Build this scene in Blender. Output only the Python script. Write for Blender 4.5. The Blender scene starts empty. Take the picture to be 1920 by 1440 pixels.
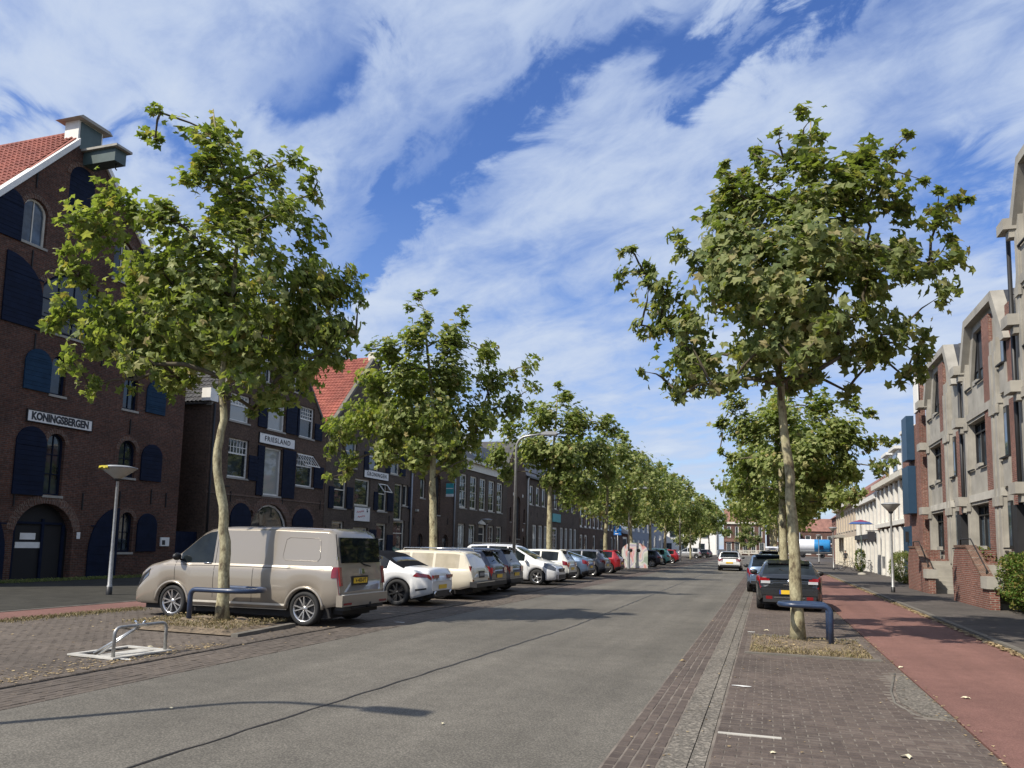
import bpy, bmesh, math, random
from math import sin, cos, pi, radians, sqrt, atan2
from mathutils import Vector, Matrix, noise
from mathutils.geometry import tessellate_polygon

# ------------------------------------------------------------------ camera, sky, sun, exposure
scene = bpy.context.scene
COL = scene.collection
cam_d = bpy.data.cameras.new('camera'); cam = bpy.data.objects.new('camera', cam_d); COL.objects.link(cam)
F_PX, CX, CY, VPX, VPY, ROLL, EYE = 1442.0, 960.0, 862.0, 1435.0, 1030.0, 0.023, 1.7
d_ = Vector((VPX-CX, -(VPY-CY), -F_PX)).normalized()
h_ = Vector((cos(ROLL), -sin(ROLL), 0))
u_ = h_.cross(d_).normalized()
if u_.y < 0: u_ = -u_
r_ = d_.cross(u_).normalized()
rot = Matrix((r_, d_, u_))              # rows: world axes in camera space
cam.matrix_world = Matrix.Translation((0, 0, EYE)) @ rot.to_4x4()
cam_d.sensor_width = 36.0; cam_d.lens = F_PX/1920*36; cam_d.shift_y = (CY-720)/1920
cam_d.clip_start = 0.1; cam_d.clip_end = 3000
scene.camera = cam

SUN_AZ = Vector((-0.64, -0.77)); SUN_EL = radians(47)
to_sun = Vector((SUN_AZ.x*cos(SUN_EL), SUN_AZ.y*cos(SUN_EL), sin(SUN_EL)))
sun_d = bpy.data.lights.new('sun', 'SUN'); sun_d.energy = 4.6; sun_d.angle = radians(0.6); sun_d.color = (1.0, 0.93, 0.82)
sun = bpy.data.objects.new('sun', sun_d); COL.objects.link(sun)
sun.rotation_euler = to_sun.to_track_quat('Z', 'Y').to_euler(); sun.location = (-20, -30, 60)

world = bpy.data.worlds.new('World'); scene.world = world; world.use_nodes = True
wn = world.node_tree; wn.nodes.clear(); WL = wn.links
def wnode(t, **k):
    n = wn.nodes.new(t)
    for a, b in k.items(): setattr(n, a, b)
    return n
w_out = wnode('ShaderNodeOutputWorld')
sky = wnode('ShaderNodeTexSky', sky_type='NISHITA', sun_disc=False, sun_elevation=SUN_EL,
            sun_rotation=atan2(to_sun.x, to_sun.y), air_density=1.0, dust_density=0.6, ozone_density=3.0)
bg_sky = wnode('ShaderNodeBackground'); bg_sky.inputs['Strength'].default_value = 0.132
hs = wnode('ShaderNodeHueSaturation'); hs.inputs['Saturation'].default_value = 1.22; hs.inputs['Hue'].default_value = 0.515; WL.new(sky.outputs[0], hs.inputs['Color']); WL.new(hs.outputs[0], bg_sky.inputs['Color'])
tc = wnode('ShaderNodeTexCoord'); sep = wnode('ShaderNodeSeparateXYZ'); WL.new(tc.outputs['Generated'], sep.inputs[0])
def wmath(op, a, b=None, clamp=False):
    n = wnode('ShaderNodeMath', operation=op, use_clamp=clamp)
    for i, v in enumerate((a, b)):
        if v is None: continue
        if isinstance(v, (int, float)): n.inputs[i].default_value = v
        else: WL.new(v, n.inputs[i])
    return n.outputs[0]
zc = wmath('ADD', wmath('MAXIMUM', sep.outputs['Z'], 0.0), 0.16)
px_ = wmath('DIVIDE', sep.outputs['X'], zc); py_ = wmath('DIVIDE', sep.outputs['Y'], zc)
comb = wnode('ShaderNodeCombineXYZ'); WL.new(px_, comb.inputs[0]); WL.new(py_, comb.inputs[1])
def wmap(rotz, sc, loc=(0, 0, 0)):
    m = wnode('ShaderNodeMapping', vector_type='TEXTURE'); m.inputs['Rotation'].default_value = (0, 0, radians(rotz)); m.inputs['Scale'].default_value = sc
    m.inputs['Location'].default_value = loc
    WL.new(comb.outputs[0], m.inputs[0]); return m.outputs[0]
def wnoise(vec, scale, detail, rough, dist=0.0):
    n = wnode('ShaderNodeTexNoise'); n.inputs['Scale'].default_value = scale; n.inputs['Detail'].default_value = detail
    n.inputs['Roughness'].default_value = rough; n.inputs['Distortion'].default_value = dist
    WL.new(vec, n.inputs['Vector']); return n.outputs['Fac']
CLOUD_ROT = -34
LANES = [(-0.74, 1.42, -1.12, 1.85, 0.10, 0.26), (-0.22, 1.09, -0.74, 1.42, 0.095, 0.32), (-0.10, 1.12, -0.14, 1.14, 0.12, 0.28), (0.07, 1.08, -0.12, 1.30, 0.07, 0.28), (-1.3, 0.92, -1.05, 1.10, 0.10, 0.20), (-0.62, 1.0, -0.80, 1.08, 0.09, 0.16), (0.30, 1.5, 0.55, 1.9, 0.14, 0.16)]
big = wnoise(wmap(CLOUD_ROT, (1.5, 1.0, 1), (3.1, 1.7, 0)), 2.2, 2, 0.5, 0.3)
mid = wnoise(wmap(CLOUD_ROT, (1.7, 0.9, 1), (7.3, 2.2, 0)), 4.5, 8, 0.58, 0.35)
fine = wnoise(wmap(CLOUD_ROT+8, (2.6, 0.8, 1), (1.0, 5.0, 0)), 9.0, 6, 0.6, 0.2)
patchy = wnoise(wmap(CLOUD_ROT-10, (1.25, 1.0, 1), (2.2, 8.1, 0)), 7.5, 9, 0.62, 0.6)
dens = wmath('ADD', wmath('MULTIPLY', big, 0.42), wmath('ADD', wmath('MULTIPLY', mid, 0.36), wmath('ADD', wmath('MULTIPLY', fine, 0.10), wmath('MULTIPLY', patchy, 0.24))))
# open blue lanes in the cloud sheet, as bands across the cloud plane
def lane(ax, ay, bx, by, wid, amt):
    # distance to a segment in the cloud plane
    dx, dy = bx-ax, by-ay; L2 = dx*dx+dy*dy
    wx = wmath('ADD', px_, wmath('MULTIPLY', wmath('SUBTRACT', patchy, 0.5), 0.45)); wy = wmath('ADD', py_, wmath('MULTIPLY', wmath('SUBTRACT', mid, 0.5), 0.45))
    tx = wmath('SUBTRACT', wx, ax); ty = wmath('SUBTRACT', wy, ay)
    t = wmath('DIVIDE', wmath('ADD', wmath('MULTIPLY', tx, dx), wmath('MULTIPLY', ty, dy)), L2, clamp=True)
    ex = wmath('SUBTRACT', tx, wmath('MULTIPLY', t, dx)); ey = wmath('SUBTRACT', ty, wmath('MULTIPLY', t, dy))
    dd = wmath('SQRT', wmath('ADD', wmath('MULTIPLY', ex, ex), wmath('MULTIPLY', ey, ey)))
    f = wmath('SUBTRACT', 1.0, wmath('DIVIDE', dd, wid), clamp=True)
    return wmath('MULTIPLY', wmath('MULTIPLY', f, f), amt)
for a in LANES:
    dens = wmath('SUBTRACT', dens, lane(*a))
ramp = wnode('ShaderNodeValToRGB'); ramp.color_ramp.interpolation = 'EASE'
ramp.color_ramp.elements[0].position = 0.33; ramp.color_ramp.elements[0].color = (0.0, 0.0, 0.0, 1)
ramp.color_ramp.elements[1].position = 0.63; ramp.color_ramp.elements[1].color = (0.93, 0.93, 0.93, 1)
WL.new(dens, ramp.inputs[0])
haze_f = wmath('MULTIPLY', wmath('SUBTRACT', 1.0, wmath('DIVIDE', wmath('MAXIMUM', sep.outputs['Z'], 0.0), 0.42), clamp=True), 0.55)
fac = wmath('MAXIMUM', ramp.outputs[0], haze_f)
bg_c = wnode('ShaderNodeBackground'); bg_c.inputs['Strength'].default_value = 1.0
cramp = wnode('ShaderNodeValToRGB')
cramp.color_ramp.elements[0].position = 0.40; cramp.color_ramp.elements[0].color = (0.27, 0.37, 0.60, 1)
cramp.color_ramp.elements[1].position = 0.74; cramp.color_ramp.elements[1].color = (0.52, 0.58, 0.67, 1)
WL.new(dens, cramp.inputs[0]); WL.new(cramp.outputs[0], bg_c.inputs['Color'])
mixw = wnode('ShaderNodeMixShader'); WL.new(fac, mixw.inputs[0]); WL.new(bg_sky.outputs[0], mixw.inputs[1]); WL.new(bg_c.outputs[0], mixw.inputs[2])
WL.new(mixw.outputs[0], w_out.inputs[0])

vs = scene.view_settings; scene.display_settings.display_device = 'sRGB'
vs.view_transform = 'Standard'; vs.look = 'None'; vs.gamma = 1.0; vs.use_curve_mapping = False; vs.exposure = 0.40
scene.render.engine = 'CYCLES'

# ------------------------------------------------------------------ materials
def new_mat(name):
    m = bpy.data.materials.new(name); m.use_nodes = True
    nt = m.node_tree; b = nt.nodes['Principled BSDF']
    return m, nt, b
def N(nt, t, **k):
    n = nt.nodes.new(t)
    for a, b in k.items(): setattr(n, a, b)
    return n
def mathn(nt, op, a, b=None, clamp=False):
    n = N(nt, 'ShaderNodeMath', operation=op, use_clamp=clamp)
    for i, v in enumerate((a, b)):
        if v is None: continue
        if isinstance(v, (int, float)): n.inputs[i].default_value = v
        else: nt.links.new(v, n.inputs[i])
    return n.outputs[0]
def mixc(nt, f, a, b, mode='MIX'):
    n = N(nt, 'ShaderNodeMix', data_type='RGBA', blend_type=mode)
    for i, v in ((0, f), (6, a), (7, b)):
        if isinstance(v, (int, float)): n.inputs[i].default_value = v
        elif isinstance(v, tuple): n.inputs[i].default_value = (*v, 1) if len(v) == 3 else v
        else: nt.links.new(v, n.inputs[i])
    return n.outputs[2]
def noise_n(nt, vec, scale, detail=4, rough=0.55):
    n = N(nt, 'ShaderNodeTexNoise'); n.inputs['Scale'].default_value = scale; n.inputs['Detail'].default_value = detail
    n.inputs['Roughness'].default_value = rough
    if vec is not None: nt.links.new(vec, n.inputs['Vector'])
    return n.outputs['Fac']
def ramp_n(nt, fac, stops):
    r = N(nt, 'ShaderNodeValToRGB'); e = r.color_ramp.elements
    while len(e) < len(stops): e.new(0.5)
    for i, (p, c) in enumerate(stops):
        e[i].position = p; e[i].color = (*c, 1) if isinstance(c, tuple) else (c, c, c, 1)
    nt.links.new(fac, r.inputs[0]); return r.outputs[0]
def bump(nt, b, h, strength=0.3, dist=0.02):
    n = N(nt, 'ShaderNodeBump'); n.inputs['Strength'].default_value = strength; n.inputs['Distance'].default_value = dist
    nt.links.new(h, n.inputs['Height']); nt.links.new(n.outputs[0], b.inputs['Normal'])
def objco(nt): return N(nt, 'ShaderNodeTexCoord').outputs['Object']
def geoco(nt): return N(nt, 'ShaderNodeNewGeometry').outputs['Position']
MATS = {}
def simple(name, col, rough=0.6, metal=0.0, var=0.15, scale=3.0, bmp=0.0, bscale=40, coat=0.0, spec=0.5):
    if name in MATS: return MATS[name]
    m, nt, b = new_mat(name)
    b.inputs['Roughness'].default_value = rough; b.inputs['Metallic'].default_value = metal
    b.inputs['Coat Weight'].default_value = coat; b.inputs['Coat Roughness'].default_value = 0.04
    b.inputs['Specular IOR Level'].default_value = spec
    co = objco(nt)
    nz = noise_n(nt, co, scale, 5, 0.6)
    lo = tuple(c*(1-var) for c in col); hi = tuple(min(1, c*(1+var)) for c in col)
    nt.links.new(ramp_n(nt, nz, [(0.3, lo), (0.7, hi)]), b.inputs['Base Color'])
    if bmp: bump(nt, b, noise_n(nt, co, bscale, 4), bmp, 0.01)
    MATS[name] = m; return m
def brick_mat(name, c1, c2, mortar, bw=0.22, bh=0.065, ms=0.010, stain=0.35):
    if name in MATS: return MATS[name]
    m, nt, b = new_mat(name)
    co = objco(nt); s = N(nt, 'ShaderNodeSeparateXYZ'); nt.links.new(co, s.inputs[0])
    c = N(nt, 'ShaderNodeCombineXYZ'); nt.links.new(mathn(nt, 'ADD', s.outputs[0], s.outputs[1]), c.inputs[0]); nt.links.new(s.outputs[2], c.inputs[1])
    t = N(nt, 'ShaderNodeTexBrick'); nt.links.new(c.outputs[0], t.inputs['Vector'])
    t.inputs['Scale'].default_value = 1.0; t.inputs['Brick Width'].default_value = bw; t.inputs['Row Height'].default_value = bh
    t.inputs['Mortar Size'].default_value = ms; t.inputs['Mortar Smooth'].default_value = 0.2; t.inputs['Bias'].default_value = 0.0
    t.inputs['Color1'].default_value = (*c1, 1); t.inputs['Color2'].default_value = (*c2, 1); t.inputs['Mortar'].default_value = (*mortar, 1)
    n1 = noise_n(nt, co, 0.55, 6, 0.6); n2 = noise_n(nt, c.outputs[0], 9, 3)
    col = mixc(nt, 1.0, t.outputs['Color'], ramp_n(nt, n1, [(0.3, 1-stain), (0.72, 1+stain*0.4)]), 'MULTIPLY')
    col = mixc(nt, 1.0, col, ramp_n(nt, n2, [(0.3, 0.65), (0.7, 1.25)]), 'MULTIPLY')
    nt.links.new(col, b.inputs['Base Color']); b.inputs['Roughness'].default_value = 0.9; b.inputs['Specular IOR Level'].default_value = 0.2
    bump(nt, b, mathn(nt, 'ADD', mathn(nt, 'MULTIPLY', t.outputs['Fac'], -0.8), mathn(nt, 'MULTIPLY', n2, 0.4)), 0.5, 0.01)
    MATS[name] = m; return m
def paving_mat(name, c1, c2, joint, bw=0.21, bh=0.105, rotz=0, ms=0.006, stain=0.3, jvar=True):
    m, nt, b = new_mat(name)
    co = geoco(nt); mp = N(nt, 'ShaderNodeMapping'); mp.inputs['Rotation'].default_value = (0, 0, radians(rotz)); nt.links.new(co, mp.inputs[0])
    t = N(nt, 'ShaderNodeTexBrick'); nt.links.new(mp.outputs[0], t.inputs['Vector'])
    t.inputs['Scale'].default_value = 1.0; t.inputs['Brick Width'].default_value = bw; t.inputs['Row Height'].default_value = bh
    t.inputs['Mortar Size'].default_value = ms; t.inputs['Mortar Smooth'].default_value = 0.3
    t.inputs['Color1'].default_value = (*c1, 1); t.inputs['Color2'].default_value = (*c2, 1); t.inputs['Mortar'].default_value = (*joint, 1)
    n1 = noise_n(nt, co, 0.5, 6, 0.65); n2 = noise_n(nt, co, 14, 5)
    col = mixc(nt, 1.0, t.outputs['Color'], ramp_n(nt, n1, [(0.28, 1-stain), (0.75, 1+stain*0.5)]), 'MULTIPLY')
    col = mixc(nt, 1.0, col, ramp_n(nt, n2, [(0.25, 0.75), (0.75, 1.2)]), 'MULTIPLY')
    nt.links.new(col, b.inputs['Base Color']); b.inputs['Roughness'].default_value = 0.9; b.inputs['Specular IOR Level'].default_value = 0.25
    bump(nt, b, mathn(nt, 'ADD', mathn(nt, 'MULTIPLY', t.outputs['Fac'], -0.7), mathn(nt, 'MULTIPLY', n2, 0.3)), 0.5, 0.006)
    MATS[name] = m; return m
def asphalt_mat(name, base, lo, hi, patch=0.22, grain=140):
    m, nt, b = new_mat(name); co = geoco(nt)
    v = N(nt, 'ShaderNodeTexVoronoi'); v.inputs['Scale'].default_value = grain*0.5; nt.links.new(co, v.inputs['Vector'])
    g = noise_n(nt, co, grain, 3, 0.7); n1 = noise_n(nt, co, 0.35, 6, 0.6); n2 = noise_n(nt, co, 4, 5, 0.6)
    sx = N(nt, 'ShaderNodeMapping'); sx.inputs['Scale'].default_value = (1.6, 0.05, 1); nt.links.new(co, sx.inputs[0])
    n3 = noise_n(nt, sx.outputs[0], 1.0, 4, 0.5)      # worn wheel tracks along the road
    col = ramp_n(nt, g, [(0.34, lo), (0.5, base), (0.68, hi)])
    col = mixc(nt, 0.5, col, ramp_n(nt, v.outputs['Distance'], [(0.0, hi), (0.6, lo)]))
    col = mixc(nt, 1.0, col, ramp_n(nt, n1, [(0.3, 1-patch), (0.7, 1+patch)]), 'MULTIPLY')
    col = mixc(nt, 1.0, col, ramp_n(nt, n2, [(0.3, 0.9), (0.7, 1.1)]), 'MULTIPLY')
    col = mixc(nt, 1.0, col, ramp_n(nt, n3, [(0.3, 0.84), (0.7, 1.14)]), 'MULTIPLY')
    nt.links.new(col, b.inputs['Base Color']); b.inputs['Roughness'].default_value = 0.85; b.inputs['Specular IOR Level'].default_value = 0.3
    bump(nt, b, g, 0.6, 0.004); MATS[name] = m; return m
def leaf_mat(name, cols, trans=0.40):
    m, nt, b = new_mat(name)
    geo = N(nt, 'ShaderNodeNewGeometry'); rnd = geo.outputs['Random Per Island']
    oi = N(nt, 'ShaderNodeObjectInfo')
    r = mathn(nt, 'FRACT', mathn(nt, 'ADD', rnd, oi.outputs['Random']))
    col = ramp_n(nt, r, cols)
    nt.links.new(col, b.inputs['Base Color']); b.inputs['Roughness'].default_value = 0.55; b.inputs['Specular IOR Level'].default_value = 0.22
    tr = N(nt, 'ShaderNodeBsdfTranslucent'); nt.links.new(mixc(nt, 1.0, col, (1.3, 1.45, 0.5), 'MULTIPLY'), tr.inputs['Color'])
    ms = N(nt, 'ShaderNodeMixShader'); ms.inputs[0].default_value = trans
    nt.links.new(b.outputs[0], ms.inputs[1]); nt.links.new(tr.outputs[0], ms.inputs[2])
    nt.links.new(ms.outputs[0], nt.nodes['Material Output'].inputs['Surface']); MATS[name] = m; return m
def paint(name, col, metal=0.3, rough=0.35):
    if name in MATS: return MATS[name]
    m, nt, b = new_mat(name)
    co = objco(nt); nz = noise_n(nt, co, 1.5, 5, 0.65); s = N(nt, 'ShaderNodeSeparateXYZ'); nt.links.new(co, s.inputs[0])
    dirt = mathn(nt, 'MULTIPLY', mathn(nt, 'SUBTRACT', 1.0, mathn(nt, 'MULTIPLY', s.outputs[2], 1.6), clamp=True), mathn(nt, 'MULTIPLY', nz, 0.7))
    c = mixc(nt, dirt, tuple(col), (0.12, 0.105, 0.085)); nt.links.new(c, b.inputs['Base Color'])
    b.inputs['Metallic'].default_value = metal; b.inputs['Roughness'].default_value = rough
    b.inputs['Coat Weight'].default_value = 0.9; b.inputs['Coat Roughness'].default_value = 0.05
    MATS[name] = m; return m
def glass_mat(name, tint=(0.012, 0.016, 0.018), rough=0.03, curtain=None):
    if name in MATS: return MATS[name]
    m, nt, b = new_mat(name); co = objco(nt)
    if curtain:
        w = N(nt, 'ShaderNodeTexWave'); w.inputs['Scale'].default_value = 6; w.inputs['Distortion'].default_value = 2.5; w.inputs['Detail'].default_value = 3
        nt.links.new(co, w.inputs['Vector'])
        nt.links.new(mixc(nt, w.outputs['Fac'], tuple(c*0.45 for c in curtain), curtain), b.inputs['Base Color'])
    else:
        nt.links.new(ramp_n(nt, noise_n(nt, co, 1.7, 3), [(0.35, tint), (0.65, tuple(c*3.2 for c in tint))]), b.inputs['Base Color'])
    b.inputs['Roughness'].default_value = rough; b.inputs['Specular IOR Level'].default_value = 0.6
    bump(nt, b, noise_n(nt, co, 1.1, 2), 0.05, 0.05)
    MATS[name] = m; return m
def tile_mat(name, c1, c2):
    if name in MATS: return MATS[name]
    m, nt, b = new_mat(name); co = geoco(nt)
    n1 = noise_n(nt, co, 3.0, 3); n2 = noise_n(nt, co, 0.6, 5)
    col = ramp_n(nt, n1, [(0.3, c1), (0.7, c2)])
    col = mixc(nt, 1.0, col, ramp_n(nt, n2, [(0.3, 0.65), (0.7, 1.2)]), 'MULTIPLY')
    nt.links.new(col, b.inputs['Base Color']); b.inputs['Roughness'].default_value = 0.7; MATS[name] = m; return m
def bark_mat(name):
    m, nt, b = new_mat(name); co = geoco(nt)
    mp = N(nt, 'ShaderNodeMapping'); mp.inputs['Scale'].default_value = (1, 1, 0.55); nt.links.new(co, mp.inputs[0])
    n1 = noise_n(nt, mp.outputs[0], 6.5, 5, 0.6); n2 = noise_n(nt, mp.outputs[0], 26, 4)
    v = N(nt, 'ShaderNodeTexVoronoi'); v.inputs['Scale'].default_value = 9; nt.links.new(mp.outputs[0], v.inputs['Vector'])
    col = ramp_n(nt, n1, [(0.34, (0.13, 0.10, 0.06)), (0.44, (0.28, 0.245, 0.145)), (0.60, (0.41, 0.375, 0.235)), (0.74, (0.27, 0.26, 0.14))])
    col = mixc(nt, 1.0, col, ramp_n(nt, n2, [(0.3, 0.7), (0.7, 1.15)]), 'MULTIPLY')
    col = mixc(nt, 1.0, col, ramp_n(nt, v.outputs['Distance'], [(0.0, 0.6), (0.16, 1.0)]), 'MULTIPLY')
    nt.links.new(col, b.inputs['Base Color']); b.inputs['Roughness'].default_value = 0.9; bump(nt, b, n1, 0.5, 0.01); MATS[name] = m; return m

asphalt_mat('asphalt', (0.136, 0.125, 0.105), (0.060, 0.055, 0.046), (0.25, 0.23, 0.19), 0.18, 90)
asphalt_mat('red_asphalt', (0.200, 0.106, 0.086), (0.12, 0.058, 0.048), (0.29, 0.155, 0.125), 0.16, 110)
asphalt_mat('aggregate', (0.165, 0.148, 0.122), (0.055, 0.050, 0.042), (0.36, 0.32, 0.265), 0.2, 45)
paving_mat('dark_paving', (0.082, 0.066, 0.056), (0.110, 0.090, 0.076), (0.14, 0.125, 0.10), rotz=0)
paving_mat('bay_paving', (0.060, 0.050, 0.044), (0.086, 0.072, 0.062), (0.11, 0.10, 0.085), rotz=0)
paving_mat('gutter_paving', (0.085, 0.066, 0.058), (0.118, 0.092, 0.078), (0.15, 0.13, 0.11), rotz=90)
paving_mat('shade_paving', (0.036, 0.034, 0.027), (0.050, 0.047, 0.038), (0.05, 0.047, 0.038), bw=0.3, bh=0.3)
paving_mat('side_paving', (0.075, 0.066, 0.060), (0.100, 0.088, 0.078), (0.12, 0.105, 0.085), bw=0.3, bh=0.3)
# single paving bricks: colour changes from brick to brick
def paver_mat(name, c1, c2):
    m, nt, b = new_mat(name); co = geoco(nt)
    vm = N(nt, 'ShaderNodeVectorMath', operation='SNAP'); nt.links.new(co, vm.inputs[0]); vm.inputs[1].default_value = (0.105, 0.105, 5)
    wn_ = N(nt, 'ShaderNodeTexWhiteNoise'); nt.links.new(vm.outputs[0], wn_.inputs['Vector'])
    col = ramp_n(nt, wn_.outputs['Value'], [(0.0, c1), (1.0, c2)])
    n2 = noise_n(nt, co, 40, 5, 0.7); n1 = noise_n(nt, co, 0.7, 5)
    col = mixc(nt, 1.0, col, ramp_n(nt, n2, [(0.25, 0.7), (0.75, 1.25)]), 'MULTIPLY')
    col = mixc(nt, 1.0, col, ramp_n(nt, n1, [(0.3, 0.72), (0.72, 1.2)]), 'MULTIPLY')
    nt.links.new(col, b.inputs['Base Color']); b.inputs['Roughness'].default_value = 0.88; bump(nt, b, n2, 0.35, 0.004); MATS[name] = m
paver_mat('paver', (0.076, 0.057, 0.047), (0.112, 0.087, 0.071))
paver_mat('paver_left', (0.086, 0.069, 0.054), (0.118, 0.096, 0.077))
simple('joint_sand', (0.150, 0.128, 0.105), 0.95, var=0.4, scale=2.5, bmp=0.3)
simple('joint_dirt', (0.085, 0.070, 0.056), 0.95, var=0.4, scale=2.5, bmp=0.3)
simple('earth', (0.15, 0.115, 0.078), 0.95, var=0.5, scale=9, bmp=0.8, bscale=30)
simple('tar', (0.020, 0.018, 0.017), 0.5, var=0.3)
simple('concrete', (0.31, 0.292, 0.252), 0.85, var=0.22, scale=1.4, bmp=0.25, bscale=60)
simple('pale_concrete', (0.42, 0.40, 0.35), 0.85, var=0.22, scale=1.4, bmp=0.25, bscale=60)
simple('kerb_stone', (0.13, 0.118, 0.098), 0.85, var=0.3, scale=4, bmp=0.3)
simple('white_paint', (0.72, 0.70, 0.64), 0.5, var=0.08)
simple('cream_paint', (0.62, 0.58, 0.48), 0.5, var=0.1)
simple('white_wall', (0.78, 0.76, 0.71), 0.7, var=0.06, scale=1.0)
simple('grey_wall', (0.21, 0.24, 0.29), 0.8, var=0.12, scale=1.0)
simple('navy_paint', (0.006, 0.011, 0.028), 0.7, var=0.25, spec=0.15)
simple('blue_paint', (0.012, 0.036, 0.070), 0.7, var=0.2, spec=0.15)
simple('panel_blue', (0.016, 0.050, 0.095), 0.5, var=0.1)
simple('green_paint', (0.055, 0.085, 0.078), 0.45, var=0.15)
simple('guard_blue', (0.022, 0.040, 0.085), 0.35, var=0.25, scale=8, coat=0.3)
simple('black_paint', (0.012, 0.012, 0.013), 0.5)
simple('black_iron', (0.010, 0.009, 0.009), 0.7)
simple('rubber', (0.018, 0.018, 0.018), 0.8, bmp=0.2, bscale=80)
simple('plastic_dark', (0.022, 0.022, 0.024), 0.55)
simple('galvanised', (0.34, 0.34, 0.33), 0.45, metal=0.6, var=0.18, scale=12)
simple('steel', (0.45, 0.45, 0.44), 0.35, metal=0.85, var=0.15, scale=9)
simple('plate_steel', (0.52, 0.50, 0.45), 0.6, metal=0.2, var=0.2, scale=5)
simple('zinc', (0.30, 0.31, 0.32), 0.55, metal=0.3, var=0.1)
simple('chrome', (0.75, 0.75, 0.75), 0.12, metal=1.0, var=0.02)
simple('alloy', (0.55, 0.54, 0.53), 0.25, metal=0.8, var=0.05)
simple('lamp_red', (0.19, 0.006, 0.009), 0.15, coat=1.0, var=0.05)
simple('lamp_clear', (0.62, 0.64, 0.66), 0.12, metal=0.3, coat=1.0, var=0.05)
simple('lamp_dark', (0.08, 0.085, 0.09), 0.1, metal=0.4, coat=1.0, var=0.2)
simple('plate_yellow', (0.75, 0.48, 0.03), 0.45, var=0.04)
simple('plate_ink', (0.02, 0.02, 0.02), 0.6)
simple('eu_blue', (0.02, 0.05, 0.35), 0.5)
simple('sign_white', (0.74, 0.73, 0.69), 0.5, var=0.08)
simple('sign_black', (0.015, 0.015, 0.018), 0.5)
simple('sign_blue', (0.02, 0.16, 0.50), 0.4, var=0.04)
simple('teal', (0.04, 0.30, 0.32), 0.5, var=0.15)
simple('red_ink', (0.5, 0.03, 0.03), 0.5)
simple('yellow_paint', (0.62, 0.52, 0.05), 0.5)
simple('slate', (0.035, 0.038, 0.045), 0.6, var=0.3, scale=5)
simple('lamp_glass', (0.42, 0.41, 0.36), 0.35, var=0.1)
simple('canvas_cream', (0.60, 0.55, 0.42), 0.6)
simple('soft_top', (0.008, 0.009, 0.012), 0.9, spec=0.1)
simple('truck_white', (0.62, 0.64, 0.66), 0.35, coat=0.3, var=0.08)
simple('truck_blue', (0.02, 0.19, 0.42), 0.35, coat=0.3)
simple('skin', (0.45, 0.27, 0.19), 0.6); simple('dark_cloth', (0.03, 0.03, 0.035), 0.9); simple('beige_cloth', (0.42, 0.36, 0.27), 0.9)
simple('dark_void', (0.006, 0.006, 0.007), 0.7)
simple('ochre_wall', (0.46, 0.385, 0.30), 0.8, var=0.08)
simple('dry_leaf', (0.42, 0.30, 0.10), 0.8, var=0.5, scale=30)
simple('pale_leaf', (0.62, 0.56, 0.38), 0.7, var=0.15, scale=30)
simple('paper', (0.75, 0.74, 0.70), 0.7)
brick_mat('brick_brown', (0.135, 0.056, 0.036), (0.080, 0.040, 0.030), (0.115, 0.095, 0.078))
brick_mat('brick_dark', (0.095, 0.058, 0.042), (0.130, 0.078, 0.054), (0.11, 0.092, 0.072))
brick_mat('brick_grey', (0.100, 0.076, 0.058), (0.130, 0.098, 0.074), (0.12, 0.10, 0.08))
brick_mat('brick_arch', (0.17, 0.085, 0.055), (0.13, 0.075, 0.055), (0.20, 0.17, 0.14), bw=0.07, bh=0.22)
brick_mat('brick_red', (0.24, 0.085, 0.062), (0.17, 0.062, 0.050), (0.27, 0.22, 0.18), ms=0.012)
brick_mat('brick_far', (0.17, 0.08, 0.06), (0.12, 0.06, 0.05), (0.14, 0.11, 0.09))
tile_mat('tile_red', (0.22, 0.052, 0.034), (0.35, 0.108, 0.070)); tile_mat('tile_far', (0.19, 0.085, 0.062), (0.27, 0.135, 0.10)); tile_mat('tile_dark', (0.035, 0.034, 0.035), (0.075, 0.072, 0.070))
glass_mat('glass'); glass_mat('glass_curtain', curtain=(0.42, 0.43, 0.40)); glass_mat('glass_sky', tint=(0.03, 0.04, 0.05))
glass_mat('car_glass', tint=(0.006, 0.008, 0.009)); MATS['car_glass'].node_tree.nodes['Principled BSDF'].inputs['Specular IOR Level'].default_value = 0.38
bark_mat('bark'); simple('twig', (0.085, 0.07, 0.045), 0.9, var=0.3, scale=8)
G1 = [(0.0, (0.105, 0.145, 0.042)), (0.3, (0.195, 0.235, 0.075)), (0.65, (0.275, 0.310, 0.110)), (0.9, (0.36, 0.37, 0.16)), (1.0, (0.33, 0.26, 0.11))]
leaf_mat('leaf_green', G1)
leaf_mat('leaf_olive', [(0.0, (0.100, 0.135, 0.046)), (0.4, (0.180, 0.212, 0.078)), (0.8, (0.265, 0.285, 0.115)), (1.0, (0.30, 0.25, 0.12))])
leaf_mat('leaf_hedge', [(0.0, (0.045, 0.085, 0.015)), (0.5, (0.10, 0.16, 0.025)), (1.0, (0.20, 0.15, 0.05))], 0.2)
leaf_mat('grass_dry', [(0.0, (0.15, 0.115, 0.06)), (0.5, (0.26, 0.20, 0.11)), (0.8, (0.15, 0.14, 0.06)), (1.0, (0.36, 0.29, 0.17))], 0.1)
leaf_mat('litter', [(0.0, (0.16, 0.11, 0.06)), (0.5, (0.30, 0.22, 0.12)), (1.0, (0.50, 0.39, 0.22))], 0.1)

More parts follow.
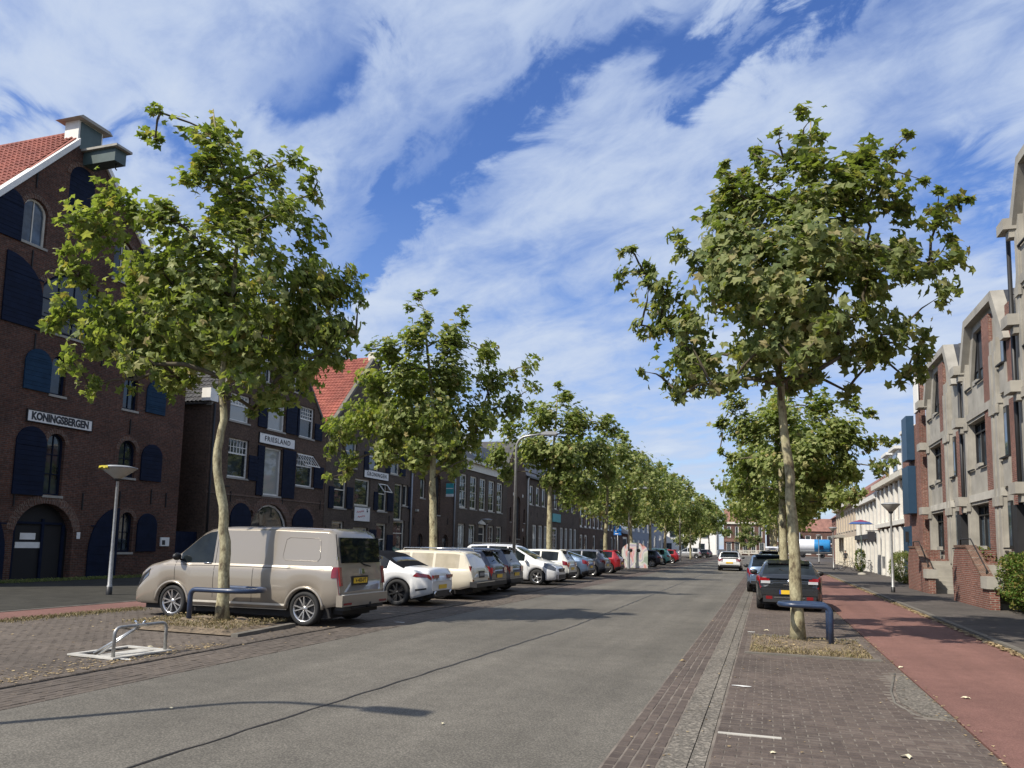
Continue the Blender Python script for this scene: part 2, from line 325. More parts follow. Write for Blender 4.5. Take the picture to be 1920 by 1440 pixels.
# ------------------------------------------------------------------ mesh helpers
class MB:
    def __init__(s): s.v = []; s.f = []; s.m = []; s.sm = []
    def add(s, vs, fs, mi=0, smooth=False):
        o = len(s.v); s.v += [tuple(v) for v in vs]
        for f in fs: s.f.append([i+o for i in f]); s.m.append(mi); s.sm.append(smooth)
        return s
    def box(s, x0, y0, z0, x1, y1, z1, mi=0):
        return s.add([(x0,y0,z0),(x1,y0,z0),(x1,y1,z0),(x0,y1,z0),(x0,y0,z1),(x1,y0,z1),(x1,y1,z1),(x0,y1,z1)],
              [(3,2,1,0),(4,5,6,7),(0,1,5,4),(1,2,6,5),(2,3,7,6),(3,0,4,7)], mi)
    def prism(s, poly, a, b, axis='y', mi=0):
        n = len(poly)
        def P(p, t):
            return (p[0], t, p[1]) if axis == 'y' else ((t, p[0], p[1]) if axis == 'x' else (p[0], p[1], t))
        vs = [P(p, a) for p in poly]+[P(p, b) for p in poly]
        fs = [(i, (i+1) % n, (i+1) % n+n, i+n) for i in range(n)]
        tris = tessellate_polygon([[Vector((p[0], p[1], 0)) for p in poly]])
        s.add(vs, fs+[tuple(t) for t in tris]+[tuple(i+n for i in t[::-1]) for t in tris], mi); return s
    def tube(s, pts, r, n=8, mi=0, cap=True):
        pts = [Vector(p) for p in pts]; rr = r if isinstance(r, (list, tuple)) else [r]*len(pts)
        vs = []; fs = []; up = None
        for i, p in enumerate(pts):
            t = (pts[min(i+1, len(pts)-1)]-pts[max(i-1, 0)]).normalized()
            if up is None: up = t.orthogonal().normalized()
            up = (up-t*up.dot(t)); up = up.normalized() if up.length > 1e-6 else t.orthogonal().normalized()
            bi = t.cross(up)
            for k in range(n):
                a = 2*pi*k/n; vs.append(p+(up*cos(a)+bi*sin(a))*rr[i])
        for i in range(len(pts)-1):
            for k in range(n): fs.append((i*n+k, i*n+(k+1) % n, (i+1)*n+(k+1) % n, (i+1)*n+k))
        if cap: fs += [tuple(range(n-1, -1, -1)), tuple((len(pts)-1)*n+k for k in range(n))]
        return s.add(vs, fs, mi, True)
    def lathe(s, prof, n=20, c=(0, 0, 0), axis='z', mi=0, smooth=True):
        vs = []; fs = []
        for r, h in prof:
            for k in range(n):
                a = 2*pi*k/n; x, y = r*cos(a), r*sin(a)
                vs.append((c[0]+x, c[1]+y, c[2]+h) if axis == 'z' else ((c[0]+x, c[1]+h, c[2]+y) if axis == 'y' else (c[0]+h, c[1]+x, c[2]+y)))
        for i in range(len(prof)-1):
            for k in range(n): fs.append((i*n+k, i*n+(k+1) % n, (i+1)*n+(k+1) % n, (i+1)*n+k))
        return s.add(vs, fs, mi, smooth)
    def ell(s, c, r, n=10, m=6, mi=0):
        prof = [(max(1e-4, cos(-pi/2+pi*j/m)), sin(-pi/2+pi*j/m)) for j in range(m+1)]
        vs = []; fs = []
        for a, h in prof:
            for k in range(n): t = 2*pi*k/n; vs.append((c[0]+r[0]*a*cos(t), c[1]+r[1]*a*sin(t), c[2]+r[2]*h))
        for i in range(m):
            for k in range(n): fs.append((i*n+k, i*n+(k+1) % n, (i+1)*n+(k+1) % n, (i+1)*n+k))
        return s.add(vs, fs, mi, True)
    def mesh(s, name, mats):
        me = bpy.data.meshes.new(name); me.from_pydata(s.v, [], s.f)
        for m in (mats if isinstance(mats, (list, tuple)) else [mats]): me.materials.append(MATS[m] if isinstance(m, str) else m)
        me.polygons.foreach_set('material_index', s.m); me.polygons.foreach_set('use_smooth', s.sm); me.update()
        return me
    def build(s, name, mats, parent=None, loc=(0, 0, 0)):
        return link(name, s.mesh(name, mats), parent, loc)
def link(name, me, parent=None, loc=(0, 0, 0), rot=None):
    o = bpy.data.objects.new(name, me); COL.objects.link(o); o.location = loc
    if rot is not None: o.rotation_euler = rot
    if parent is not None: o.parent = parent
    return o
def tag(o, label, cat, group=None, kind=None):
    if label: o['label'] = label
    if cat: o['category'] = cat
    if group: o['group'] = group
    if kind: o['kind'] = kind
    return o
def thing(name, label, cat, loc=(0, 0, 0), rz=0.0, group=None):
    o = bpy.data.objects.new(name, None); COL.objects.link(o); o.location = loc; o.rotation_euler = (0, 0, rz); o.empty_display_size = 0.2
    return tag(o, label, cat, group)
def struct(name, mb, mats, z=0.0): 
    o = mb.build(name, mats); o['kind'] = 'structure'; return o
def children(o): return [c for c in bpy.data.objects if c.parent == o]
CH = {}
def copy_tree(o, parent=None):
    c = o.copy(); COL.objects.link(c)
    if parent is not None: c.parent = parent
    for ch in CH.get(o.name, None) or children(o): copy_tree(ch, c)
    return c
def text_mesh(txt, size, mat, parent, name, loc, rot, depth=0.004, bold=0.0, sx=1.0, spacing=1.0):
    cu = bpy.data.curves.new(name, 'FONT'); cu.body = txt; cu.size = size; cu.extrude = depth; cu.align_x = 'CENTER'; cu.align_y = 'CENTER'
    cu.offset = bold; cu.resolution_u = 3; cu.space_character = spacing
    o = bpy.data.objects.new('tmp', cu); COL.objects.link(o)
    dg = bpy.context.evaluated_depsgraph_get(); me = bpy.data.meshes.new_from_object(o.evaluated_get(dg))
    bpy.data.objects.remove(o); me.materials.clear(); me.materials.append(MATS[mat])
    t = link(name, me, parent, loc, rot); t.scale = (sx, 1, 1); return t

def arch_poly(x0, x1, z0, z1, rise=0.0, n=9):
    if rise <= 0.001: return [(x0, z0), (x1, z0), (x1, z1), (x0, z1)]
    w = (x1-x0)/2; cx = (x0+x1)/2; rise = min(rise, w)
    R = (w*w+rise*rise)/(2*rise); cz = z1-R; a = math.asin(min(1, w/R))
    pts = [(x0, z0), (x1, z0)]
    for i in range(n): t = a-2*a*i/(n-1); pts.append((cx+R*sin(t), cz+R*cos(t)))
    return pts
def quarter_poly(x0, x1, z0, z1, spring, left=True, n=8):
    pts = [(x0, z0), (x1, z0)]
    if left:   # tall on the right
        pts.append((x1, z1))
        for i in range(1, n+1): a = pi/2*i/n; pts.append((x1-(x1-x0)*sin(a), spring+(z1-spring)*cos(a)))
    else:
        for i in range(n): a = pi/2*(1-i/n); pts.append((x0+(x1-x0)*sin(a), spring+(z1-spring)*cos(a)))
        pts.append((x0, z1))
    return pts
def clip_band(poly, zlo, zhi):
    def cl(p, z, keep_above):
        out = []
        for i in range(len(p)):
            a, b = p[i], p[(i+1) % len(p)]
            ia = (a[1] >= z) == keep_above or abs(a[1]-z) < 1e-9; ib = (b[1] >= z) == keep_above or abs(b[1]-z) < 1e-9
            if ia: out.append(a)
            if ia != ib and abs(b[1]-a[1]) > 1e-9:
                t = (z-a[1])/(b[1]-a[1]); out.append((a[0]+(b[0]-a[0])*t, z))
        return out
    p = cl(poly, zlo, True)
    p = cl(p, zhi, False) if p else p
    return p
def shutter(parent, poly, mat='navy_paint', y=-0.07, name='shutter', plank=0.17):
    mb = MB(); z0 = min(p[1] for p in poly); z1 = max(p[1] for p in poly); n = max(1, round((z1-z0)/plank)); h = (z1-z0)/n
    for i in range(n):
        p = clip_band(poly, z0+i*h+0.004, z0+(i+1)*h-0.004)
        if len(p) >= 3: mb.prism(p, y, y+0.035)
    mb.prism([(p[0], p[1]) for p in poly], y+0.036, y+0.05)
    x0 = min(p[0] for p in poly); x1 = max(p[0] for p in poly)
    for f in (0.2, 0.72): mb.box(x0+0.02, y-0.012, z0+(z1-z0)*f, x1-0.02, y-0.001, z0+(z1-z0)*f+0.05)
    return mb.build(name, mat, parent)

class Building:
    """front wall at local y=0, x along the facade, body behind"""
    def __init__(s, name, label, X, Y0, rz, wall, z0=-0.15):
        s.o = thing(name, label, 'building', (X, Y0, 0), rz); s.holes = []; s.wall = wall; s.z0 = z0
    def window(s, x0, x1, z0, z1, rise=0, fr='white_paint', fw=0.07, cols=1, rows=1, transom=None, tgrid=None, glass='glass', depth=0.12, sill='concrete', name='window', bar=0.035, hole=True, bottom=None):
        poly = arch_poly(x0, x1, z0, z1, rise)
        if hole: s.holes.append(poly)
        inner = arch_poly(x0+fw, x1-fw, z0+(fw if bottom is None else bottom), z1-fw, max(0, rise-fw*0.3) if rise else 0)
        mb = MB(); n = len(poly); d0 = depth; d1 = depth+0.07
        vs = [(p[0], d0, p[1]) for p in poly]+[(p[0], d0, p[1]) for p in inner]+[(p[0], d1, p[1]) for p in inner]
        mb.add(vs, [(i, (i+1) % n, (i+1) % n+n, i+n) for i in range(n)]+[(i+n, (i+1) % n+n, (i+1) % n+2*n, i+2*n) for i in range(n)])
        def ztop(x):
            if not rise: return z1-fw
            w = (x1-x0)/2; r = min(rise, w); R = (w*w+r*r)/(2*r); cx = (x0+x1)/2
            return z1-R+sqrt(max(0, R*R-(x-cx)**2))-fw
        dd = d0+0.012; zt = z1-fw if transom is None else z0+(z1-z0)*transom
        if transom is not None: mb.box(x0+fw*0.8, dd, zt-bar, x1-fw*0.8, dd+0.05, zt+bar)
        for c in range(1, cols):
            x = x0+fw+(x1-x0-2*fw)*c/cols; mb.box(x-bar/2, dd+0.003, z0+fw*0.8, x+bar/2, dd+0.045, min(zt, ztop(x)+0.01))
        for r in range(1, rows):
            z = z0+fw+(zt-z0-fw)*r/rows; mb.box(x0+fw*0.8, dd+0.006, z-bar/2, x1-fw*0.8, dd+0.042, z+bar/2)
        if tgrid:
            for c in range(1, tgrid[0]):
                x = x0+fw+(x1-x0-2*fw)*c/tgrid[0]; mb.box(x-0.016, dd+0.009, zt, x+0.016, dd+0.04, ztop(x)+0.01)
            for r in range(1, tgrid[1]):
                z = zt+(z1-fw-zt)*r/tgrid[1]; mb.box(x0+fw*0.8, dd+0.011, z-0.016, x1-fw*0.8, dd+0.04, z+0.016)
        f = mb.build(name, fr, s.o)
        pm = MB(); pm.prism(arch_poly(x0+fw*0.5, x1-fw*0.5, z0+fw*0.5, z1-fw*0.5, max(0, rise-fw*0.2) if rise else 0), d0+0.045, d0+0.06); pm.build('pane', glass, f)
        if sill: MB().box(x0-0.06, -0.05, z0-0.09, x1+0.06, depth, z0-0.004).build('sill', sill, f)
        return f
    def door(s, poly, depth=0.2, mat='navy_paint', name='door'):
        s.holes.append(poly); mb = MB(); mb.prism(poly, depth, depth+0.05)
        return mb.build(name, mat, s.o)
    def finish(s, outline, D=9.0, thick=0.35):
        """outline: polygon in (x,z)"""
        loops = [[Vector((p[0], p[1], 0)) for p in outline]]+[[Vector((p[0], p[1], 0)) for p in h] for h in s.holes]
        flat = [v for l in loops for v in l]; tris = tessellate_polygon(loops)
        mb = MB(); mb.add([(v.x, 0, v.y) for v in flat], [tuple(t) for t in tris])
        for h in s.holes:
            n = len(h); mb.add([(p[0], 0, p[1]) for p in h]+[(p[0], thick, p[1]) for p in h], [(i, (i+1) % n, (i+1) % n+n, i+n) for i in range(n)])
        n = len(outline); mb.add([(p[0], 0, p[1]) for p in outline]+[(p[0], D, p[1]) for p in outline], [(i, (i+1) % n, (i+1) % n+n, i+n) for i in range(n)])
        t2 = tessellate_polygon([loops[0]]); mb.add([(p[0], D, p[1]) for p in outline], [tuple(t) for t in t2])
        mb.add([(p[0], thick+0.01, p[1]) for p in outline], [tuple(t) for t in t2])
        w = mb.build('wall', s.wall, s.o); return w
    def anchor(s, x, z, h=0.6): MB().box(x-0.02, -0.045, z, x+0.02, -0.003, z+h).build('wall_anchor', 'black_iron', s.o)
    def box(s, name, mat, *a): return MB().box(*a).build(name, mat, s.o)

def arch_ring(parent, x0, x1, zs, rise, w, mat='brick_arch', y=-0.02, n=15, name='brick_arch'):
    """voussoir arch over an opening: each a wedge"""
    hw = (x1-x0)/2; cx = (x0+x1)/2; rise = min(rise, hw); R = (hw*hw+rise*rise)/(2*rise); cz = zs+rise-R; a = math.asin(min(1, hw/R))
    mb = MB()
    for i in range(n):
        t0 = -a+2*a*(i+0.06)/n; t1 = -a+2*a*(i+0.94)/n
        p = [(cx+R*sin(t0), cz+R*cos(t0)), (cx+R*sin(t1), cz+R*cos(t1)), (cx+(R+w)*sin(t1), cz+(R+w)*cos(t1)), (cx+(R+w)*sin(t0), cz+(R+w)*cos(t0))]
        mb.prism(p, y, -0.002)
    return mb.build(name, mat, parent)

TILE_MESH = {}
def tile_field(parent, o, u, v, nu, nv, mat, nparts=0, tw=0.24, tl=0.30, eye=None):
    """pantiles; o,u,v in the building's local space; v runs up the slope"""
    o, u, v = Vector(o), Vector(u).normalized(), Vector(v).normalized(); nrm = u.cross(v)
    if nrm.z < 0: nrm = -nrm
    prof = [(-0.5, 0.02), (-0.28, 0.052), (-0.05, 0.03), (0.2, 0.0), (0.5, 0.022)]
    vs = []; fs = []
    for j, (t, lift) in enumerate(((-0.08, 0.045), (1.0, 0.01))):
        for a, b in prof: vs.append(u*(a*tw)+v*(t*tl)+nrm*(b+lift))
    for a, b in prof: vs.append(u*(a*tw)+v*(-0.08*tl)+nrm*(b+0.025))
    n = len(prof)
    for k in range(n-1): fs += [(k, k+1, k+1+n, k+n), (k+2*n, k+1+2*n, k+1, k)]
    base = MB().add(vs, fs)
    pos = [o+u*((i+0.5)*tw)+v*(j*tl)+nrm*random.uniform(-0.004, 0.004) for i in range(nu) for j in range(nv)]
    mw = Matrix.Translation(parent.location) @ parent.rotation_euler.to_matrix().to_4x4()
    if nparts: pos.sort(key=lambda p: (mw @ p-(eye or Vector((0, 0, 1.7)))).length)
    me = base.mesh('tile', mat)
    for p in pos[:nparts]: link('tile', me, parent, p)
    rest = pos[nparts:]
    if rest:
        mb = MB()
        for p in rest: mb.add([a+p for a in vs], fs)
        mb.build('roof_tiles', mat, parent)['kind'] = 'stuff'
random.seed(7)
# ------------------------------------------------------------------ ground, road, paths
def sheet(name, x0, x1, y0, y1, z, mat, thick=None):
    mb = MB()
    if thick: mb.box(x0, y0, z-thick, x1, y1, z)
    else: mb.add([(x0, y0, z), (x1, y0, z), (x1, y1, z), (x0, y1, z)], [(0, 1, 2, 3)])
    return struct(name, mb, mat)
sheet('ground', -700, 700, -120, 1500, -0.06, 'bay_paving')
sheet('road', -7.0, -1.25, -15, 205, -0.008, 'asphalt', 0.04)
sheet('cross_street', -60, 45, 205, 226, -0.012, 'asphalt', 0.04)
sheet('left_gutter', -7.93, -7.0, 30, 205, -0.006, 'gutter_paving', 0.04)
sheet('left_gutter_bed', -7.93, -7.0, -15, 30, -0.012, 'joint_dirt', 0.03)
sheet('parking_bay', -14.05, -8.02, 22, 205, -0.004, 'bay_paving', 0.04)
sheet('parking_bay_bed', -14.05, -8.02, -15, 22, -0.012, 'joint_dirt', 0.03)
sheet('left_bike_path', -15.45, -14.05, -15, 200, 0.0, 'red_asphalt', 0.05)
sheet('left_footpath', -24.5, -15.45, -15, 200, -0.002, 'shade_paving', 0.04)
sheet('right_gutter', -1.25, -0.82, 30, 205, -0.006, 'gutter_paving', 0.04)
sheet('right_gutter_bed', -1.25, -0.82, -15, 30, -0.008, 'joint_sand', 0.03)
sheet('right_parking_strip', -0.47, 1.84, 30, 205, -0.006, 'dark_paving', 0.04)
sheet('right_parking_bed', -0.47, 1.84, -15, 30, -0.008, 'joint_sand', 0.03)
sheet('right_bike_path', 1.86, 4.12, -15, 200, -0.002, 'red_asphalt', 0.05)
sheet('right_footpath', 4.28, 9.0, -15, 200, 0.05, 'side_paving', 0.1)
# slot drain beside the left gutter
mb = MB(); mb.box(-8.02, -15, -0.03, -7.93, 120, -0.022)
struct('slot_drain', mb, 'black_iron')
# tar seam down the middle of the road and a patch edge
mb = MB(); x = -4.5; ys = [3+0.25*i for i in range(560)]
pts = []
for i, y in enumerate(ys):
    xx = -4.48+0.055*(y-4.7)*(1 if y < 16 else 0)+(0.055*11.3 if y >= 16 else 0)+0.012*sin(y*7)+random.uniform(-0.006, 0.006)
    pts.append((xx, y, random.uniform(0.010, 0.020)))
for (xa, ya, wa), (xb, yb, wb) in zip(pts, pts[1:]):
    mb.add([(xa-wa, ya, -0.003), (xa+wa, ya, -0.003), (xb+wb, yb, -0.003), (xb-wb, yb, -0.003)], [(0, 1, 2, 3)])
struct('tar_seam', mb, 'tar')

# ---- paving bricks laid one by one near the camera
def paver_mesh(lx, ly):
    mb = MB(); g = 0.004; c = 0.007; zt = 0.0
    g = 0.0045; a, b = lx/2-g, ly/2-g
    lo = [(-a, -b, -0.03), (a, -b, -0.03), (a, b, -0.03), (-a, b, -0.03)]; mi = [(x, y, zt-0.004) for x, y, z in lo]
    hi = [(-a+c, -b+c, zt), (a-c, -b+c, zt), (a-c, b-c, zt), (-a+c, b-c, zt)]
    return mb.add(lo+mi+hi, [(i, (i+1) % 4, (i+1) % 4+4, i+4) for i in range(4)]+[(i+4, (i+1) % 4+4, (i+1) % 4+8, i+8) for i in range(4)]+[(8, 9, 10, 11)])
def lay(parent, x0, x1, y0, y1, along, nparts, mat, skip=None, rows_off=0.5, bw=0.2, bh=0.1, z=-0.004):
    cells = []
    if along == 'x':
        r = 0; y = y0
        while y < y1:
            off = (r % 2)*bw*rows_off
            x = x0-off
            while x < x1-0.01:
                a, b = max(x, x0), min(x+bw, x1)
                if b-a > 0.04: cells.append(((a+b)/2, y+bh/2, b-a, bh))
                x += bw
            y += bh; r += 1
    else:
        r = 0; x = x0; nr = round((x1-x0)/bh); w = (x1-x0)/nr
        for r in range(nr):
            y = y0-(r % 2)*bw*rows_off
            while y < y1: cells.append((x0+(r+0.5)*w, y+bw/2, w, bw)); y += bw
    cells = [c for c in cells if not (skip and skip(c[0], c[1]))]
    cells.sort(key=lambda c: (c[0]**2+c[1]**2))
    cells = [c for c in cells if c[1] > 5.2]
    cache = {}; allb = MB()
    for i, (x, y, lx, ly) in enumerate(cells):
        k = (round(lx, 2), round(ly, 2)); dz = random.uniform(-0.003, 0.003); rz = random.gauss(0, 0.008)
        if k not in cache: bmb = paver_mesh(*k); cache[k] = (bmb, bmb.mesh('brick', mat))
        if i < nparts: link('brick', cache[k][1], parent, (x, y, z+dz), (random.gauss(0, 0.006), random.gauss(0, 0.006), rz))
        else:
            c_, s_ = cos(rz), sin(rz); allb.add([(x+vx*c_-vy*s_, y+vx*s_+vy*c_, z+dz+vz) for vx, vy, vz in cache[k][0].v], cache[k][0].f)
    if allb.v: allb.build('paving_bricks', mat, parent)['kind'] = 'stuff'
rb = bpy.data.objects['right_parking_bed']; gb = bpy.data.objects['right_gutter_bed']; lb = bpy.data.objects['parking_bay_bed']; lg = bpy.data.objects['left_gutter_bed']
def in_pit(x, y): return -0.30 < x < 1.66 and 13.5 < y < 16.35
def in_wedge(x, y): return 1.40 < x < 1.84 and 9.1 < y < 12.35 and x > 1.42+0.12*abs(y-10.4)/1.6
lay(rb, -0.45, 1.84, 5.2, 30, 'x', 300, 'paver', skip=lambda x, y: in_pit(x, y) or in_wedge(x, y))
lay(gb, -1.24, -0.83, 5.2, 30, 'y', 300, 'paver')
lay(lb, -14.0, -8.03, 6.0, 22, 'x', 300, 'paver_left', skip=lambda x, y: (-11.35 < x < -8.75 and 11.3 < y < 13.05) or (-9.3 < x < -8.4 and 8.5 < y < 9.6))
lay(lg, -7.92, -7.01, 5.2, 30, 'y', 300, 'paver_left')
# concrete band of slabs beside the right gutter, kerb stones of the right footpath
band = struct('concrete_band_bed', MB().box(-0.82, 4.0, -0.05, -0.47, 205, -0.02), 'joint_dirt')
me = MB().box(-0.104, 0.004, -0.03, 0.104, 0.996, 0.0).mesh('slab', 'aggregate'); me2 = MB().box(-0.062, 0.004, -0.03, 0.062, 0.996, 0.0).mesh('slab', 'aggregate')
for i in range(120):
    link('slab', me, band, (-0.712, 4.5+i, random.uniform(-0.004, 0.001)+0.002), (0, 0, random.gauss(0, 0.002))); link('slab', me2, band, (-0.536, 4.9+i, random.uniform(-0.006, -0.001)+0.002), (0, 0, random.gauss(0, 0.002)))
kerb = struct('kerb', MB().box(4.14, -15, -0.05, 4.28, 200, 0.035), 'kerb_stone')
me = MB().box(-0.062, 0.006, -0.03, 0.062, 0.994, 0.02).mesh('kerbstone', 'kerb_stone')
for i in range(90): link('kerbstone', me, kerb, (4.21, 8+i, 0.042+random.uniform(-0.004, 0.004)), (0, 0, random.gauss(0, 0.004)))
kl = struct('left_kerb', MB().box(-15.52, -15, -0.05, -15.42, 200, 0.012), 'kerb_stone')
# white parking marks set into the right parking strip, worn paint on the left bays
mb = MB(); mb.box(-0.44, 7.60, -0.02, 0.12, 7.66, 0.002)
struct('bay_mark', mb, 'pale_concrete')
for i, (x, y, w, l) in enumerate([(-0.30, 10.25, 0.26, 0.10), (-0.30, 16.9, 0.20, 0.12), (-8.35, 8.62, 0.25, 0.11), (-7.3, 14.9, 0.30, 0.07)]):
    mb = MB(); n = 9; mb.add([(x, y, 0.003)]+[(x+w/2*cos(2*pi*k/n)*random.uniform(.6, 1.1), y+l/2*sin(2*pi*k/n)*random.uniform(.6, 1.1), 0.003) for k in range(n)], [(0, k+1, (k+1) % n+1) for k in range(n)])
    struct('worn_paint_mark', mb, 'sign_white')
# long bay dividers on the left, faded white
mb = MB()
for y in (16.9, 20.5, 25.6, 29.3, 33.6, 36.9, 40.9, 45.6, 64.5, 72.0, 80, 88): mb.box(-12.6, y, -0.01, -8.1, y+0.09, 0.003)
struct('bay_divider_marks', mb, 'kerb_stone')
# tapered kerb wedge by the red path
mb = MB(); mb.prism([(1.84, 9.14), (1.83, 12.33), (1.66, 11.7), (1.50, 10.7), (1.44, 9.9), (1.56, 9.30)], -0.03, 0.004, 'z')
wd = struct('kerb_wedge', mb, 'aggregate')
mb = MB(); mb.tube([(1.72, 12.3, -0.02), (1.60, 11.6, -0.012), (1.45, 10.7, -0.01), (1.38, 9.9, -0.01), (1.50, 9.25, -0.012), (1.78, 9.12, -0.02)], 0.018, 6)
mb.build('kerb_edge', 'kerb_stone', wd)
# tree pits
def mound(name, x0, x1, y0, y1, h, base=0.0):
    mb = MB(); nx, ny = 26, 18; vs = []
    for j in range(ny+1):
        for i in range(nx+1):
            u, v = i/nx, j/ny; e = min(u, 1-u, v, 1-v)*2; z = base+h*min(1, e*2.2)*(0.6+0.6*noise.noise(Vector((u*6, v*6, x0))))
            vs.append((x0+(x1-x0)*u, y0+(y1-y0)*v, z))
    mb.add(vs, [(j*(nx+1)+i, j*(nx+1)+i+1, (j+1)*(nx+1)+i+1, (j+1)*(nx+1)+i) for j in range(ny) for i in range(nx)], 0, True)
    return struct(name, mb, 'earth')
mound('tree_pit', -0.28, 1.64, 13.52, 16.3, 0.06)
mound('tree_pit', -11.35, -8.8, 11.35, 13.15, 0.17, 0.01)
kb = struct('pit_kerb', MB().box(-0.34, 13.42, -0.05, 1.70, 13.51, 0.022).box(-0.34, 16.31, -0.05, 1.70, 16.40, 0.02), 'kerb_stone')
kb2 = struct('pit_kerb', MB().add([(-8.74, 11.3, -0.02), (-8.60, 11.3, -0.02), (-8.66, 13.1, -0.02), (-8.80, 13.1, -0.02), (-8.74, 11.3, 0.05), (-8.60, 11.3, 0.05), (-8.66, 13.1, 0.07), (-8.80, 13.1, 0.07)],
     [(3, 2, 1, 0), (4, 5, 6, 7), (0, 1, 5, 4), (1, 2, 6, 5), (2, 3, 7, 6), (3, 0, 4, 7)]), 'kerb_stone')
def blades(name, label, n, fn, h, mat, cat='grass', w=0.006):
    mb = MB()
    for i in range(n):
        x, y, z = fn(); a = random.uniform(0, 2*pi); hh = h*random.uniform(0.4, 1.2); l = random.uniform(0.2, 1.3)*hh
        dx, dy = cos(a), sin(a); ww = w*random.uniform(.6, 1.6)
        mb.add([(x-dy*ww, y+dx*ww, z), (x+dy*ww, y-dx*ww, z), (x+dx*l*.5+dy*ww*.6, y+dy*l*.5-dx*ww*.6, z+hh*.75), (x+dx*l, y+dy*l, z+hh)], [(0, 1, 2), (0, 2, 3)])
    return tag(mb.build(name, mat), label, cat, kind='stuff')
blades('dry_grass', 'dry yellowish grass in the pit of the right plane tree', 2300, lambda: (random.uniform(-0.26, 1.6), random.choice((random.uniform(13.55, 16.2), 13.55+abs(random.gauss(0, .5)))), 0.02), 0.045, 'grass_dry')
blades('dry_grass', 'dry straw-coloured grass in the pit of the left plane tree', 2600, lambda: (random.uniform(-11.3, -8.85), random.uniform(11.4, 13.1), 0.10), 0.05, 'grass_dry')
blades('dry_grass', 'weeds and dry grass along the left red bike path beside the van', 1800, lambda: (-13.95+abs(random.gauss(0, .22)), random.uniform(11, 14.6), 0.0), 0.06, 'grass_dry')
blades('grass_tufts', 'dark weeds along the foot of the first warehouse', 2200, lambda: (-24.3+abs(random.gauss(0, .18)), random.uniform(17, 27.5), -0.01), 0.12, 'leaf_olive')
def litter(name, label, n, fn, s=0.03, mat='litter'):
    mb = MB()
    for i in range(n):
        x, y, z = fn(); a = random.uniform(0, 2*pi); ss = s*random.uniform(.5, 1.5); p = []
        for k in range(5):
            t = a+2*pi*k/5; r = ss*random.uniform(.55, 1.1); p.append((x+r*cos(t), y+r*sin(t), z+random.uniform(0, ss*.5)))
        mb.add([(x, y, z+ss*.3)]+p, [(0, k+1, (k+1) % 5+1) for k in range(5)])
    return tag(mb.build(name, mat), label, 'leaf litter', kind='stuff')
litter('leaf_litter', 'strip of yellow fallen leaves along the right kerb', 5200, lambda: (4.10+random.gauss(0, .055), 8+random.random()**1.4*62, 0.012), 0.04)
litter('leaf_litter', 'scattered dry leaf bits on the right parking strip', 260, lambda: (random.uniform(-1.2, 1.8), random.uniform(6, 26), 0.002), 0.014)
litter('leaf_litter', 'scattered dry leaf bits on the left parking bay', 160, lambda: (random.uniform(-13.8, -7.2), random.uniform(6, 14), 0.002), 0.02)
litter('leaf_litter', 'dirt and dead leaves gathered along the slot drain at the left edge', 700, lambda: (-8.15-abs(random.gauss(0, .35)), random.uniform(6, 10.5), 0.0), 0.018)
litter('leaf_litter', 'dead leaves in the pit of the left plane tree', 160, lambda: (random.uniform(-11.3, -8.9), random.uniform(11.4, 13.1), 0.14), 0.025)
litter('leaf_litter', 'dead leaves in the pit of the right plane tree', 110, lambda: (random.uniform(-0.2, 1.6), random.uniform(13.6, 16.2), 0.05), 0.025)
litter('leaf_litter', 'dry leaf bits at the edge of the right bike path', 500, lambda: (1.84+random.gauss(0, .05), random.uniform(6, 40), 0.002), 0.016)

# plane leaf outline (also used for fallen leaves)
def star_leaf(seed=0, curl=0.25):
    rnd = random.Random(seed); pts = []
    tips = [(-125, 0.62), (-62, 0.90), (0, 1.0), (62, 0.90), (125, 0.62)]
    for i, (a, r) in enumerate(tips):
        a_ = radians(a+rnd.uniform(-7, 7)); r_ = r*rnd.uniform(.88, 1.1); pts.append((r_*sin(a_), r_*cos(a_)))
        if i < 4: b_ = radians((tips[i][0]+tips[i+1][0])/2); q = rnd.uniform(.46, .58); pts.append((q*sin(b_), q*cos(b_)))
    pts.append((0.0, -0.28))
    vs = [(0, 0, 0.0)]+[(x*0.5, y*0.5, -curl*(x*x+0.5*y*y)*0.5+0.06*rnd.uniform(-1, 1)) for x, y in pts]
    n = len(pts); return vs, [(0, k+1, (k+1) % n+1) for k in range(n)]
def fallen(x, y, s, rz, label, mat='pale_leaf', tilt=0.1):
    vs, fs = star_leaf(int(abs(x*100)), 0.5); mb = MB().add([(a*s, b*s, c*s) for a, b, c in vs], fs)
    o = mb.build('fallen_leaf', mat, None, (x, y, 0.02*s/0.15+0.004)); o.rotation_euler = (tilt, 0.12, rz); tag(o, label, 'leaf', 'fallen plane leaves on the ground')
fallen(2.24, 10.56, 0.15, 0.4, 'pale fallen leaf lying alone on the right red bike path')
fallen(1.10, 7.36, 0.15, 2.2, 'pale fallen leaf on the brick paving at the bottom of the picture')
fallen(0.05, 7.05, 0.08, 1.1, 'tiny fallen leaf on the right paving nearest the camera')
fallen(-1.19, 12.05, 0.13, 0.5, 'brown curled leaf at the ragged edge of the asphalt', 'dry_leaf')
fallen(-0.02, 17.3, 0.17, 3.0, 'pale fallen leaf behind the black hatchback')
fallen(1.9, 12.9, 0.13, 1.0, 'dry leaf at the edge of the right bike path beside the tree pit')
fallen(-10.95, 11.0, 0.16, 0.3, 'dry leaf in front of the left tree pit', 'dry_leaf')
fallen(-9.8, 12.0, 0.15, 2.0, 'pale leaf on the dry grass of the left tree pit')
fallen(-2.9, 6.9, 0.07, 2.0, 'small pale leaf lying on the asphalt at the bottom left')
fallen(-5.6, 6.4, 0.07, 0.7, 'small pale speck of leaf near the tar seam on the asphalt')
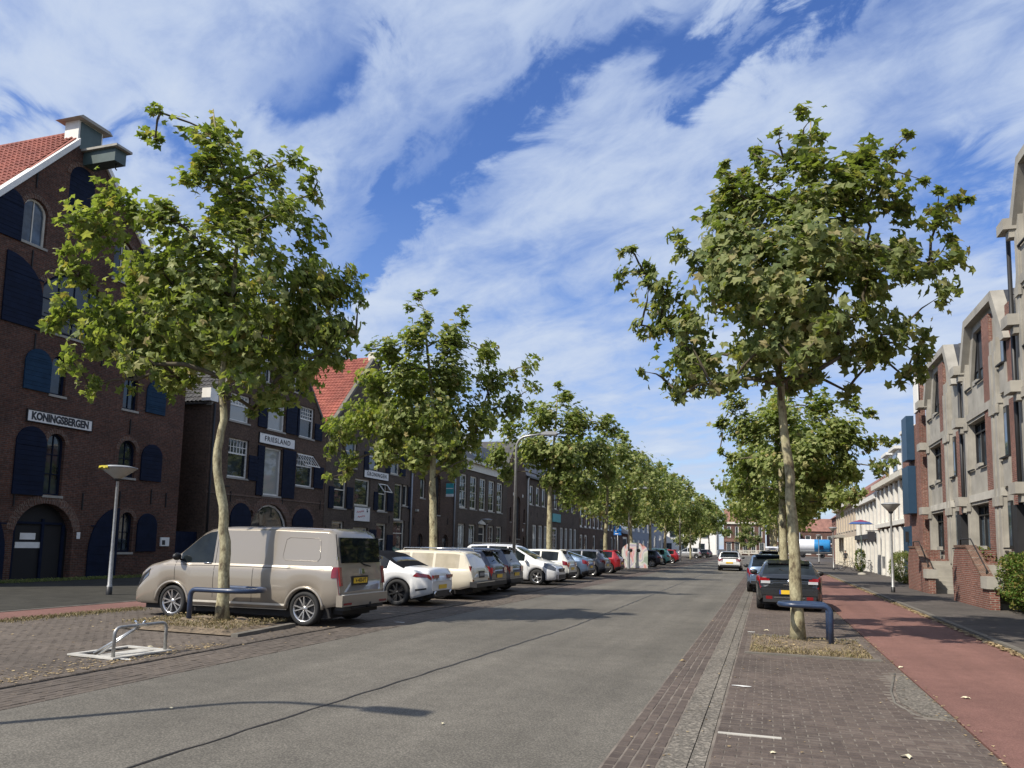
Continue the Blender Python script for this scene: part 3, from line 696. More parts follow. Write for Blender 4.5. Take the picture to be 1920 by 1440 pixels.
fallen(-8.95, 9.7, 0.12, 0.7, 'pale leaf just behind the parking lock plate')
# slot grate in the left footpath
g = thing('drain_grate', 'small dark drain grate at the edge of the left footpath', 'drain', (-15.7, 15.0, 0.0))
for k in range(3): MB().box(-0.13, -0.22+k*0.16, 0.0, 0.13, -0.10+k*0.16, 0.006).build('grate_bar', 'black_iron', g)

# ------------------------------------------------------------------ street furniture
def arc_pts(c, r, a0, a1, n, plane):
    out = []
    for i in range(n+1):
        a = a0+(a1-a0)*i/n; u, v = r*cos(a), r*sin(a); out.append(plane(c, u, v))
    return out
def tree_guard(label, x, y, flip, zb=0.0, length=0.95, h=0.66, gap=0.42, rz=0.0):
    t = thing('tree_guard', label, 'tree guard', (x, y, zb), rz, 'blue tube guards round the plane trees')
    r = 0.048; cr = 0.12; s = -1 if flip else 1
    # foot A rises, bends over, runs along +s*x, U-turns and comes back to foot B
    pts = [(0, 0, -0.05), (0, 0, h-cr)]
    for i in range(1, 6): a = pi/2*i/5; pts.append((s*cr*(1-cos(a)), 0, h-cr+cr*sin(a)))
    pts.append((s*(length-gap/2), 0, h))
    for i in range(1, 13): a = pi*i/12; pts.append((s*(length-gap/2+gap/2*sin(a)), gap/2*(1-cos(a)), h))
    pts.append((s*cr, gap, h))
    for i in range(1, 6): a = pi/2*i/5; pts.append((s*cr*(1-sin(a)), gap, h-cr+cr*cos(a)))
    pts.append((0, gap, -0.05))
    MB().tube(pts, r, 12).build('hoop', 'guard_blue', t)
    for yy in (0, gap): MB().lathe([(0.001, 0.012), (0.075, 0.012), (0.08, 0.0)], 14, (0, yy, 0.0)).build('foot_ring', 'guard_blue', t)
tree_guard('blue tube guard bent round the trunk of the right plane tree', 1.10, 15.12, True, 0.03, 0.86, 0.67, 0.6)
tree_guard('blue tube guard round the left plane tree in front of the van', -10.45, 12.25, False, 0.09, 1.25, 0.60, 0.85)
# parking lock
t = thing('parking_lock', 'grey steel folding parking lock hoop on a flat base plate', 'parking lock', (-8.86, 9.04, 0.0), radians(-4))
mb = MB(); L, W = 0.52, 0.44
for b in ((-W, -L, 0, W, -L+0.10, 0.022), (-W, L-0.10, 0, W, L, 0.022), (-W, -L+0.102, 0, -W+0.09, L-0.102, 0.022), (W-0.13, -L+0.102, 0, W, L-0.102, 0.022)): mb.box(*b)
mb.build('base_plate', 'plate_steel', t)
MB().box(-0.05, -0.40, 0.0, 0.22, 0.38, 0.014).build('cover_plate', 'plate_steel', t)
pts = [(0.36, -0.45, 0.0), (0.36, -0.45, 0.33)]+[(0.36, -0.45+0.09*(1-cos(a)), 0.33+0.09*sin(a)) for a in (0.3, 0.6, 0.9, 1.2, pi/2)]+[(0.36, 0.36, 0.42)]+[(0.36, 0.36+0.09*sin(a), 0.33+0.09*cos(a)) for a in (0.3, 0.6, 0.9, 1.2, pi/2)]+[(0.36, 0.45, 0.0)]
MB().tube(pts, 0.024, 10).build('hoop', 'galvanised', t)
mb = MB(); mb.tube([(-0.12, -0.35, 0.02), (0.34, -0.02, 0.40)], 0.026, 6).tube([(0.0, -0.38, 0.02), (0.36, -0.1, 0.38)], 0.014, 6); mb.build('strut', 'steel', t)
mb = MB(); mb.tube([(0.35, -0.06, 0.43), (0.33, -0.10, 0.49)], 0.016, 8).tube([(0.35, 0.02, 0.43), (0.36, 0.05, 0.48)], 0.014, 8).box(0.31, -0.09, 0.40, 0.40, 0.05, 0.43); mb.build('lock', 'chrome', t)

def post_lamp(label, x, y, z, h=3.65, r=0.36, patch=False, group='low lamps with inverted cone heads'):
    t = thing('post_lamp', label, 'lamp', (x, y, z), random.uniform(0, 6), group)
    MB().lathe([(0.075, 0.0), (0.075, 0.25), (0.06, 0.27), (0.055, 1.2), (0.045, 1.25), (0.04, h-0.35), (0.045, h-0.33)], 14).build('pole', 'galvanised', t)
    MB().lathe([(0.082, 0.0), (0.082, 0.22), (0.06, 0.23)], 14).build('pole_base', 'black_paint', t)
    MB().lathe([(0.05, h-0.36), (0.09, h-0.33), (r*0.93, h-0.05), (r*0.95, h-0.03)], 24).build('lamp_shade', 'lamp_glass', t)
    MB().lathe([(0.07, h-0.40), (0.10, h-0.33), (0.09, h-0.29)], 16).build('collar', 'black_paint', t)
    MB().lathe([(r*0.96, h-0.035), (r, h-0.02), (r, h), (r*0.6, h+0.045), (0.001, h+0.06)], 24).build('cap', 'zinc', t)
    if patch:
        mb = MB()
        for a0 in (-1.75, -1.5, -1.3, -1.1): mb.lathe([(r*1.01, h-0.03), (r*1.02, h+0.01)], 3, (0, 0, 0))
        mb = MB(); a1 = -pi/2-t.rotation_euler.z
        for k in range(7):
            a = a1-0.9+k*0.16; q = (r+0.006); q2 = r*0.75
            zz = random.uniform(-.05, -.01)
            mb.add([(q*cos(a), q*sin(a), h-0.02+zz), (q*cos(a+.15), q*sin(a+.15), h-0.02+zz), (q*cos(a+.15), q*sin(a+.15), h+0.01), (q*cos(a), q*sin(a), h+0.01), (q2*cos(a+.1), q2*sin(a+.1), h-0.11), ], [(0, 1, 2, 3), (4, 1, 0)])
        mb.build('paint_splash', 'yellow_paint', t)
post_lamp('post lamp with yellow-splashed head before the first warehouse', -17.67, 17.42, 0.0, 3.62, 0.50, True)
post_lamp('grey cone-headed post lamp at the edge of the right footpath', 5.0, 35.5, 0.05, 3.66, 0.37)
post_lamp('second post lamp on the right footpath, near the bicycle', 5.6, 72.5, 0.05, 3.66, 0.36)
post_lamp('farthest post lamp on the right footpath, before the tanker', 6.6, 108, 0.05, 3.66, 0.36)
post_lamp('post lamp with flat head in front of the white-corniced house', -21.5, 59.0, 0.0, 3.6, 0.45)
def street_lamp(label, x, y, h=6.2, arm=1.7, grp='tall street lamps with a bent arm'):
    t = thing('street_lamp', label, 'street lamp', (x, y, -0.02), 0, grp)
    MB().lathe([(0.11, 0.0), (0.11, 1.15), (0.115, 1.2), (0.085, 1.3), (0.075, 1.35)], 14).build('lower_pole', 'zinc', t)
    pts = [(0, 0, 1.3), (0, 0, h-0.55)]+[(0.5*(1-cos(a)), 0, h-0.55+0.5*sin(a)) for a in (0.3, 0.6, 0.9, 1.2, pi/2)]+[(arm-0.5, 0, h+0.03)]
    MB().tube(pts, [0.07]+[0.05]*(len(pts)-2)+[0.035], 10).build('pole', 'galvanised', t)
    mb = MB(); mb.prism([(arm-0.62, h-0.02), (arm, h-0.03), (arm+0.08, h+0.02), (arm, h+0.10), (arm-0.4, h+0.12), (arm-0.62, h+0.07)], -0.11, 0.11); mb.build('lamp_head', 'zinc', t)
    MB().prism([(arm-0.5, h-0.06), (arm-0.02, h-0.06), (arm-0.02, h-0.022), (arm-0.5, h-0.022)], -0.08, 0.08).build('lamp_lens', 'lamp_glass', t)
street_lamp('tall bent-arm street lamp by the white people carrier, nearest in view', -9.76, 30.1)
street_lamp('tall street lamp beside the painted recycling container', -10.0, 59.5, 6.2)
street_lamp('third tall street lamp, farther along the left parking bays', -10.0, 97, 6.2)
street_lamp('fourth tall street lamp near the far crossing', -8.5, 150, 7.5)
o = street_lamp('tall street lamp behind the camera on the left kerb, out of the picture', -8.62, 2.85, 6.1)
# parking sign
t = thing('parking_sign', 'blue parking sign on a thin post before the terrace', 'sign', (-11.0, 60.2, 0))
MB().tube([(0, 0, 0), (0, 0, 3.3)], 0.03, 8).build('post', 'galvanised', t)
b = MB().box(-0.30, -0.05, 2.55, 0.30, -0.03, 3.25).build('sign_board', 'sign_blue', t)
text_mesh('P', 0.55, 'sign_white', b, 'letter', (-0.05, -0.056, 3.0), (pi/2, 0, 0), bold=0.01); MB().box(-0.2, -0.056, 2.62, 0.1, -0.0505, 2.68).build('sign_mark', 'sign_white', b)
# painted recycling container
t = thing('recycling_container', 'rounded recycling container with pastel mural beside the tall lamp', 'container', (-9.75, 60.9, 0), radians(8))
def cont_mat():
    m, nt, b = new_mat('mural'); co = objco(nt); mp = N(nt, 'ShaderNodeMapping'); mp.inputs['Scale'].default_value = (1.0, 1.0, 0.55); nt.links.new(co, mp.inputs[0])
    n = N(nt, 'ShaderNodeTexNoise'); n.inputs['Scale'].default_value = 1.5; n.inputs['Detail'].default_value = 1; n.inputs['Distortion'].default_value = 1.0; nt.links.new(mp.outputs[0], n.inputs['Vector'])
    c = ramp_n(nt, n.outputs['Fac'], [(0.30, (0.05, 0.05, 0.05)), (0.36, (0.60, 0.32, 0.24)), (0.43, (0.62, 0.30, 0.34)), (0.48, (0.66, 0.60, 0.52)), (0.54, (0.40, 0.36, 0.46)), (0.60, (0.68, 0.66, 0.58)), (0.68, (0.30, 0.36, 0.28))])
    nt.links.new(c, b.inputs['Base Color']); b.inputs['Roughness'].default_value = 0.6; MATS['mural'] = m
cont_mat()
p = [(-1.0, 0.05), (1.0, 0.05), (1.0, 1.35), (0.9, 1.62), (0.62, 1.85), (0.25, 1.98), (-0.25, 1.98), (-0.62, 1.85), (-0.9, 1.62), (-1.0, 1.35)]
MB().prism(p, -0.75, 0.75).build('shell', 'mural', t); MB().box(-1.03, -0.78, 0.0, 1.03, 0.78, 0.05).build('base', 'kerb_stone', t)
MB().lathe([(0.001, -0.02), (0.12, -0.02), (0.13, 0.0)], 14, (0.3, -0.755, 1.4), axis='y').build('bottle_hole', 'rubber', t)
MB().lathe([(0.001, -0.02), (0.12, -0.02), (0.13, 0.0)], 14, (-0.3, -0.755, 1.4), axis='y').build('bottle_hole', 'rubber', t)
t = thing('mirror_ball', 'white round-headed post at the left of the painted container', 'post', (-11.3, 61.5, 0)); MB().tube([(0, 0, 0), (0, 0, 0.9)], 0.04, 8).build('post', 'galvanised', t); MB().ell((0, 0, 1.05), (0.26, 0.16, 0.26)).build('head', 'sign_white', t)
# parasol
t = thing('parasol', 'open parasol with red and blue canopy outside the white houses', 'parasol', (6.6, 61.0, 0.05))
MB().tube([(0, 0, 0), (0, 0, 3.9)], 0.03, 8).build('pole', 'green_paint', t); MB().lathe([(0.3, 0), (0.3, 0.1), (0.05, 0.16)], 16).build('base', 'concrete', t)
for i, (m_, r0, r1, z0, z1) in enumerate((('canopy_red', 0.02, 0.6, 3.95, 3.78), ('canopy_blue', 0.6, 0.85, 3.778, 3.62))):
    simple('canopy_red', (0.20, 0.03, 0.06), 0.8); simple('canopy_blue', (0.04, 0.08, 0.22), 0.8)
    MB().lathe([(r0, z0), (r1, z1)], 10, smooth=False).build('canopy', m_, t)
t = thing('hanging_banner', 'dark banner hanging on a bracket below the parasol', 'banner', (7.2, 60.0, 2.4)); MB().box(-0.3, -0.02, 0.0, 0.2, 0.02, 0.75).build('cloth', 'dark_cloth', t); MB().tube([(-0.4, 0, 0.8), (1.0, 0, 0.8)], 0.025, 6).build('bracket', 'black_iron', t)
# bicycles
def bicycle(label, x, y, rz, mat):
    t = thing('bicycle', label, 'bicycle', (x, y, 0.05), rz, 'bicycles outside the white houses')
    for cx in (-0.53, 0.53):
        w = MB().lathe([(0.335, -0.018), (0.355, 0), (0.335, 0.018), (0.32, 0), (0.335, -0.018)], 24, (cx, 0, 0.355), axis='y').build('wheel', 'rubber', t)
        m = MB(); [m.tube([(cx, 0, 0.355), (cx+0.32*cos(a), 0, 0.355+0.32*sin(a))], 0.004, 3) for a in [i*pi/6 for i in range(12)]]; m.build('spokes', 'steel', w)
    m = MB()
    for a, b in (((-0.53, 0.355), (-0.12, 0.30)), ((-0.12, 0.30), (-0.22, 0.88)), ((-0.12, 0.30), (0.36, 0.80)), ((-0.20, 0.74), (0.35, 0.86)), ((-0.53, 0.355), (-0.2, 0.74)), ((0.53, 0.355), (0.33, 1.05))): m.tube([(a[0], 0, a[1]), (b[0], 0, b[1])], 0.018, 6)
    m.build('frame', mat, t)
    MB().ell((-0.24, 0, 0.93), (0.13, 0.08, 0.035)).build('saddle', 'black_paint', t)
    MB().tube([(0.12, -0.3, 1.08), (0.30, -0.2, 1.1), (0.33, 0, 1.06), (0.30, 0.2, 1.1), (0.12, 0.3, 1.08)], 0.013, 6).build('handlebar', 'steel', t)
    MB().box(-0.75, -0.06, 0.74, -0.35, 0.06, 0.76).build('carrier', 'black_iron', t)
bicycle('black bicycle parked by the white houses, nearer the road', 6.55, 70.5, radians(10), 'black_paint'); bicycle('grey bicycle leaning near the white house doors', 7.8, 69.2, radians(170), 'galvanised')
# ------------------------------------------------------------------ left terrace (fronts on x = -24.5, facing +x)
XL = -24.5
def left(name, label, Y0, wall): return Building(name, label, XL, Y0, pi/2, wall)
def S(b, Y): return Y-b.o.location.y
def roof_slabs(b, s0, s1, sp, zl, zp, D, mat, over=0.12, y0=0.1, t=0.1, name='roof'):
    """two slopes meeting at sp"""
    mb = MB()
    for a, za in ((s0-over, zl), (s1+over, zl)):
        d = 1 if a < sp else -1
        mb.prism([(a, za-over*0.3), (sp, zp), (sp, zp+t), (a, za-over*0.3+t)], y0, D)
    return mb.build(name, mat, b.o)
def gable_tiles(b, s0, sp, zl, zp, D, mat, nparts, y0=0.3, tw=0.24, tl=0.31, t=0.1, right_side=None):
    L = sqrt((sp-s0)**2+(zp-zl)**2); v = ((sp-s0)/L, 0, (zp-zl)/L)
    tile_field(b.o, (s0, y0, zl+t), (0, 1, 0), v, int((D-y0)/tw), int(L/tl), mat, nparts, tw, tl)
def sign_board(b, x0, x1, z0, z1, text, size, sx=1.0, frame=0.03, bold=0.018, sp=1.0):
    t = b.box('sign_board', 'sign_white', x0, -0.06, z0, x1, -0.015, z1)
    m = MB(); f = frame
    for q in ((x0-f, z0-f, x1+f, z0), (x0-f, z1, x1+f, z1+f), (x0-f, z0, x0, z1), (x1, z0, x1+f, z1)): m.box(q[0], -0.075, q[1], q[2], -0.01, q[3])
    m.build('sign_frame', 'black_iron', t)
    text_mesh(text, size, 'sign_black', t, 'lettering', ((x0+x1)/2, -0.066, (z0+z1)/2-0.005), (pi/2, 0, 0), bold=bold, sx=sx, spacing=sp)
    return t

# B1: the tall warehouse KONINGSBERGEN
b = left('warehouse', 'tall dark brick warehouse with blue shutters and the sign KONINGSBERGEN', 15.7, 'brick_brown')
s = lambda Y: Y-15.7
W1 = 11.85; C1 = 5.9
b.window(s(19.12), s(20.08), 11.85, 13.5, 0.42, 'cream_paint', cols=2, glass='glass_sky'); b.window(s(23.1), s(24.06), 11.85, 13.5, 0.42, 'cream_paint', cols=2)
b.window(s(20.15), s(23.0), 8.95, 11.35, 0.75, 'navy_paint', cols=4, rows=2, fw=0.1)
b.window(s(20.78), s(21.4), 6.7, 8.15, 0.3, 'navy_paint', cols=1); b.window(s(24.1), s(24.85), 6.75, 8.15, 0.35, 'navy_paint', cols=2); b.window(s(17.3), s(18.1), 6.75, 8.15, 0.35, 'navy_paint')
b.window(s(20.85), s(21.6), 3.05, 5.3, 0.36, 'navy_paint', cols=2, rows=3, sill='concrete'); b.window(s(24.1), s(24.97), 4.0, 5.5, 0.43, 'navy_paint', cols=2, rows=2); b.window(s(24.4), s(25.1), 1.0, 2.6, 0.35, 'navy_paint', cols=2, rows=2)
b.window(s(17.2), s(18.1), 4.0, 5.5, 0.43, 'navy_paint', cols=2)
for p in (arch_poly(s(20.83), s(21.95), 13.6, 15.55, 0.5),): b.holes.append(p); shutter(b.o, p, y=0.0)
for a, c, z0, z1, r in ((18.15, 19.08, 11.75, 13.45, 0.42), (24.1, 25.0, 11.75, 13.45, 0.42), (19.68, 20.72, 6.7, 8.2, 0.45), (25.28, 26.35, 6.8, 8.2, 0.45), (16.2, 17.2, 6.8, 8.2, 0.45), (19.62, 20.8, 3.0, 5.42, 0.5), (25.25, 26.38, 3.95, 5.5, 0.5), (25.3, 26.36, 1.02, 2.6, 0.48), (16.1, 17.1, 3.95, 5.5, 0.5)):
    shutter(b.o, arch_poly(s(a), s(c), z0, z1, r), 'blue_paint' if z0 > 6 and z1 < 9 else 'navy_paint')
shutter(b.o, quarter_poly(s(18.65), s(20.12), 8.85, 11.3, 9.9, False)); shutter(b.o, quarter_poly(s(23.05), s(24.5), 8.85, 11.3, 9.9, True))
shutter(b.o, quarter_poly(s(22.95), s(24.32), 0.0, 2.75, 1.0, True), plank=0.3, name='arched_door_leaf'); shutter(b.o, quarter_poly(s(18.2), s(19.55), -0.05, 2.75, 1.0, False), plank=0.3, name='arched_door_leaf')
for x in (21.1, 22.0): b.box('balcony_rail', 'black_iron', s(20.2), -0.09, 8.98+(x-21.1)*0.6, s(22.95), -0.06, 9.02+(x-21.1)*0.6)
# arched entrance with doors set back
p = arch_poly(s(19.85), s(22.25), -0.12, 2.75, 1.0); b.holes.append(p)
d = MB().prism(p, 0.30, 0.34).build('door', 'dark_void', b.o)
MB().box(s(20.0), 0.24, -0.12, s(20.12), 0.295, 2.3).box(s(21.15), 0.24, -0.1, s(21.25), 0.295, 2.2).box(s(22.0), 0.24, -0.1, s(22.12), 0.295, 2.0).box(s(20.1), 0.235, 2.0, s(22.0), 0.29, 2.08).build('door_frame', 'navy_paint', d)
MB().box(s(20.35), 0.28, 1.45, s(20.95), 0.297, 1.68).box(s(20.18), 0.275, 1.15, s(21.2), 0.297, 1.36).build('notice', 'sign_white', d)
b.box('doorstep', 'concrete', s(19.9), -0.25, -0.16, s(22.2), 0.29, -0.10)
b.box('house_number', 'sign_white', s(22.42), -0.03, 1.5, s(22.56), -0.004, 1.75)
arch_ring(b.o, s(19.85), s(22.25), 1.75, 1.0, 0.32, n=31); arch_ring(b.o, s(20.15), s(23.0), 10.6, 0.75, 0.24, n=31)
for a, c, z, r in ((19.12, 20.08, 13.08, .42), (23.1, 24.06, 13.08, .42), (20.83, 21.95, 15.05, .5), (20.85, 21.6, 4.94, .36), (24.1, 24.97, 5.07, .43), (24.4, 25.1, 2.25, .35), (24.1, 24.85, 7.8, .35)): arch_ring(b.o, s(a), s(c), z, r, 0.17, n=15)
for Y, z in ((19.5, 13.9), (19.6, 11.0), (20.0, 8.1), (24.55, 5.75), (19.75, 2.6), (22.55, 2.6), (25.95, 3.0), (24.3, 2.8), (18.0, 8.4), (26.8, 2.9), (22.9, 8.2)): b.anchor(s(Y), z, 0.62)
sign_board(b, s(19.95), s(22.65), 5.60, 5.98, 'KONINGSBERGEN', 0.37, 0.80)
b.box('letter_box', 'sign_white', s(26.62), -0.08, 1.25, s(27.1), -0.02, 1.62)
b.box('letter_box_mark', 'sign_black', s(26.68), -0.084, 1.3, s(26.86), -0.081, 1.5)
b.finish([(0, -0.15), (W1, -0.15), (W1, 10.1), (6.5, 16.3), (5.25, 16.3), (0, 10.1)], D=12)
roof_slabs(b, 0, W1, C1, 10.0, 17.2, 12, 'tile_red')
gable_tiles(b, -0.12, C1, 9.9, 17.17, 11.8, 'tile_red', 300, 0.28)
for q in ([(-0.2, 9.85), (5.35, 16.3), (5.35, 16.57), (-0.2, 10.12)], [(W1+0.2, 9.85), (W1+0.2, 10.12), (6.4, 16.57), (6.4, 16.3)]):
    MB().prism(q, -0.10, 0.26).build('verge', 'white_paint', b.o)
c = MB().box(5.32, 0.02, 16.2, 6.42, 0.70, 17.3).build('gable_turret', 'white_paint', b.o)
MB().box(5.40, -0.015, 16.2, 6.34, 0.018, 17.26).build('turret_front', 'green_paint', c)
MB().prism([(5.08, 17.30), (6.66, 17.30), (6.50, 17.42), (5.24, 17.42)], -0.24, 0.95).build('turret_cap', 'concrete', c)
h = MB().box(5.6, -1.55, 15.62, 6.12, 0.0, 16.12).build('hoist_beam', 'green_paint', b.o)
MB().box(5.48, -1.72, 16.125, 6.24, 0.0, 16.21).build('hoist_cap', 'concrete', h)
MB().tube([(5.86, -1.35, 15.62), (5.86, -1.35, 15.42), (5.90, -1.38, 15.38)], 0.025, 6).build('hook', 'black_iron', h)

# passage between B1 and B2
b = left('passage_wing', 'low dark wing set back between the two warehouses, with white downpipe', 27.56, 'brick_dark'); b.o.location.x = XL-2.2
b.finish([(0, -0.15), (1.75, -0.15), (1.75, 7.3), (0, 7.3)], D=6);
MB().add([(0, -0.4, 7.32), (1.75, -0.4, 7.32), (1.75, 5, 10.3), (0, 5, 10.3)], [(0, 1, 2, 3)]).build('roof', 'tile_dark', b.o)
tile_field(b.o, (0, -0.35, 7.36), (1, 0, 0), (0, 0.87, 0.49), 7, 12, 'tile_dark', 0)
b.box('gutter', 'black_paint', 0, -0.55, 7.2, 1.75, -0.38, 7.33)
MB().tube([(1.3, -0.45, 7.25), (1.25, -0.40, 7.1), (0.95, -0.10, 6.9), (0.95, -0.08, 0.1)], 0.05, 8).build('downpipe', 'white_paint', b.o)
t = thing('gate', 'dark blue plank gate closing the passage beside the warehouse', 'gate', (XL-0.35, 27.6, 0), pi/2)
for k in range(11): MB().box(0.05+k*0.148, 0, -0.05, 0.19+k*0.148, 0.04, 1.9).build('plank', 'navy_paint', t)
MB().box(0.05, 0.045, 0.3, 1.68, 0.09, 0.42).box(0.05, 0.045, 1.5, 1.68, 0.09, 1.62).build('rail', 'navy_paint', t)

# B2: FRIESLAND
b = left('warehouse', 'brown brick gabled warehouse with white sash windows and the sign FRIESLAND', 29.3, 'brick_dark'); s = lambda Y: Y-29.3
W = 10.0; C = 4.95
for a, c, z0, z1 in ((30.66, 32.2, 4.6, 6.5), (36.35, 38.05, 4.6, 6.45)):
    b.window(s(a), s(c), z0, z1, 0, 'white_paint', 0.08, cols=1, transom=0.62, tgrid=(6, 2), glass='glass')
f = b.window(s(33.55), s(35.1), 7.35, 9.1, 0, 'white_paint', 0.08, transom=0.6, tgrid=(6, 3), glass='glass_curtain'); b.window(s(36.4), s(37.9), 7.35, 9.1, 0, 'white_paint', 0.08, transom=0.6, tgrid=(6, 3))
b.window(s(30.6), s(32.1), 7.35, 8.7, 0, 'white_paint', 0.08, transom=0.6, tgrid=(6, 3), glass='glass_curtain')
b.window(s(33.45), s(35.0), 3.9, 6.4, 0, 'white_paint', 0.09, glass='glass_curtain', name='french_window')
b.window(s(34.9), s(36.05), 9.75, 11.2, 0, 'white_paint', 0.08, transom=0.6, tgrid=(5, 2)); b.window(s(32.6), s(33.7), 9.75, 11.2, 0, 'white_paint', 0.08, transom=0.6, tgrid=(5, 2))
b.window(s(32.65), s(35.85), 0.1, 3.45, 1.3, 'white_paint', 0.1, cols=2, rows=2, transom=0.5, glass='glass', sill=None, name='arched_window', bar=0.11)
for a, c, z0, z1, m in ((32.2, 32.9, 4.55, 5.8, 0), (32.88, 33.42, 3.85, 6.4, 0), (35.05, 36.2, 3.85, 6.45, 0), (38.08, 39.05, 4.6, 5.85, 0), (35.15, 36.1, 7.35, 9.05, 0), (32.75, 33.5, 7.35, 9.05, 0), (37.95, 38.7, 7.35, 8.3, 0), (36.08, 36.7, 9.75, 11.0, 0), (36.2, 36.38, 7.35, 9.0, 0)): shutter(b.o, arch_poly(s(a), s(c), z0, z1))
for a, c in ((31.05, 32.6), (36.2, 38.2)): shutter(b.o, arch_poly(s(a), s(c), 0.0, 3.38, 0.65), plank=0.3, name='arched_door_leaf'); arch_ring(b.o, s(a), s(c), 2.73, 0.65, 0.22, n=21)
arch_ring(b.o, s(32.65), s(35.85), 2.15, 1.3, 0.42, n=35)
# open top light
v = MB().box(s(36.45), -0.5, 5.72, s(37.95), -0.45, 5.78).box(s(36.45), -0.02, 6.32, s(37.95), 0.03, 6.38)
for k in range(7): v.tube([(s(36.47)+k*0.243, -0.47, 5.75), (s(36.47)+k*0.243, 0.0, 6.35)], 0.022, 4)
v.build('open_top_light', 'white_paint', b.o)
b.box('brick_band', 'brick_arch', 0.0, -0.03, 3.72, W, -0.002, 3.80)
for Y, z in ((31.0, 3.4), (32.6, 8.9), (35.2, 3.5), (38.5, 8.6), (38.9, 3.4), (30.1, 3.9)): b.anchor(s(Y), z, 0.5)
MB().box(s(29.9), -0.04, 4.1, s(30.9), -0.01, 4.14).build('wall_anchor', 'black_iron', b.o)
sign_board(b, s(32.92), s(36.0), 6.55, 7.05, 'FRIESLAND', 0.36, 1.08, bold=0.006, sp=1.22)
b.finish([(0, -0.15), (W, -0.15), (W, 8.0), (C, 13.9), (0, 8.0)], D=9)
roof_slabs(b, 0, W, C, 7.9, 14.0, 9, 'tile_dark'); tile_field(b.o, (-0.1, 0.25, 8.0), (0, 1, 0), (0.636, 0, 0.771), 34, 25, 'tile_dark', 60)
for q in ([(-0.1, 7.8), (C, 13.9), (C, 14.08), (-0.1, 8.0)], [(W+0.1, 7.8), (W+0.1, 8.0), (C, 14.08), (C, 13.9)]): MB().prism(q, -0.06, 0.22).build('verge', 'kerb_stone', b.o)
MB().box(-0.25, -0.1, 8.0, 0.3, 0.4, 8.6).build('gable_foot', 'white_paint', b.o)
MB().tube([(0.12, -0.08, 7.9), (0.12, -0.08, 0)], 0.05, 8).build('downpipe', 'black_paint', b.o)

# B3: GRONINGEN
b = left('warehouse', 'narrow brick warehouse with red pantile roof and the sign GRONINGEN', 39.35, 'brick_grey'); s = lambda Y: Y-39.35
W = 11.4; C = 5.5
for a, c, z0, z1, k in ((40.3, 41.8, 3.6, 5.4, 0), (45.85, 47.2, 3.65, 5.55, 0)): b.window(s(a), s(c), z0, z1, 0, 'cream_paint', 0.1, transom=0.62)
b.window(s(42.8), s(44.8), 3.85, 5.6, 0, 'cream_paint', 0.12, name='french_window', glass='glass'); b.window(s(48.3), s(49.6), 3.15, 5.7, 0, 'cream_paint', 0.1, cols=1); b.window(s(49.62), s(50.4), 4.2, 5.7, 0, 'cream_paint', 0.1, glass='glass')
b.window(s(47.5), s(48.95), 6.3, 8.3, 0, 'cream_paint', 0.11, transom=0.6, tgrid=(2, 1), glass='glass_sky'); b.window(s(44.5), s(45.9), 6.2, 7.85, 0, 'cream_paint', 0.11, transom=0.6, glass='glass_sky'); b.window(s(41.5), s(42.9), 6.2, 7.85, 0, 'cream_paint', 0.11, transom=0.6, glass='glass_sky')
b.window(s(44.0), s(45.4), 9.3, 10.6, 0, 'cream_paint', 0.1, cols=2)
b.window(s(40.3), s(41.7), 1.2, 2.8, 0, 'cream_paint', 0.12); b.window(s(42.8), s(44.7), 0.0, 2.5, 0, 'cream_paint', 0.12, name='door_window', sill=None); b.window(s(45.85), s(47.3), 0.2, 2.83, 0, 'cream_paint', 0.12, cols=2, transom=0.6); 
b.window(s(48.3), s(50.1), 0.0, 3.1, 0, 'cream_paint', 0.13, transom=0.72, sill=None, name='door_window')
for a, c, z0, z1 in ((39.75, 40.3, 3.55, 4.85), (41.8, 42.55, 3.6, 4.95), (45.3, 45.85, 3.7, 4.9), (47.2, 48.05, 3.7, 5.0), (50.42, 50.75, 4.0, 5.6), (48.98, 49.8, 6.3, 7.8), (46.8, 47.45, 6.3, 7.8), (43.8, 44.4, 6.2, 7.4), (47.35, 48.2, 0.1, 2.1), (44.9, 45.8, 0.1, 2.4)): shutter(b.o, arch_poly(s(a), s(c), z0, z1))
t = b.box('poster', 'sign_white', s(42.85), -0.05, 2.9, s(44.8), -0.02, 3.8)
m = MB()
for (x, z) in ((43.1, 3.45), (43.25, 3.15)):
    m.tube([(s(x)+0.11*k, -0.056, z+0.045*((k % 2)*2-1)*(1 if k % 3 else .5)+k*0.012) for k in range(9)], 0.018, 4)
m.build('poster_script', 'red_ink', t); MB().ell((s(44.45), -0.055, 3.55), (0.09, 0.006, 0.07)).ell((s(44.36), -0.055, 3.66), (0.035, 0.006, 0.04)).ell((s(44.47), -0.055, 3.68), (0.035, 0.006, 0.04)).build('poster_emblem', 'navy_paint', t)
sign_board(b, s(43.85), s(47.2), 5.75, 6.25, 'GRONINGEN', 0.36, 1.12, bold=0.006, sp=1.2)
v = MB(); 
for q in ((0, 0, 0.08, 1.2), ): 
    for x0, x1, z0, z1 in ((45.9, 46.0, 0, 1), (47.05, 47.15, 0, 1)): v.tube([(s((x0+x1)/2), -0.42, 4.95), (s((x0+x1)/2), -0.02, 5.45)], 0.045, 4)
v.tube([(s(45.95), -0.42, 4.95), (s(47.1), -0.42, 4.95)], 0.045, 4).tube([(s(45.95), -0.02, 5.45), (s(47.1), -0.02, 5.45)], 0.045, 4); v.build('open_top_light', 'white_paint', b.o)
for Y, z in ((39.6, 2.0), (42.6, 3.0), (47.6, 2.9), (50.7, 2.6)): b.anchor(s(Y), z, 0.5)
b.finish([(0, -0.15), (W, -0.15), (W, 7.88), (C, 13.70), (0, 7.88)], D=9)
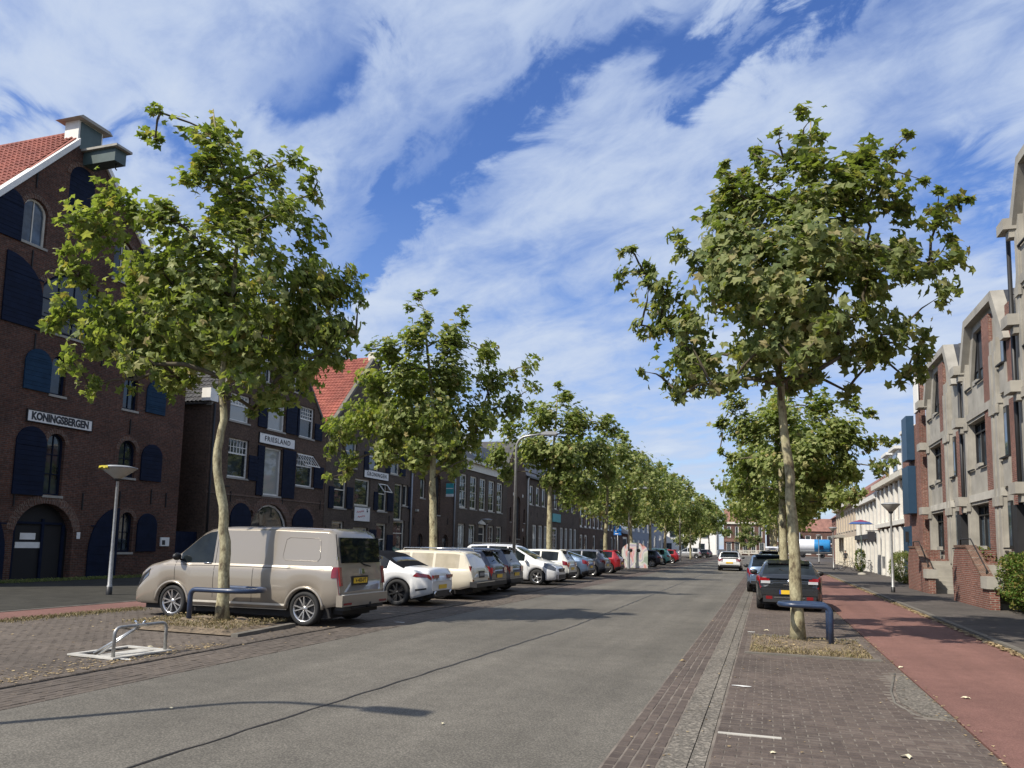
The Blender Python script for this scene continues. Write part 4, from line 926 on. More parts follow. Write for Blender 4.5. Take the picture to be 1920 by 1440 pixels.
roof_slabs(b, 0, W, C, 7.9, 13.75, 9, 'tile_red'); gable_tiles(b, -0.1, C, 7.85, 13.72, 8.8, 'tile_red', 300, 0.25)
for q in ([(-0.1, 7.8), (C-0.2, 13.6), (C-0.2, 13.85), (-0.1, 8.05)], [(W+0.1, 7.8), (W+0.1, 8.1), (C+0.2, 13.85), (C+0.2, 13.6)]): MB().prism(q, -0.05, 0.2).build('verge', 'kerb_stone', b.o)
MB().box(C-0.35, -0.12, 13.55, C+0.35, 0.4, 14.1).build('gable_top', 'cream_paint', b.o)
m = MB().box(W-0.65, -0.12, 7.5, W+0.15, 0.2, 7.95); m.prism([(W-0.5, 7.5), (W, 7.5), (W-0.1, 7.1), (W-0.4, 7.1)], -0.1, 0.1); m.build('gable_foot', 'cream_paint', b.o)
MB().tube([(W+0.12, -0.08, 7.5), (W+0.12, -0.08, 0)], 0.07, 8).build('downpipe', 'zinc', b.o)

# B4: plain brick with round-arched niches and teal sign
b = left('brick_house', 'plain brown brick front with round-arched niches and a teal hanging sign', 51.0, 'brick_dark'); s = lambda Y: Y-51.0
b.window(s(52.5), s(53.4), 4.95, 6.6, 0.42, 'cream_paint', 0.08, name='arched_window'); b.window(s(54.8), s(56.3), 3.8, 7.05, 0.7, 'brick_arch', 0.05, name='arched_niche', glass='dark_void'); b.window(s(55.1), s(56.5), 7.75, 8.4, 0, 'navy_paint', 0.06)
b.window(s(52.3), s(53.2), 0.3, 2.3, 0.4, 'brick_arch', 0.06, cols=2, name='arched_window'); b.window(s(57.0), s(58.1), 0.3, 2.3, 0.4, 'brick_arch', 0.06, cols=2, name='arched_window'); b.window(s(54.6), s(56.2), 0.0, 3.0, 0.75, 'navy_paint', 0.1, sill=None, name='arched_door')
b.finish([(0, -0.15), (8.2, -0.15), (8.2, 9.3), (4.1, 12.0), (0, 9.3)], D=9); roof_slabs(b, 0, 8.2, 4.1, 9.3, 12.1, 9, 'tile_dark')
t = b.box('hanging_sign', 'teal', s(57.1), -0.75, 5.55, s(57.16), -0.12, 6.4); MB().box(s(57.09), -0.751, 5.33, s(57.17), -0.12, 5.545).build('sign_strip', 'sign_white', t); MB().box(s(57.095), -0.74, 5.95, s(57.165), -0.13, 6.02).build('sign_line', 'sign_white', t)
MB().tube([(s(57.13), -0.8, 6.5), (s(57.13), 0, 6.5)], 0.02, 5).build('sign_bracket', 'black_iron', t)
for Y, z in ((51.5, 2.9), (54.0, 3.1), (57.9, 3.1), (53.9, 7.2)): b.anchor(s(Y), z, 0.5)
b.box('wall_lamp', 'lamp_glass', s(51.7), -0.2, 3.9, s(51.95), -0.003, 4.05)
MB().tube([(8.1, -0.09, 9.0), (8.1, -0.09, 0)], 0.07, 8).build('downpipe', 'zinc', b.o)

# B5: five tall windows
b = left('town_house', 'grey-brown brick house with five tall windows under a cream cornice', 59.4, 'brick_grey'); s = lambda Y: Y-59.4
for i, a in enumerate((60.3, 62.75, 65.1, 67.5, 69.9)):
    b.window(s(a), s(a+1.7), 4.62, 7.55, 0, 'cream_paint', 0.15, cols=2, rows=4)
for i, (a, w) in enumerate(((60.2, 1.6), (62.7, 1.6), (67.7, 1.5), (69.95, 1.6))): b.window(s(a), s(a+w), 1.0, 3.3, 0, 'cream_paint', 0.15, cols=2, rows=2, glass='glass_curtain' if i == 0 else 'glass')
b.window(s(65.1), s(66.8), 0.0, 3.3, 0, 'cream_paint', 0.22, transom=0.75, sill=None, name='front_door', glass='dark_void')
m = MB().prism([(s(64.95), 3.35), (s(66.95), 3.35), (s(66.95), 3.5), (s(65.95), 3.85), (s(64.95), 3.5)], -0.2, -0.005); m.build('door_hood', 'cream_paint', b.o)
b.box('cornice', 'cream_paint', 0, -0.10, 8.0, 13.6, -0.004, 8.65); b.box('gutter', 'cream_paint', -0.02, -0.42, 8.66, 13.62, 0.1, 8.9)
b.finish([(0, -0.15), (13.6, -0.15), (13.6, 8.65), (0, 8.65)], D=9)
MB().prism([(-0.1, 8.9), (2.2, 11.2), (7.8, 11.2), (9.1, 8.9)], 0, 13.6, axis='x').build('roof', 'slate', b.o)
d = MB().box(s(64.3), 0.6, 9.0, s(66.9), 3.0, 11.5).build('dormer', 'zinc', b.o); MB().box(s(64.5), 0.56, 9.5, s(66.7), 0.598, 11.2).build('dormer_window', 'glass_sky', d)
MB().add([(s(61.7), 0.62, 9.72), (s(62.5), 0.62, 9.72), (s(62.5), 1.35, 10.46), (s(61.7), 1.35, 10.46)], [(0, 1, 2, 3)]).build('skylight', 'lamp_glass', b.o)

# B6
b = left('brick_house', 'dark brick gabled warehouse with a tall pointed recess behind the lamp', 73.0, 'brick_dark'); s = lambda Y: Y-73.0
b.window(s(76.0), s(77.4), 2.2, 6.6, 0.7, 'brick_arch', 0.06, name='tall_niche', glass='dark_void'); b.window(s(75.9), s(77.5), 0.0, 1.9, 0.7, 'navy_paint', 0.1, sill=None, name='arched_door')
for a in (73.9, 78.6): b.window(s(a), s(a+.5), 3.9, 5.4, 0.24, 'navy_paint', 0.05, name='slit_window'); b.window(s(a), s(a+.5), 1.2, 2.5, 0.24, 'navy_paint', 0.05, name='slit_window')
b.finish([(0, -0.15), (6.4, -0.15), (6.4, 9.0), (3.2, 12.2), (0, 9.0)], D=9); roof_slabs(b, 0, 6.4, 3.2, 9.0, 12.3, 9, 'tile_dark')
for Y, z in ((74.8, 6.6), (78.0, 6.6), (75.2, 3.0), (78.2, 3.0)): b.box('wall_stone', 'cream_paint', s(Y), -0.03, z, s(Y)+0.3, -0.003, z+0.3)
# B7
b = left('brick_row_house', 'long grey-brown brick row under a dark tiled roof with a white downpipe', 79.45, 'brick_grey'); s = lambda Y: Y-79.45
for a in (80.7, 83.2, 85.7, 88.6, 91.2, 93.8, 97.0, 100): b.window(s(a), s(a+1.6), 6.0, 8.15, 0, 'cream_paint', 0.17, glass='glass')
for a in (82.1, 84.5, 86.8, 94.2, 96.6, 99.2, 101.6): b.window(s(a), s(a+1.7), 0.9, 3.85, 0, 'white_paint', 0.2, cols=2, rows=2, glass='glass_curtain')
b.window(s(90.6), s(92.9), 0.0, 3.8, 0, 'white_paint', 0.25, cols=2, transom=0.75, sill=None, name='front_door')
for a in (81.3, 83.7, 86.2): b.anchor(s(a), 4.75, 0.45)
b.box('shop_sign', 'teal', s(90.2), -0.12, 4.45, s(94.0), -0.02, 5.45); b.box('gutter', 'black_paint', 0, -0.35, 8.85, 25, 0.02, 9.05)
b.finish([(0, -0.15), (25, -0.15), (25, 8.9), (0, 8.9)], D=9); MB().prism([(-0.2, 9.0), (3.5, 12.0), (9, 9.0)], 0, 25, axis='x').build('roof', 'slate', b.o)
MB().tube([(0.3, -0.2, 8.9), (0.3, -0.1, 8.6), (0.3, -0.1, 0.3)], 0.09, 8).build('downpipe', 'white_paint', b.o)
# B8
b = left('brick_row_house', 'dark brick front with a long row of tall white windows and garage doors', 104.6, 'brick_dark'); s = lambda Y: Y-104.6
for k in range(11): b.window(0.5+k*2.85, 0.5+k*2.85+1.9, 4.2, 7.0, 0, 'white_paint', 0.28, glass='glass')
for k in (0, 1, 3, 8, 9, 10): b.window(0.6+k*2.85, 0.6+k*2.85+1.9, 0.6, 3.2, 0, 'white_paint', 0.28)
b.window(14.5, 20.5, 0.0, 2.8, 0, 'black_paint', 0.3, cols=4, transom=0.7, sill=None, name='garage_door', glass='dark_void')
b.finish([(0, -0.15), (31.6, -0.15), (31.6, 8.2), (0, 8.2)], D=9); MB().prism([(-0.2, 8.2), (3.5, 11.5), (9, 8.2)], 0, 31.6, axis='x').build('roof', 'slate', b.o)
# shed, grey house, beyond
b = left('annexe', 'low dark annexe with sloping roof between brick front and blue-grey house', 136.3, 'brick_far'); b.window(3, 8, 0, 3.4, 0, 'white_paint', 0.4, sill=None, name='door', glass='dark_void')
b.finish([(0, -0.15), (10.5, -0.15), (10.5, 3.9), (0, 3.9)], D=6); MB().prism([(-0.6, 3.9), (5.5, 7.6), (5.5, 3.9)], 0, 10.5, axis='x').build('roof', 'slate', b.o)
b = left('grey_house', 'blue-grey painted house with white-framed windows beyond the container', 147, 'grey_wall')
for k in range(4): b.window(3+k*6.6, 6.4+k*6.6, 4.6, 7.2, 0, 'white_paint', 0.5, rows=2)
for k in range(4): b.window(3+k*6.6, 6.4+k*6.6, 0.8, 3.0, 0, 'white_paint', 0.5)
b.finish([(0, -0.15), (30, -0.15), (30, 9.0), (0, 9.0)], D=10)
MB().prism([(-0.3, 9.0), (4.5, 12.5), (10, 9.0)], 0, 30, axis='x').build('roof', 'slate', b.o)
b = left('row_house', 'last low house of the left row, grey with white door surround', 177.5, 'grey_wall')
b.window(12, 18, 0.2, 4.5, 0, 'white_paint', 0.8, sill=None, name='door'); b.window(3, 7, 0.8, 4.3, 0, 'cream_paint', 0.6); b.window(20, 25, 0.8, 4.3, 0, 'cream_paint', 0.6)
b.finish([(0, -0.15), (27, -0.15), (27, 6.5), (0, 6.5)], D=10); MB().prism([(-0.3, 6.5), (4.5, 9.5), (10, 6.5)], 0, 27, axis='x').build('roof', 'slate', b.o)

# ---- far side of the cross street (fronts face -y)
def front(name, label, x, y, wall): return Building(name, label, x, y, 0, wall)
b = front('white_house', 'large white plastered house at the end of the left row', -28.0, 207, 'white_wall')
for x, z in ((4, 4.2), (8.5, 4.2), (12.5, 4.2)): b.window(x, x+1.7, z, z+2.3, 0, 'grey_wall', 0.15)
for x in (3, 7, 11.5): b.window(x, x+1.6, 0.8, 2.8, 0, 'grey_wall', 0.15)
b.box('drain_corner', 'white_paint', 15.6, -0.15, 0, 16.0, -0.005, 9.5)
b.finish([(0, -0.1), (16, -0.1), (16, 9.3), (8, 10.2), (0, 9.3)], D=12); roof_slabs(b, 0, 16, 8, 9.3, 10.4, 12, 'slate')
b = front('corner_house', 'purple-brown brick house with tall white windows beyond the bridge', -11.6, 236, 'brick_far')
for k in range(5): b.window(1.0+k*2.2, 2.0+k*2.2, 5.0, 8.2, 0, 'white_paint', 0.18)
for k in range(5): b.window(0.7+k*2.3, 2.2+k*2.3, 0.4, 3.6, 0, 'white_paint', 0.2, cols=2)
b.box('shop_fascia', 'brick_red', 0.2, -0.3, 3.7, 6, -0.003, 4.5); b.box('cornice', 'cream_paint', 0, -0.35, 8.9, 11.6, -0.002, 9.5)
b.finish([(0, -0.1), (11.6, -0.1), (11.6, 9.5), (0, 9.5)], D=9)
r = MB().prism([(-0.2, 9.5), (3.2, 13.4), (6, 13.4), (9, 9.5)], 0, 11.6, axis='x').build('roof', 'tile_far', b.o)
MB().box(6, 0.8, 10.2, 9, 3, 12.6).build('dormer', 'brick_grey', b.o); MB().box(8.4, 3, 13.0, 9.2, 4, 14.6).build('chimney', 'brick_red', b.o)
b = front('gabled_house', 'far brick house with white gable trim behind the bridge railing', 0.4, 238, 'brick_far')
for k in range(4): b.window(0.8+k*2.1, 2.0+k*2.1, 4.0, 6.6, 0, 'white_paint', 0.18); b.window(0.8+k*2.1, 2.0+k*2.1, 0.5, 3.0, 0, 'white_paint', 0.18)
b.finish([(0, -0.1), (9, -0.1), (9, 7.2), (4.5, 12.0), (0, 7.2)], D=9); roof_slabs(b, 0, 9, 4.5, 7.2, 12.1, 9, 'tile_far')
MB().prism([(-0.2, 7.1), (4.5, 11.9), (4.5, 12.7), (-0.2, 7.9)], -0.15, 0).build('verge', 'white_paint', b.o)
b = front('long_house', 'distant brown brick row seen past the tanker', 10, 240, 'brick_far')
for k in range(9): b.window(1+k*3, 2.6+k*3, 3.6, 6.0, 0, 'white_paint', 0.2); b.window(1+k*3, 2.6+k*3, 0.5, 2.8, 0, 'white_paint', 0.2)
b.finish([(0, -0.1), (30, -0.1), (30, 7.2), (0, 7.2)], D=9); MB().prism([(-0.3, 7.2), (4.5, 11), (9.3, 7.2)], 0, 30, axis='x').build('roof', 'tile_far', b.o)
# bridge railing
t = thing('bridge_railing', 'white wooden bridge railing across the end of the street', 'railing', (-14.5, 215.5, 0))
for k in range(8): MB().box(k*2.05, -0.1, -0.05, k*2.05+0.22, 0.1, 1.35).build('post', 'cream_paint', t)
for z in (0.45, 0.85, 1.22): MB().box(0, -0.13, z, 14.6, -0.101, z+0.16).build('rail', 'cream_paint', t)
MB().box(0, 0.11, -0.05, 14.6, 0.4, 0.3).build('kerb', 'brick_far', t)

# ------------------------------------------------------------------ right side: concrete and brick offices (front on x = 7.9, facing -x)
XR = 7.9
b = Building('office_building', 'concrete and red brick office building with stepped gables and dark windows', XR, 45.0, -pi/2, 'concrete'); o = b.o
def cbox(x0, y0, z0, x1, y1, z1, name='concrete_beam', mat='concrete'): return MB().box(x0, y0, z0, x1, y1, z1).build(name, mat, o)
outline = []
def bay(s0, floors, k):
    s1 = s0+4.7; tops = 3.25*floors
    zb = [3.72, 6.95, 10.2, 13.4][:floors]
    # columns
    for a in (s0, s1-0.85, s1-0.36):
        c = MB(); c.box(a, -0.14, 0.9, a+0.34, 0.0, zb[-1]-0.9); c.box(a+0.05, -0.19, 1.0, a+0.29, -0.142, zb[-1]-1.4); c.build('column', 'concrete', o)
        for z in zb[:-1]: cbox(a-0.03, -0.24, z-0.34, a+0.37, -0.141, z-0.02, 'column_cap')
    for i, z in enumerate(zb):
        z0 = 0.9 if i == 0 else zb[i-1]+0.28
        last = i == floors-1
        wz0, wz1 = (1.86, 3.60) if i == 0 else (z0+1.0, z-0.12)
        a0, a1 = s0+0.37, s0+2.80
        if not last: cbox(s0-0.02, -0.17, z, s1+0.02, 0.0, z+0.28, 'floor_band', 'pale_concrete' if i == 0 else 'concrete')
        if last: wz1 = z+0.15
        # concrete panel with stepped sill
        cbox(a0-0.08, -0.10, z0+0.02, a1+0.05, 0.0, wz0-0.02, 'panel'); cbox(a0+0.9, -0.13, wz0-0.02, a1-0.9, 0.0, wz0+0.16, 'panel_step')
        poly = [(a0, wz0), (a1, wz0), (a1, wz1), (a0, wz1)] if not last else [(a0, wz0), (a1, wz0), (a1, wz1), (a0+0.85, wz1)]
        b.holes.append(poly)
        m = MB(); fw = 0.07; n = 4; cx = sum(p[0] for p in poly)/4; cz = sum(p[1] for p in poly)/4
        inner = [(p[0]+(fw if p[0] < cx else -fw), p[1]+(fw if p[1] < cz else -fw)) for p in poly]
        m.add([(p[0], .12, p[1]) for p in poly]+[(p[0], .12, p[1]) for p in inner]+[(p[0], .2, p[1]) for p in inner], [(q, (q+1) % 4, (q+1) % 4+4, q+4) for q in range(4)]+[(q+4, (q+1) % 4+4, (q+1) % 4+8, q+8) for q in range(4)])
        for q in (0.36, 0.68): x = a0+(a1-a0)*q; m.box(x-0.035, 0.115, wz0+0.02, x+0.035, 0.19, wz1-0.03)
        if not last: m.box(a0+0.03, 0.11, wz1-0.42, a1-0.03, 0.18, wz1-0.36)
        f = m.build('window', 'black_paint', o); MB().prism(poly, 0.2, 0.215).build('pane', 'glass_sky', f)
        MB().box(a0-0.06, -0.2, wz0-0.055, a0+0.8, -0.131, wz0-0.01).box(a1-0.85, -0.2, wz0-0.055, a1+0.05, -0.131, wz0-0.01).build('sill', 'black_iron', f)
        if not last: cbox(a0-0.1, -0.12, wz1+0.005, a1+0.02, 0.1, z-0.003, 'lintel')
    for q in range(floors): cbox(a1+0.08, -0.125, 0.9 if q == 0 else zb[q-1]+0.282, s1-0.87, -0.004, (zb[q]-0.002) if q < floors-1 else zb[q]+0.2, 'brick_strip', 'brick_red')
    # gable frame: trapezoid of concrete, dark roof behind
    zt = zb[-1]+0.75; zf = zb[-1]-1.3
    P = [(s0-0.30, zf), (s0+0.85, zt), (s1+0.10, zt), (s1+1.45, zf)]; Q = [(s0+0.10, zf), (s0+1.05, zt-0.30), (s1-0.10, zt-0.30), (s1+1.0, zf)]
    m = MB()
    for i in range(3): MB().prism([P[i], P[i+1], Q[i+1], Q[i]], -0.27, 0.15).build('gable_frame', 'concrete', o)
    MB().prism([P[0], P[3], (P[2][0], zt), (P[1][0], zt)], 0.16, 7).build('roof', 'slate', o)
    L = sqrt(1.2**2+(zt-zf)**2)
    tile_field(o, (s1+1.52, 0.3, zf), (0, 1, 0), (-1.3/L, 0, (zt-zf)/L), 20, 7, 'tile_dark', 30, 0.3, 0.34)
    tile_field(o, (s0-0.42, 0.3, zf), (0, 1, 0), (1.2/L, 0, (zt-zf)/L), 20, 7, 'tile_dark', 30, 0.3, 0.34)
    return zf, zt
def link_bay(s0, s1, floors, k):
    """slit-window panel, brick strip and downpipe between two bays; beam ends carried past the next column"""
    zb = [3.60, 6.80, 8.95, 12.1][:floors]; low = [3.72, 6.95, 10.2, 13.4]
    for z in zb: MB().box(s1-0.55, -0.52, z, s1+0.16, 0.0, z+0.36).build('beam_end', 'concrete', o)
    for z in zb: MB().box(s1-0.25, -0.34, z-0.26, s1+0.1, 0.0, z-0.004).build('corbel', 'concrete', o)
    for i in range(floors-1):
        z0 = 0.9 if i == 0 else low[i-1]+0.3; z1 = low[i]-0.05
        if i == 0: cbox(s0+0.9, -0.06, z0, s0+1.5, 0.0, z1, 'brick_strip', 'brick_red')
        else:
            cbox(s0+0.02, -0.10, z0, s0+0.85, 0.0, z0+0.95, 'panel'); cbox(s0+0.88, -0.07, z0, s0+1.5, 0.0, z1, 'brick_strip', 'brick_red')
        zz = z0+(1.0 if i else 1.05)
        f = MB().box(s0+0.22, -0.07, zz, s0+0.62, -0.003, z1-0.15).build('slit_window', 'black_paint', o); MB().box(s0+0.28, -0.078, zz+0.06, s0+0.56, -0.071, z1-0.21).build('pane', 'glass_sky', f)
        cbox(s0+0.0, -0.2, zz-0.06, s0+0.7, -0.08, zz-0.004, 'slit_sill', 'black_iron')
    MB().tube([(s1-0.75, -0.14, zb[-1]+0.1), (s1-0.75, -0.14, 0.2)], 0.07, 8).build('downpipe', 'black_paint', o)
    MB().box(s0+1.55, -0.30, 0.2, s1-0.62, -0.02, 3.3).build('porch_post', 'plastic_dark', o)
BAYS = [(2.4, 3), (10.0, 3), (17.4, 4), (25.0, 4), (32.6, 4)]
for k, (s0, fl) in enumerate(BAYS): bay(s0, fl, k)
for k, (s0, fl) in enumerate(BAYS[:-1]): link_bay(s0+4.75, BAYS[k+1][0], min(4, max(fl, BAYS[k+1][1])), k)
for z in (3.6, 6.8, 8.95): MB().box(1.7, -0.52, z, 2.55, 0.0, z+0.36).build('beam_end', 'concrete', o)
for z0, z1 in ((0.9, 3.5), (4.0, 6.7), (7.2, 8.6)): cbox(1.45, -0.05, z0, 2.2, 0.0, z1, 'brick_strip', 'brick_red')
MB().prism([(0.35, 0.1), (1.3, 0.1), (1.3, 10.2), (0.9, 10.6), (0.35, 10.2)], -0.3, 0.0).build('brick_pier', 'brick_red', o)
MB().prism([(0.2, 9.0), (1.4, 9.0), (1.4, 10.4), (0.8, 11.0), (0.2, 10.7)], -0.35, -0.302).build('pier_cap', 'white_wall', o); MB().box(0.3, -0.3, 10.9, 1.3, 0.6, 11.2).build('chimney', 'kerb_stone', o)
Lr = 37.9
OUT = [(0, 0.0), (Lr, 0.0)]
for s0, fl in BAYS[::-1]:
    base = 8.7 if fl == 3 else 11.9; zt = [3.72, 6.95, 10.2, 13.4][fl-1]+0.6
    OUT += [(s0+6.1, base), (s0+5.9, base+0.15), (s0+4.7, zt), (s0+1.0, zt), (s0-0.1, base+0.15), (s0-0.3, base)]
OUT += [(0, 8.7)]
b.finish(OUT, D=10)
# stairs with sloping brick parapets
def stair(label, Ys):
    t = thing('stair', label, 'stair', (XR, Ys, 0.05), -pi/2, 'brick stair parapets of the office building')
    P = [(0, 0), (4.6, 0), (4.6, 0.72), (4.1, 0.78), (2.0, 1.86), (0.4, 1.86), (0.1, 1.5), (-0.12, 1.0)]
    MB().prism(P, -1.55, -1.28).build('parapet', 'brick_red', t)
    MB().prism([(0.35, 1.865), (2.0, 1.865), (2.0, 1.95), (0.35, 1.95)], -1.58, -1.25).prism([(2.0, 1.87), (4.1, 0.79), (4.15, 0.87), (2.02, 1.95)], -1.58, -1.25).build('coping', 'brick_arch', t)
    MB().box(3.95, -1.62, 0.62, 4.66, -1.2, 0.98).build('cap_block', 'concrete', t)
    for i in range(8): MB().box(2.0+i*0.27, -1.27, 0.0, 2.27+i*0.27, -0.25, 1.32-i*0.165).build('step', 'concrete', t)
    MB().box(0.2, -1.27, 0, 1.99, -0.25, 1.40).build('landing', 'brick_red', t)
    MB().box(-0.1, -1.27, 0, 0.19, -0.25, 1.8).build('end_wall', 'brick_red', t)
    MB().tube([(0.6, -1.41, 1.95), (0.6, -1.41, 2.15), (2.0, -1.41, 2.15), (3.8, -1.41, 1.2), (3.8, -1.41, 0.98)], 0.022, 6).build('handrail', 'black_iron', t)
stair('nearer sloping brick stair parapet, beside the big hedge', 31.2); stair('farther sloping brick stair parapet, beyond the first', 40.3)
# ---- white houses further on, right
def right(name, label, Y0, wall, X=8.2): return Building(name, label, X, Y0, -pi/2, wall)
b = right('white_house', 'white house with round-arched ground floor and blue painted end panels', 64.0, 'brick_far')
for k in range(6):
    b.window(0.9+k*2.05, 2.1+k*2.05, 3.95, 6.0, 0.3, 'white_paint', 0.25, glass='glass_curtain'); b.window(0.7+k*2.05, 2.3+k*2.05, 0.2, 3.0, 0.6, 'white_paint', 0.3, cols=2, glass='glass_curtain')
for k in range(7): b.box('pilaster', 'white_paint', 0.1+k*2.05-0.05, -0.22, 0, 0.62+k*2.05, -0.003, 3.3); b.box('pilaster', 'white_paint', 0.1+k*2.05, -0.2, 3.75, 0.7+k*2.05, -0.003, 6.2)
b.box('cornice', 'cream_paint', -0.1, -0.5, 6.3, 13.2, 0.05, 6.65); b.box('string_course', 'white_paint', 0, -0.28, 3.45, 13.0, -0.004, 3.72)
b.finish([(0, 0), (13, 0), (13, 6.5), (0, 6.5)], D=9); MB().prism([(-0.3, 6.65), (3.2, 9.4), (7, 9.4), (9.3, 6.65)], 0, 13, axis='x').build('roof', 'slate', b.o)
for x in (1.6, 5.2): d = MB().box(x, 0.3, 6.9, x+2.2, 3, 8.6).build('dormer', 'white_wall', b.o); MB().box(x+0.3, 0.26, 7.2, x+1.9, 0.298, 8.3).build('dormer_window', 'glass_sky', d); MB().box(x-0.2, 0.05, 8.6, x+2.4, 3.2, 8.8).build('dormer_roof', 'white_paint', d)
d = MB().box(9.5, 0.2, 6.9, 12.9, 4, 9.2).build('roof_extension', 'zinc', b.o); MB().box(9.4, 0.1, 9.2, 13, 4, 9.4).build('extension_roof', 'white_paint', d)
for x0, x1, z0, z1 in ((15.3, 17.2, 3.85, 6.45), (15.6, 17.1, 6.8, 9.25)):
    MB().box(x0, -0.70, z0, x1, -0.31, z1).build('blue_panel', 'panel_blue', b.o)
MB().box(13.1, -0.4, 0, 15.4, 0.4, 3.2).build('blue_gate', 'panel_blue', b.o)
MB().box(13.02, -0.3, 0, 18.6, 6, 8.7).build('link_wall', 'brick_red', b.o)
MB().box(14.8, -0.55, 2.3, 15.0, -0.301, 2.9).build('wall_lamp', 'black_iron', b.o)
b = right('white_house', 'second white house with narrow pilastered shopfront and dark fascia', 79.2, 'brick_far', 8.4)
for k in range(6):
    b.window(0.8+k*2.4, 2.1+k*2.4, 3.4, 5.5, 0, 'white_paint', 0.3, glass='glass_curtain'); b.box('pilaster', 'white_paint', 0.05+k*2.4, -0.25, 0, 0.65+k*2.4, -0.003, 5.7)
    b.window(0.8+k*2.4, 2.1+k*2.4, 0.2, 2.6, 0, 'white_paint', 0.2)
b.box('cornice', 'white_paint', -0.1, -0.5, 5.75, 15.1, 0.05, 6.1); b.box('fascia', 'slate', 0, -0.4, 2.75, 15, -0.004, 3.15)
b.finish([(0, 0), (15, 0), (15, 6), (0, 6)], D=9); MB().prism([(-0.3, 6.1), (3.5, 8.8), (9.3, 6.1)], 0, 15, axis='x').build('roof', 'slate', b.o)
MB().box(9, 1.5, 7, 10.5, 3, 9.2).build('chimney', 'brick_red', b.o)
b = right('ochre_house', 'ochre and pale houses at the far end of the right row', 106, 'ochre_wall', 8.6)
for k in range(9):
    b.window(0.8+k*2.9, 2.3+k*2.9, 3.9, 6.0, 0, 'cream_paint', 0.25); b.window(0.8+k*2.9, 2.3+k*2.9, 0.5, 2.6, 0, 'cream_paint', 0.3); b.box('pilaster', 'cream_paint', 0.05+k*2.9, -0.22, 0, 0.55+k*2.9, -0.003, 3.2)
b.box('cornice', 'cream_paint', -0.1, -0.5, 6.5, 26.1, 0.05, 6.9); b.box('awning', 'concrete', 6, -1.1, 3.2, 12, -0.004, 3.5)
b.finish([(0, 0), (26, 0), (26, 6.9), (0, 6.9)], D=9); MB().prism([(-0.3, 6.9), (3.5, 9.8), (9.3, 6.9)], 0, 26, axis='x').build('roof', 'tile_far', b.o)
b = right('brick_house', 'red brick house at the far right corner beside the tanker', 126, 'brick_red', 9.6)
for k in range(6): b.window(0.8+k*3.1, 2.4+k*3.1, 3.6, 5.6, 0, 'white_paint', 0.3); b.window(0.8+k*3.1, 2.4+k*3.1, 0.5, 2.6, 0, 'white_paint', 0.3)
b.finish([(0, 0), (19, 0), (19, 6.4), (0, 6.4)], D=9); MB().prism([(-0.3, 6.4), (3.5, 9.4), (9.3, 6.4)], 0, 19, axis='x').build('roof', 'tile_far', b.o)
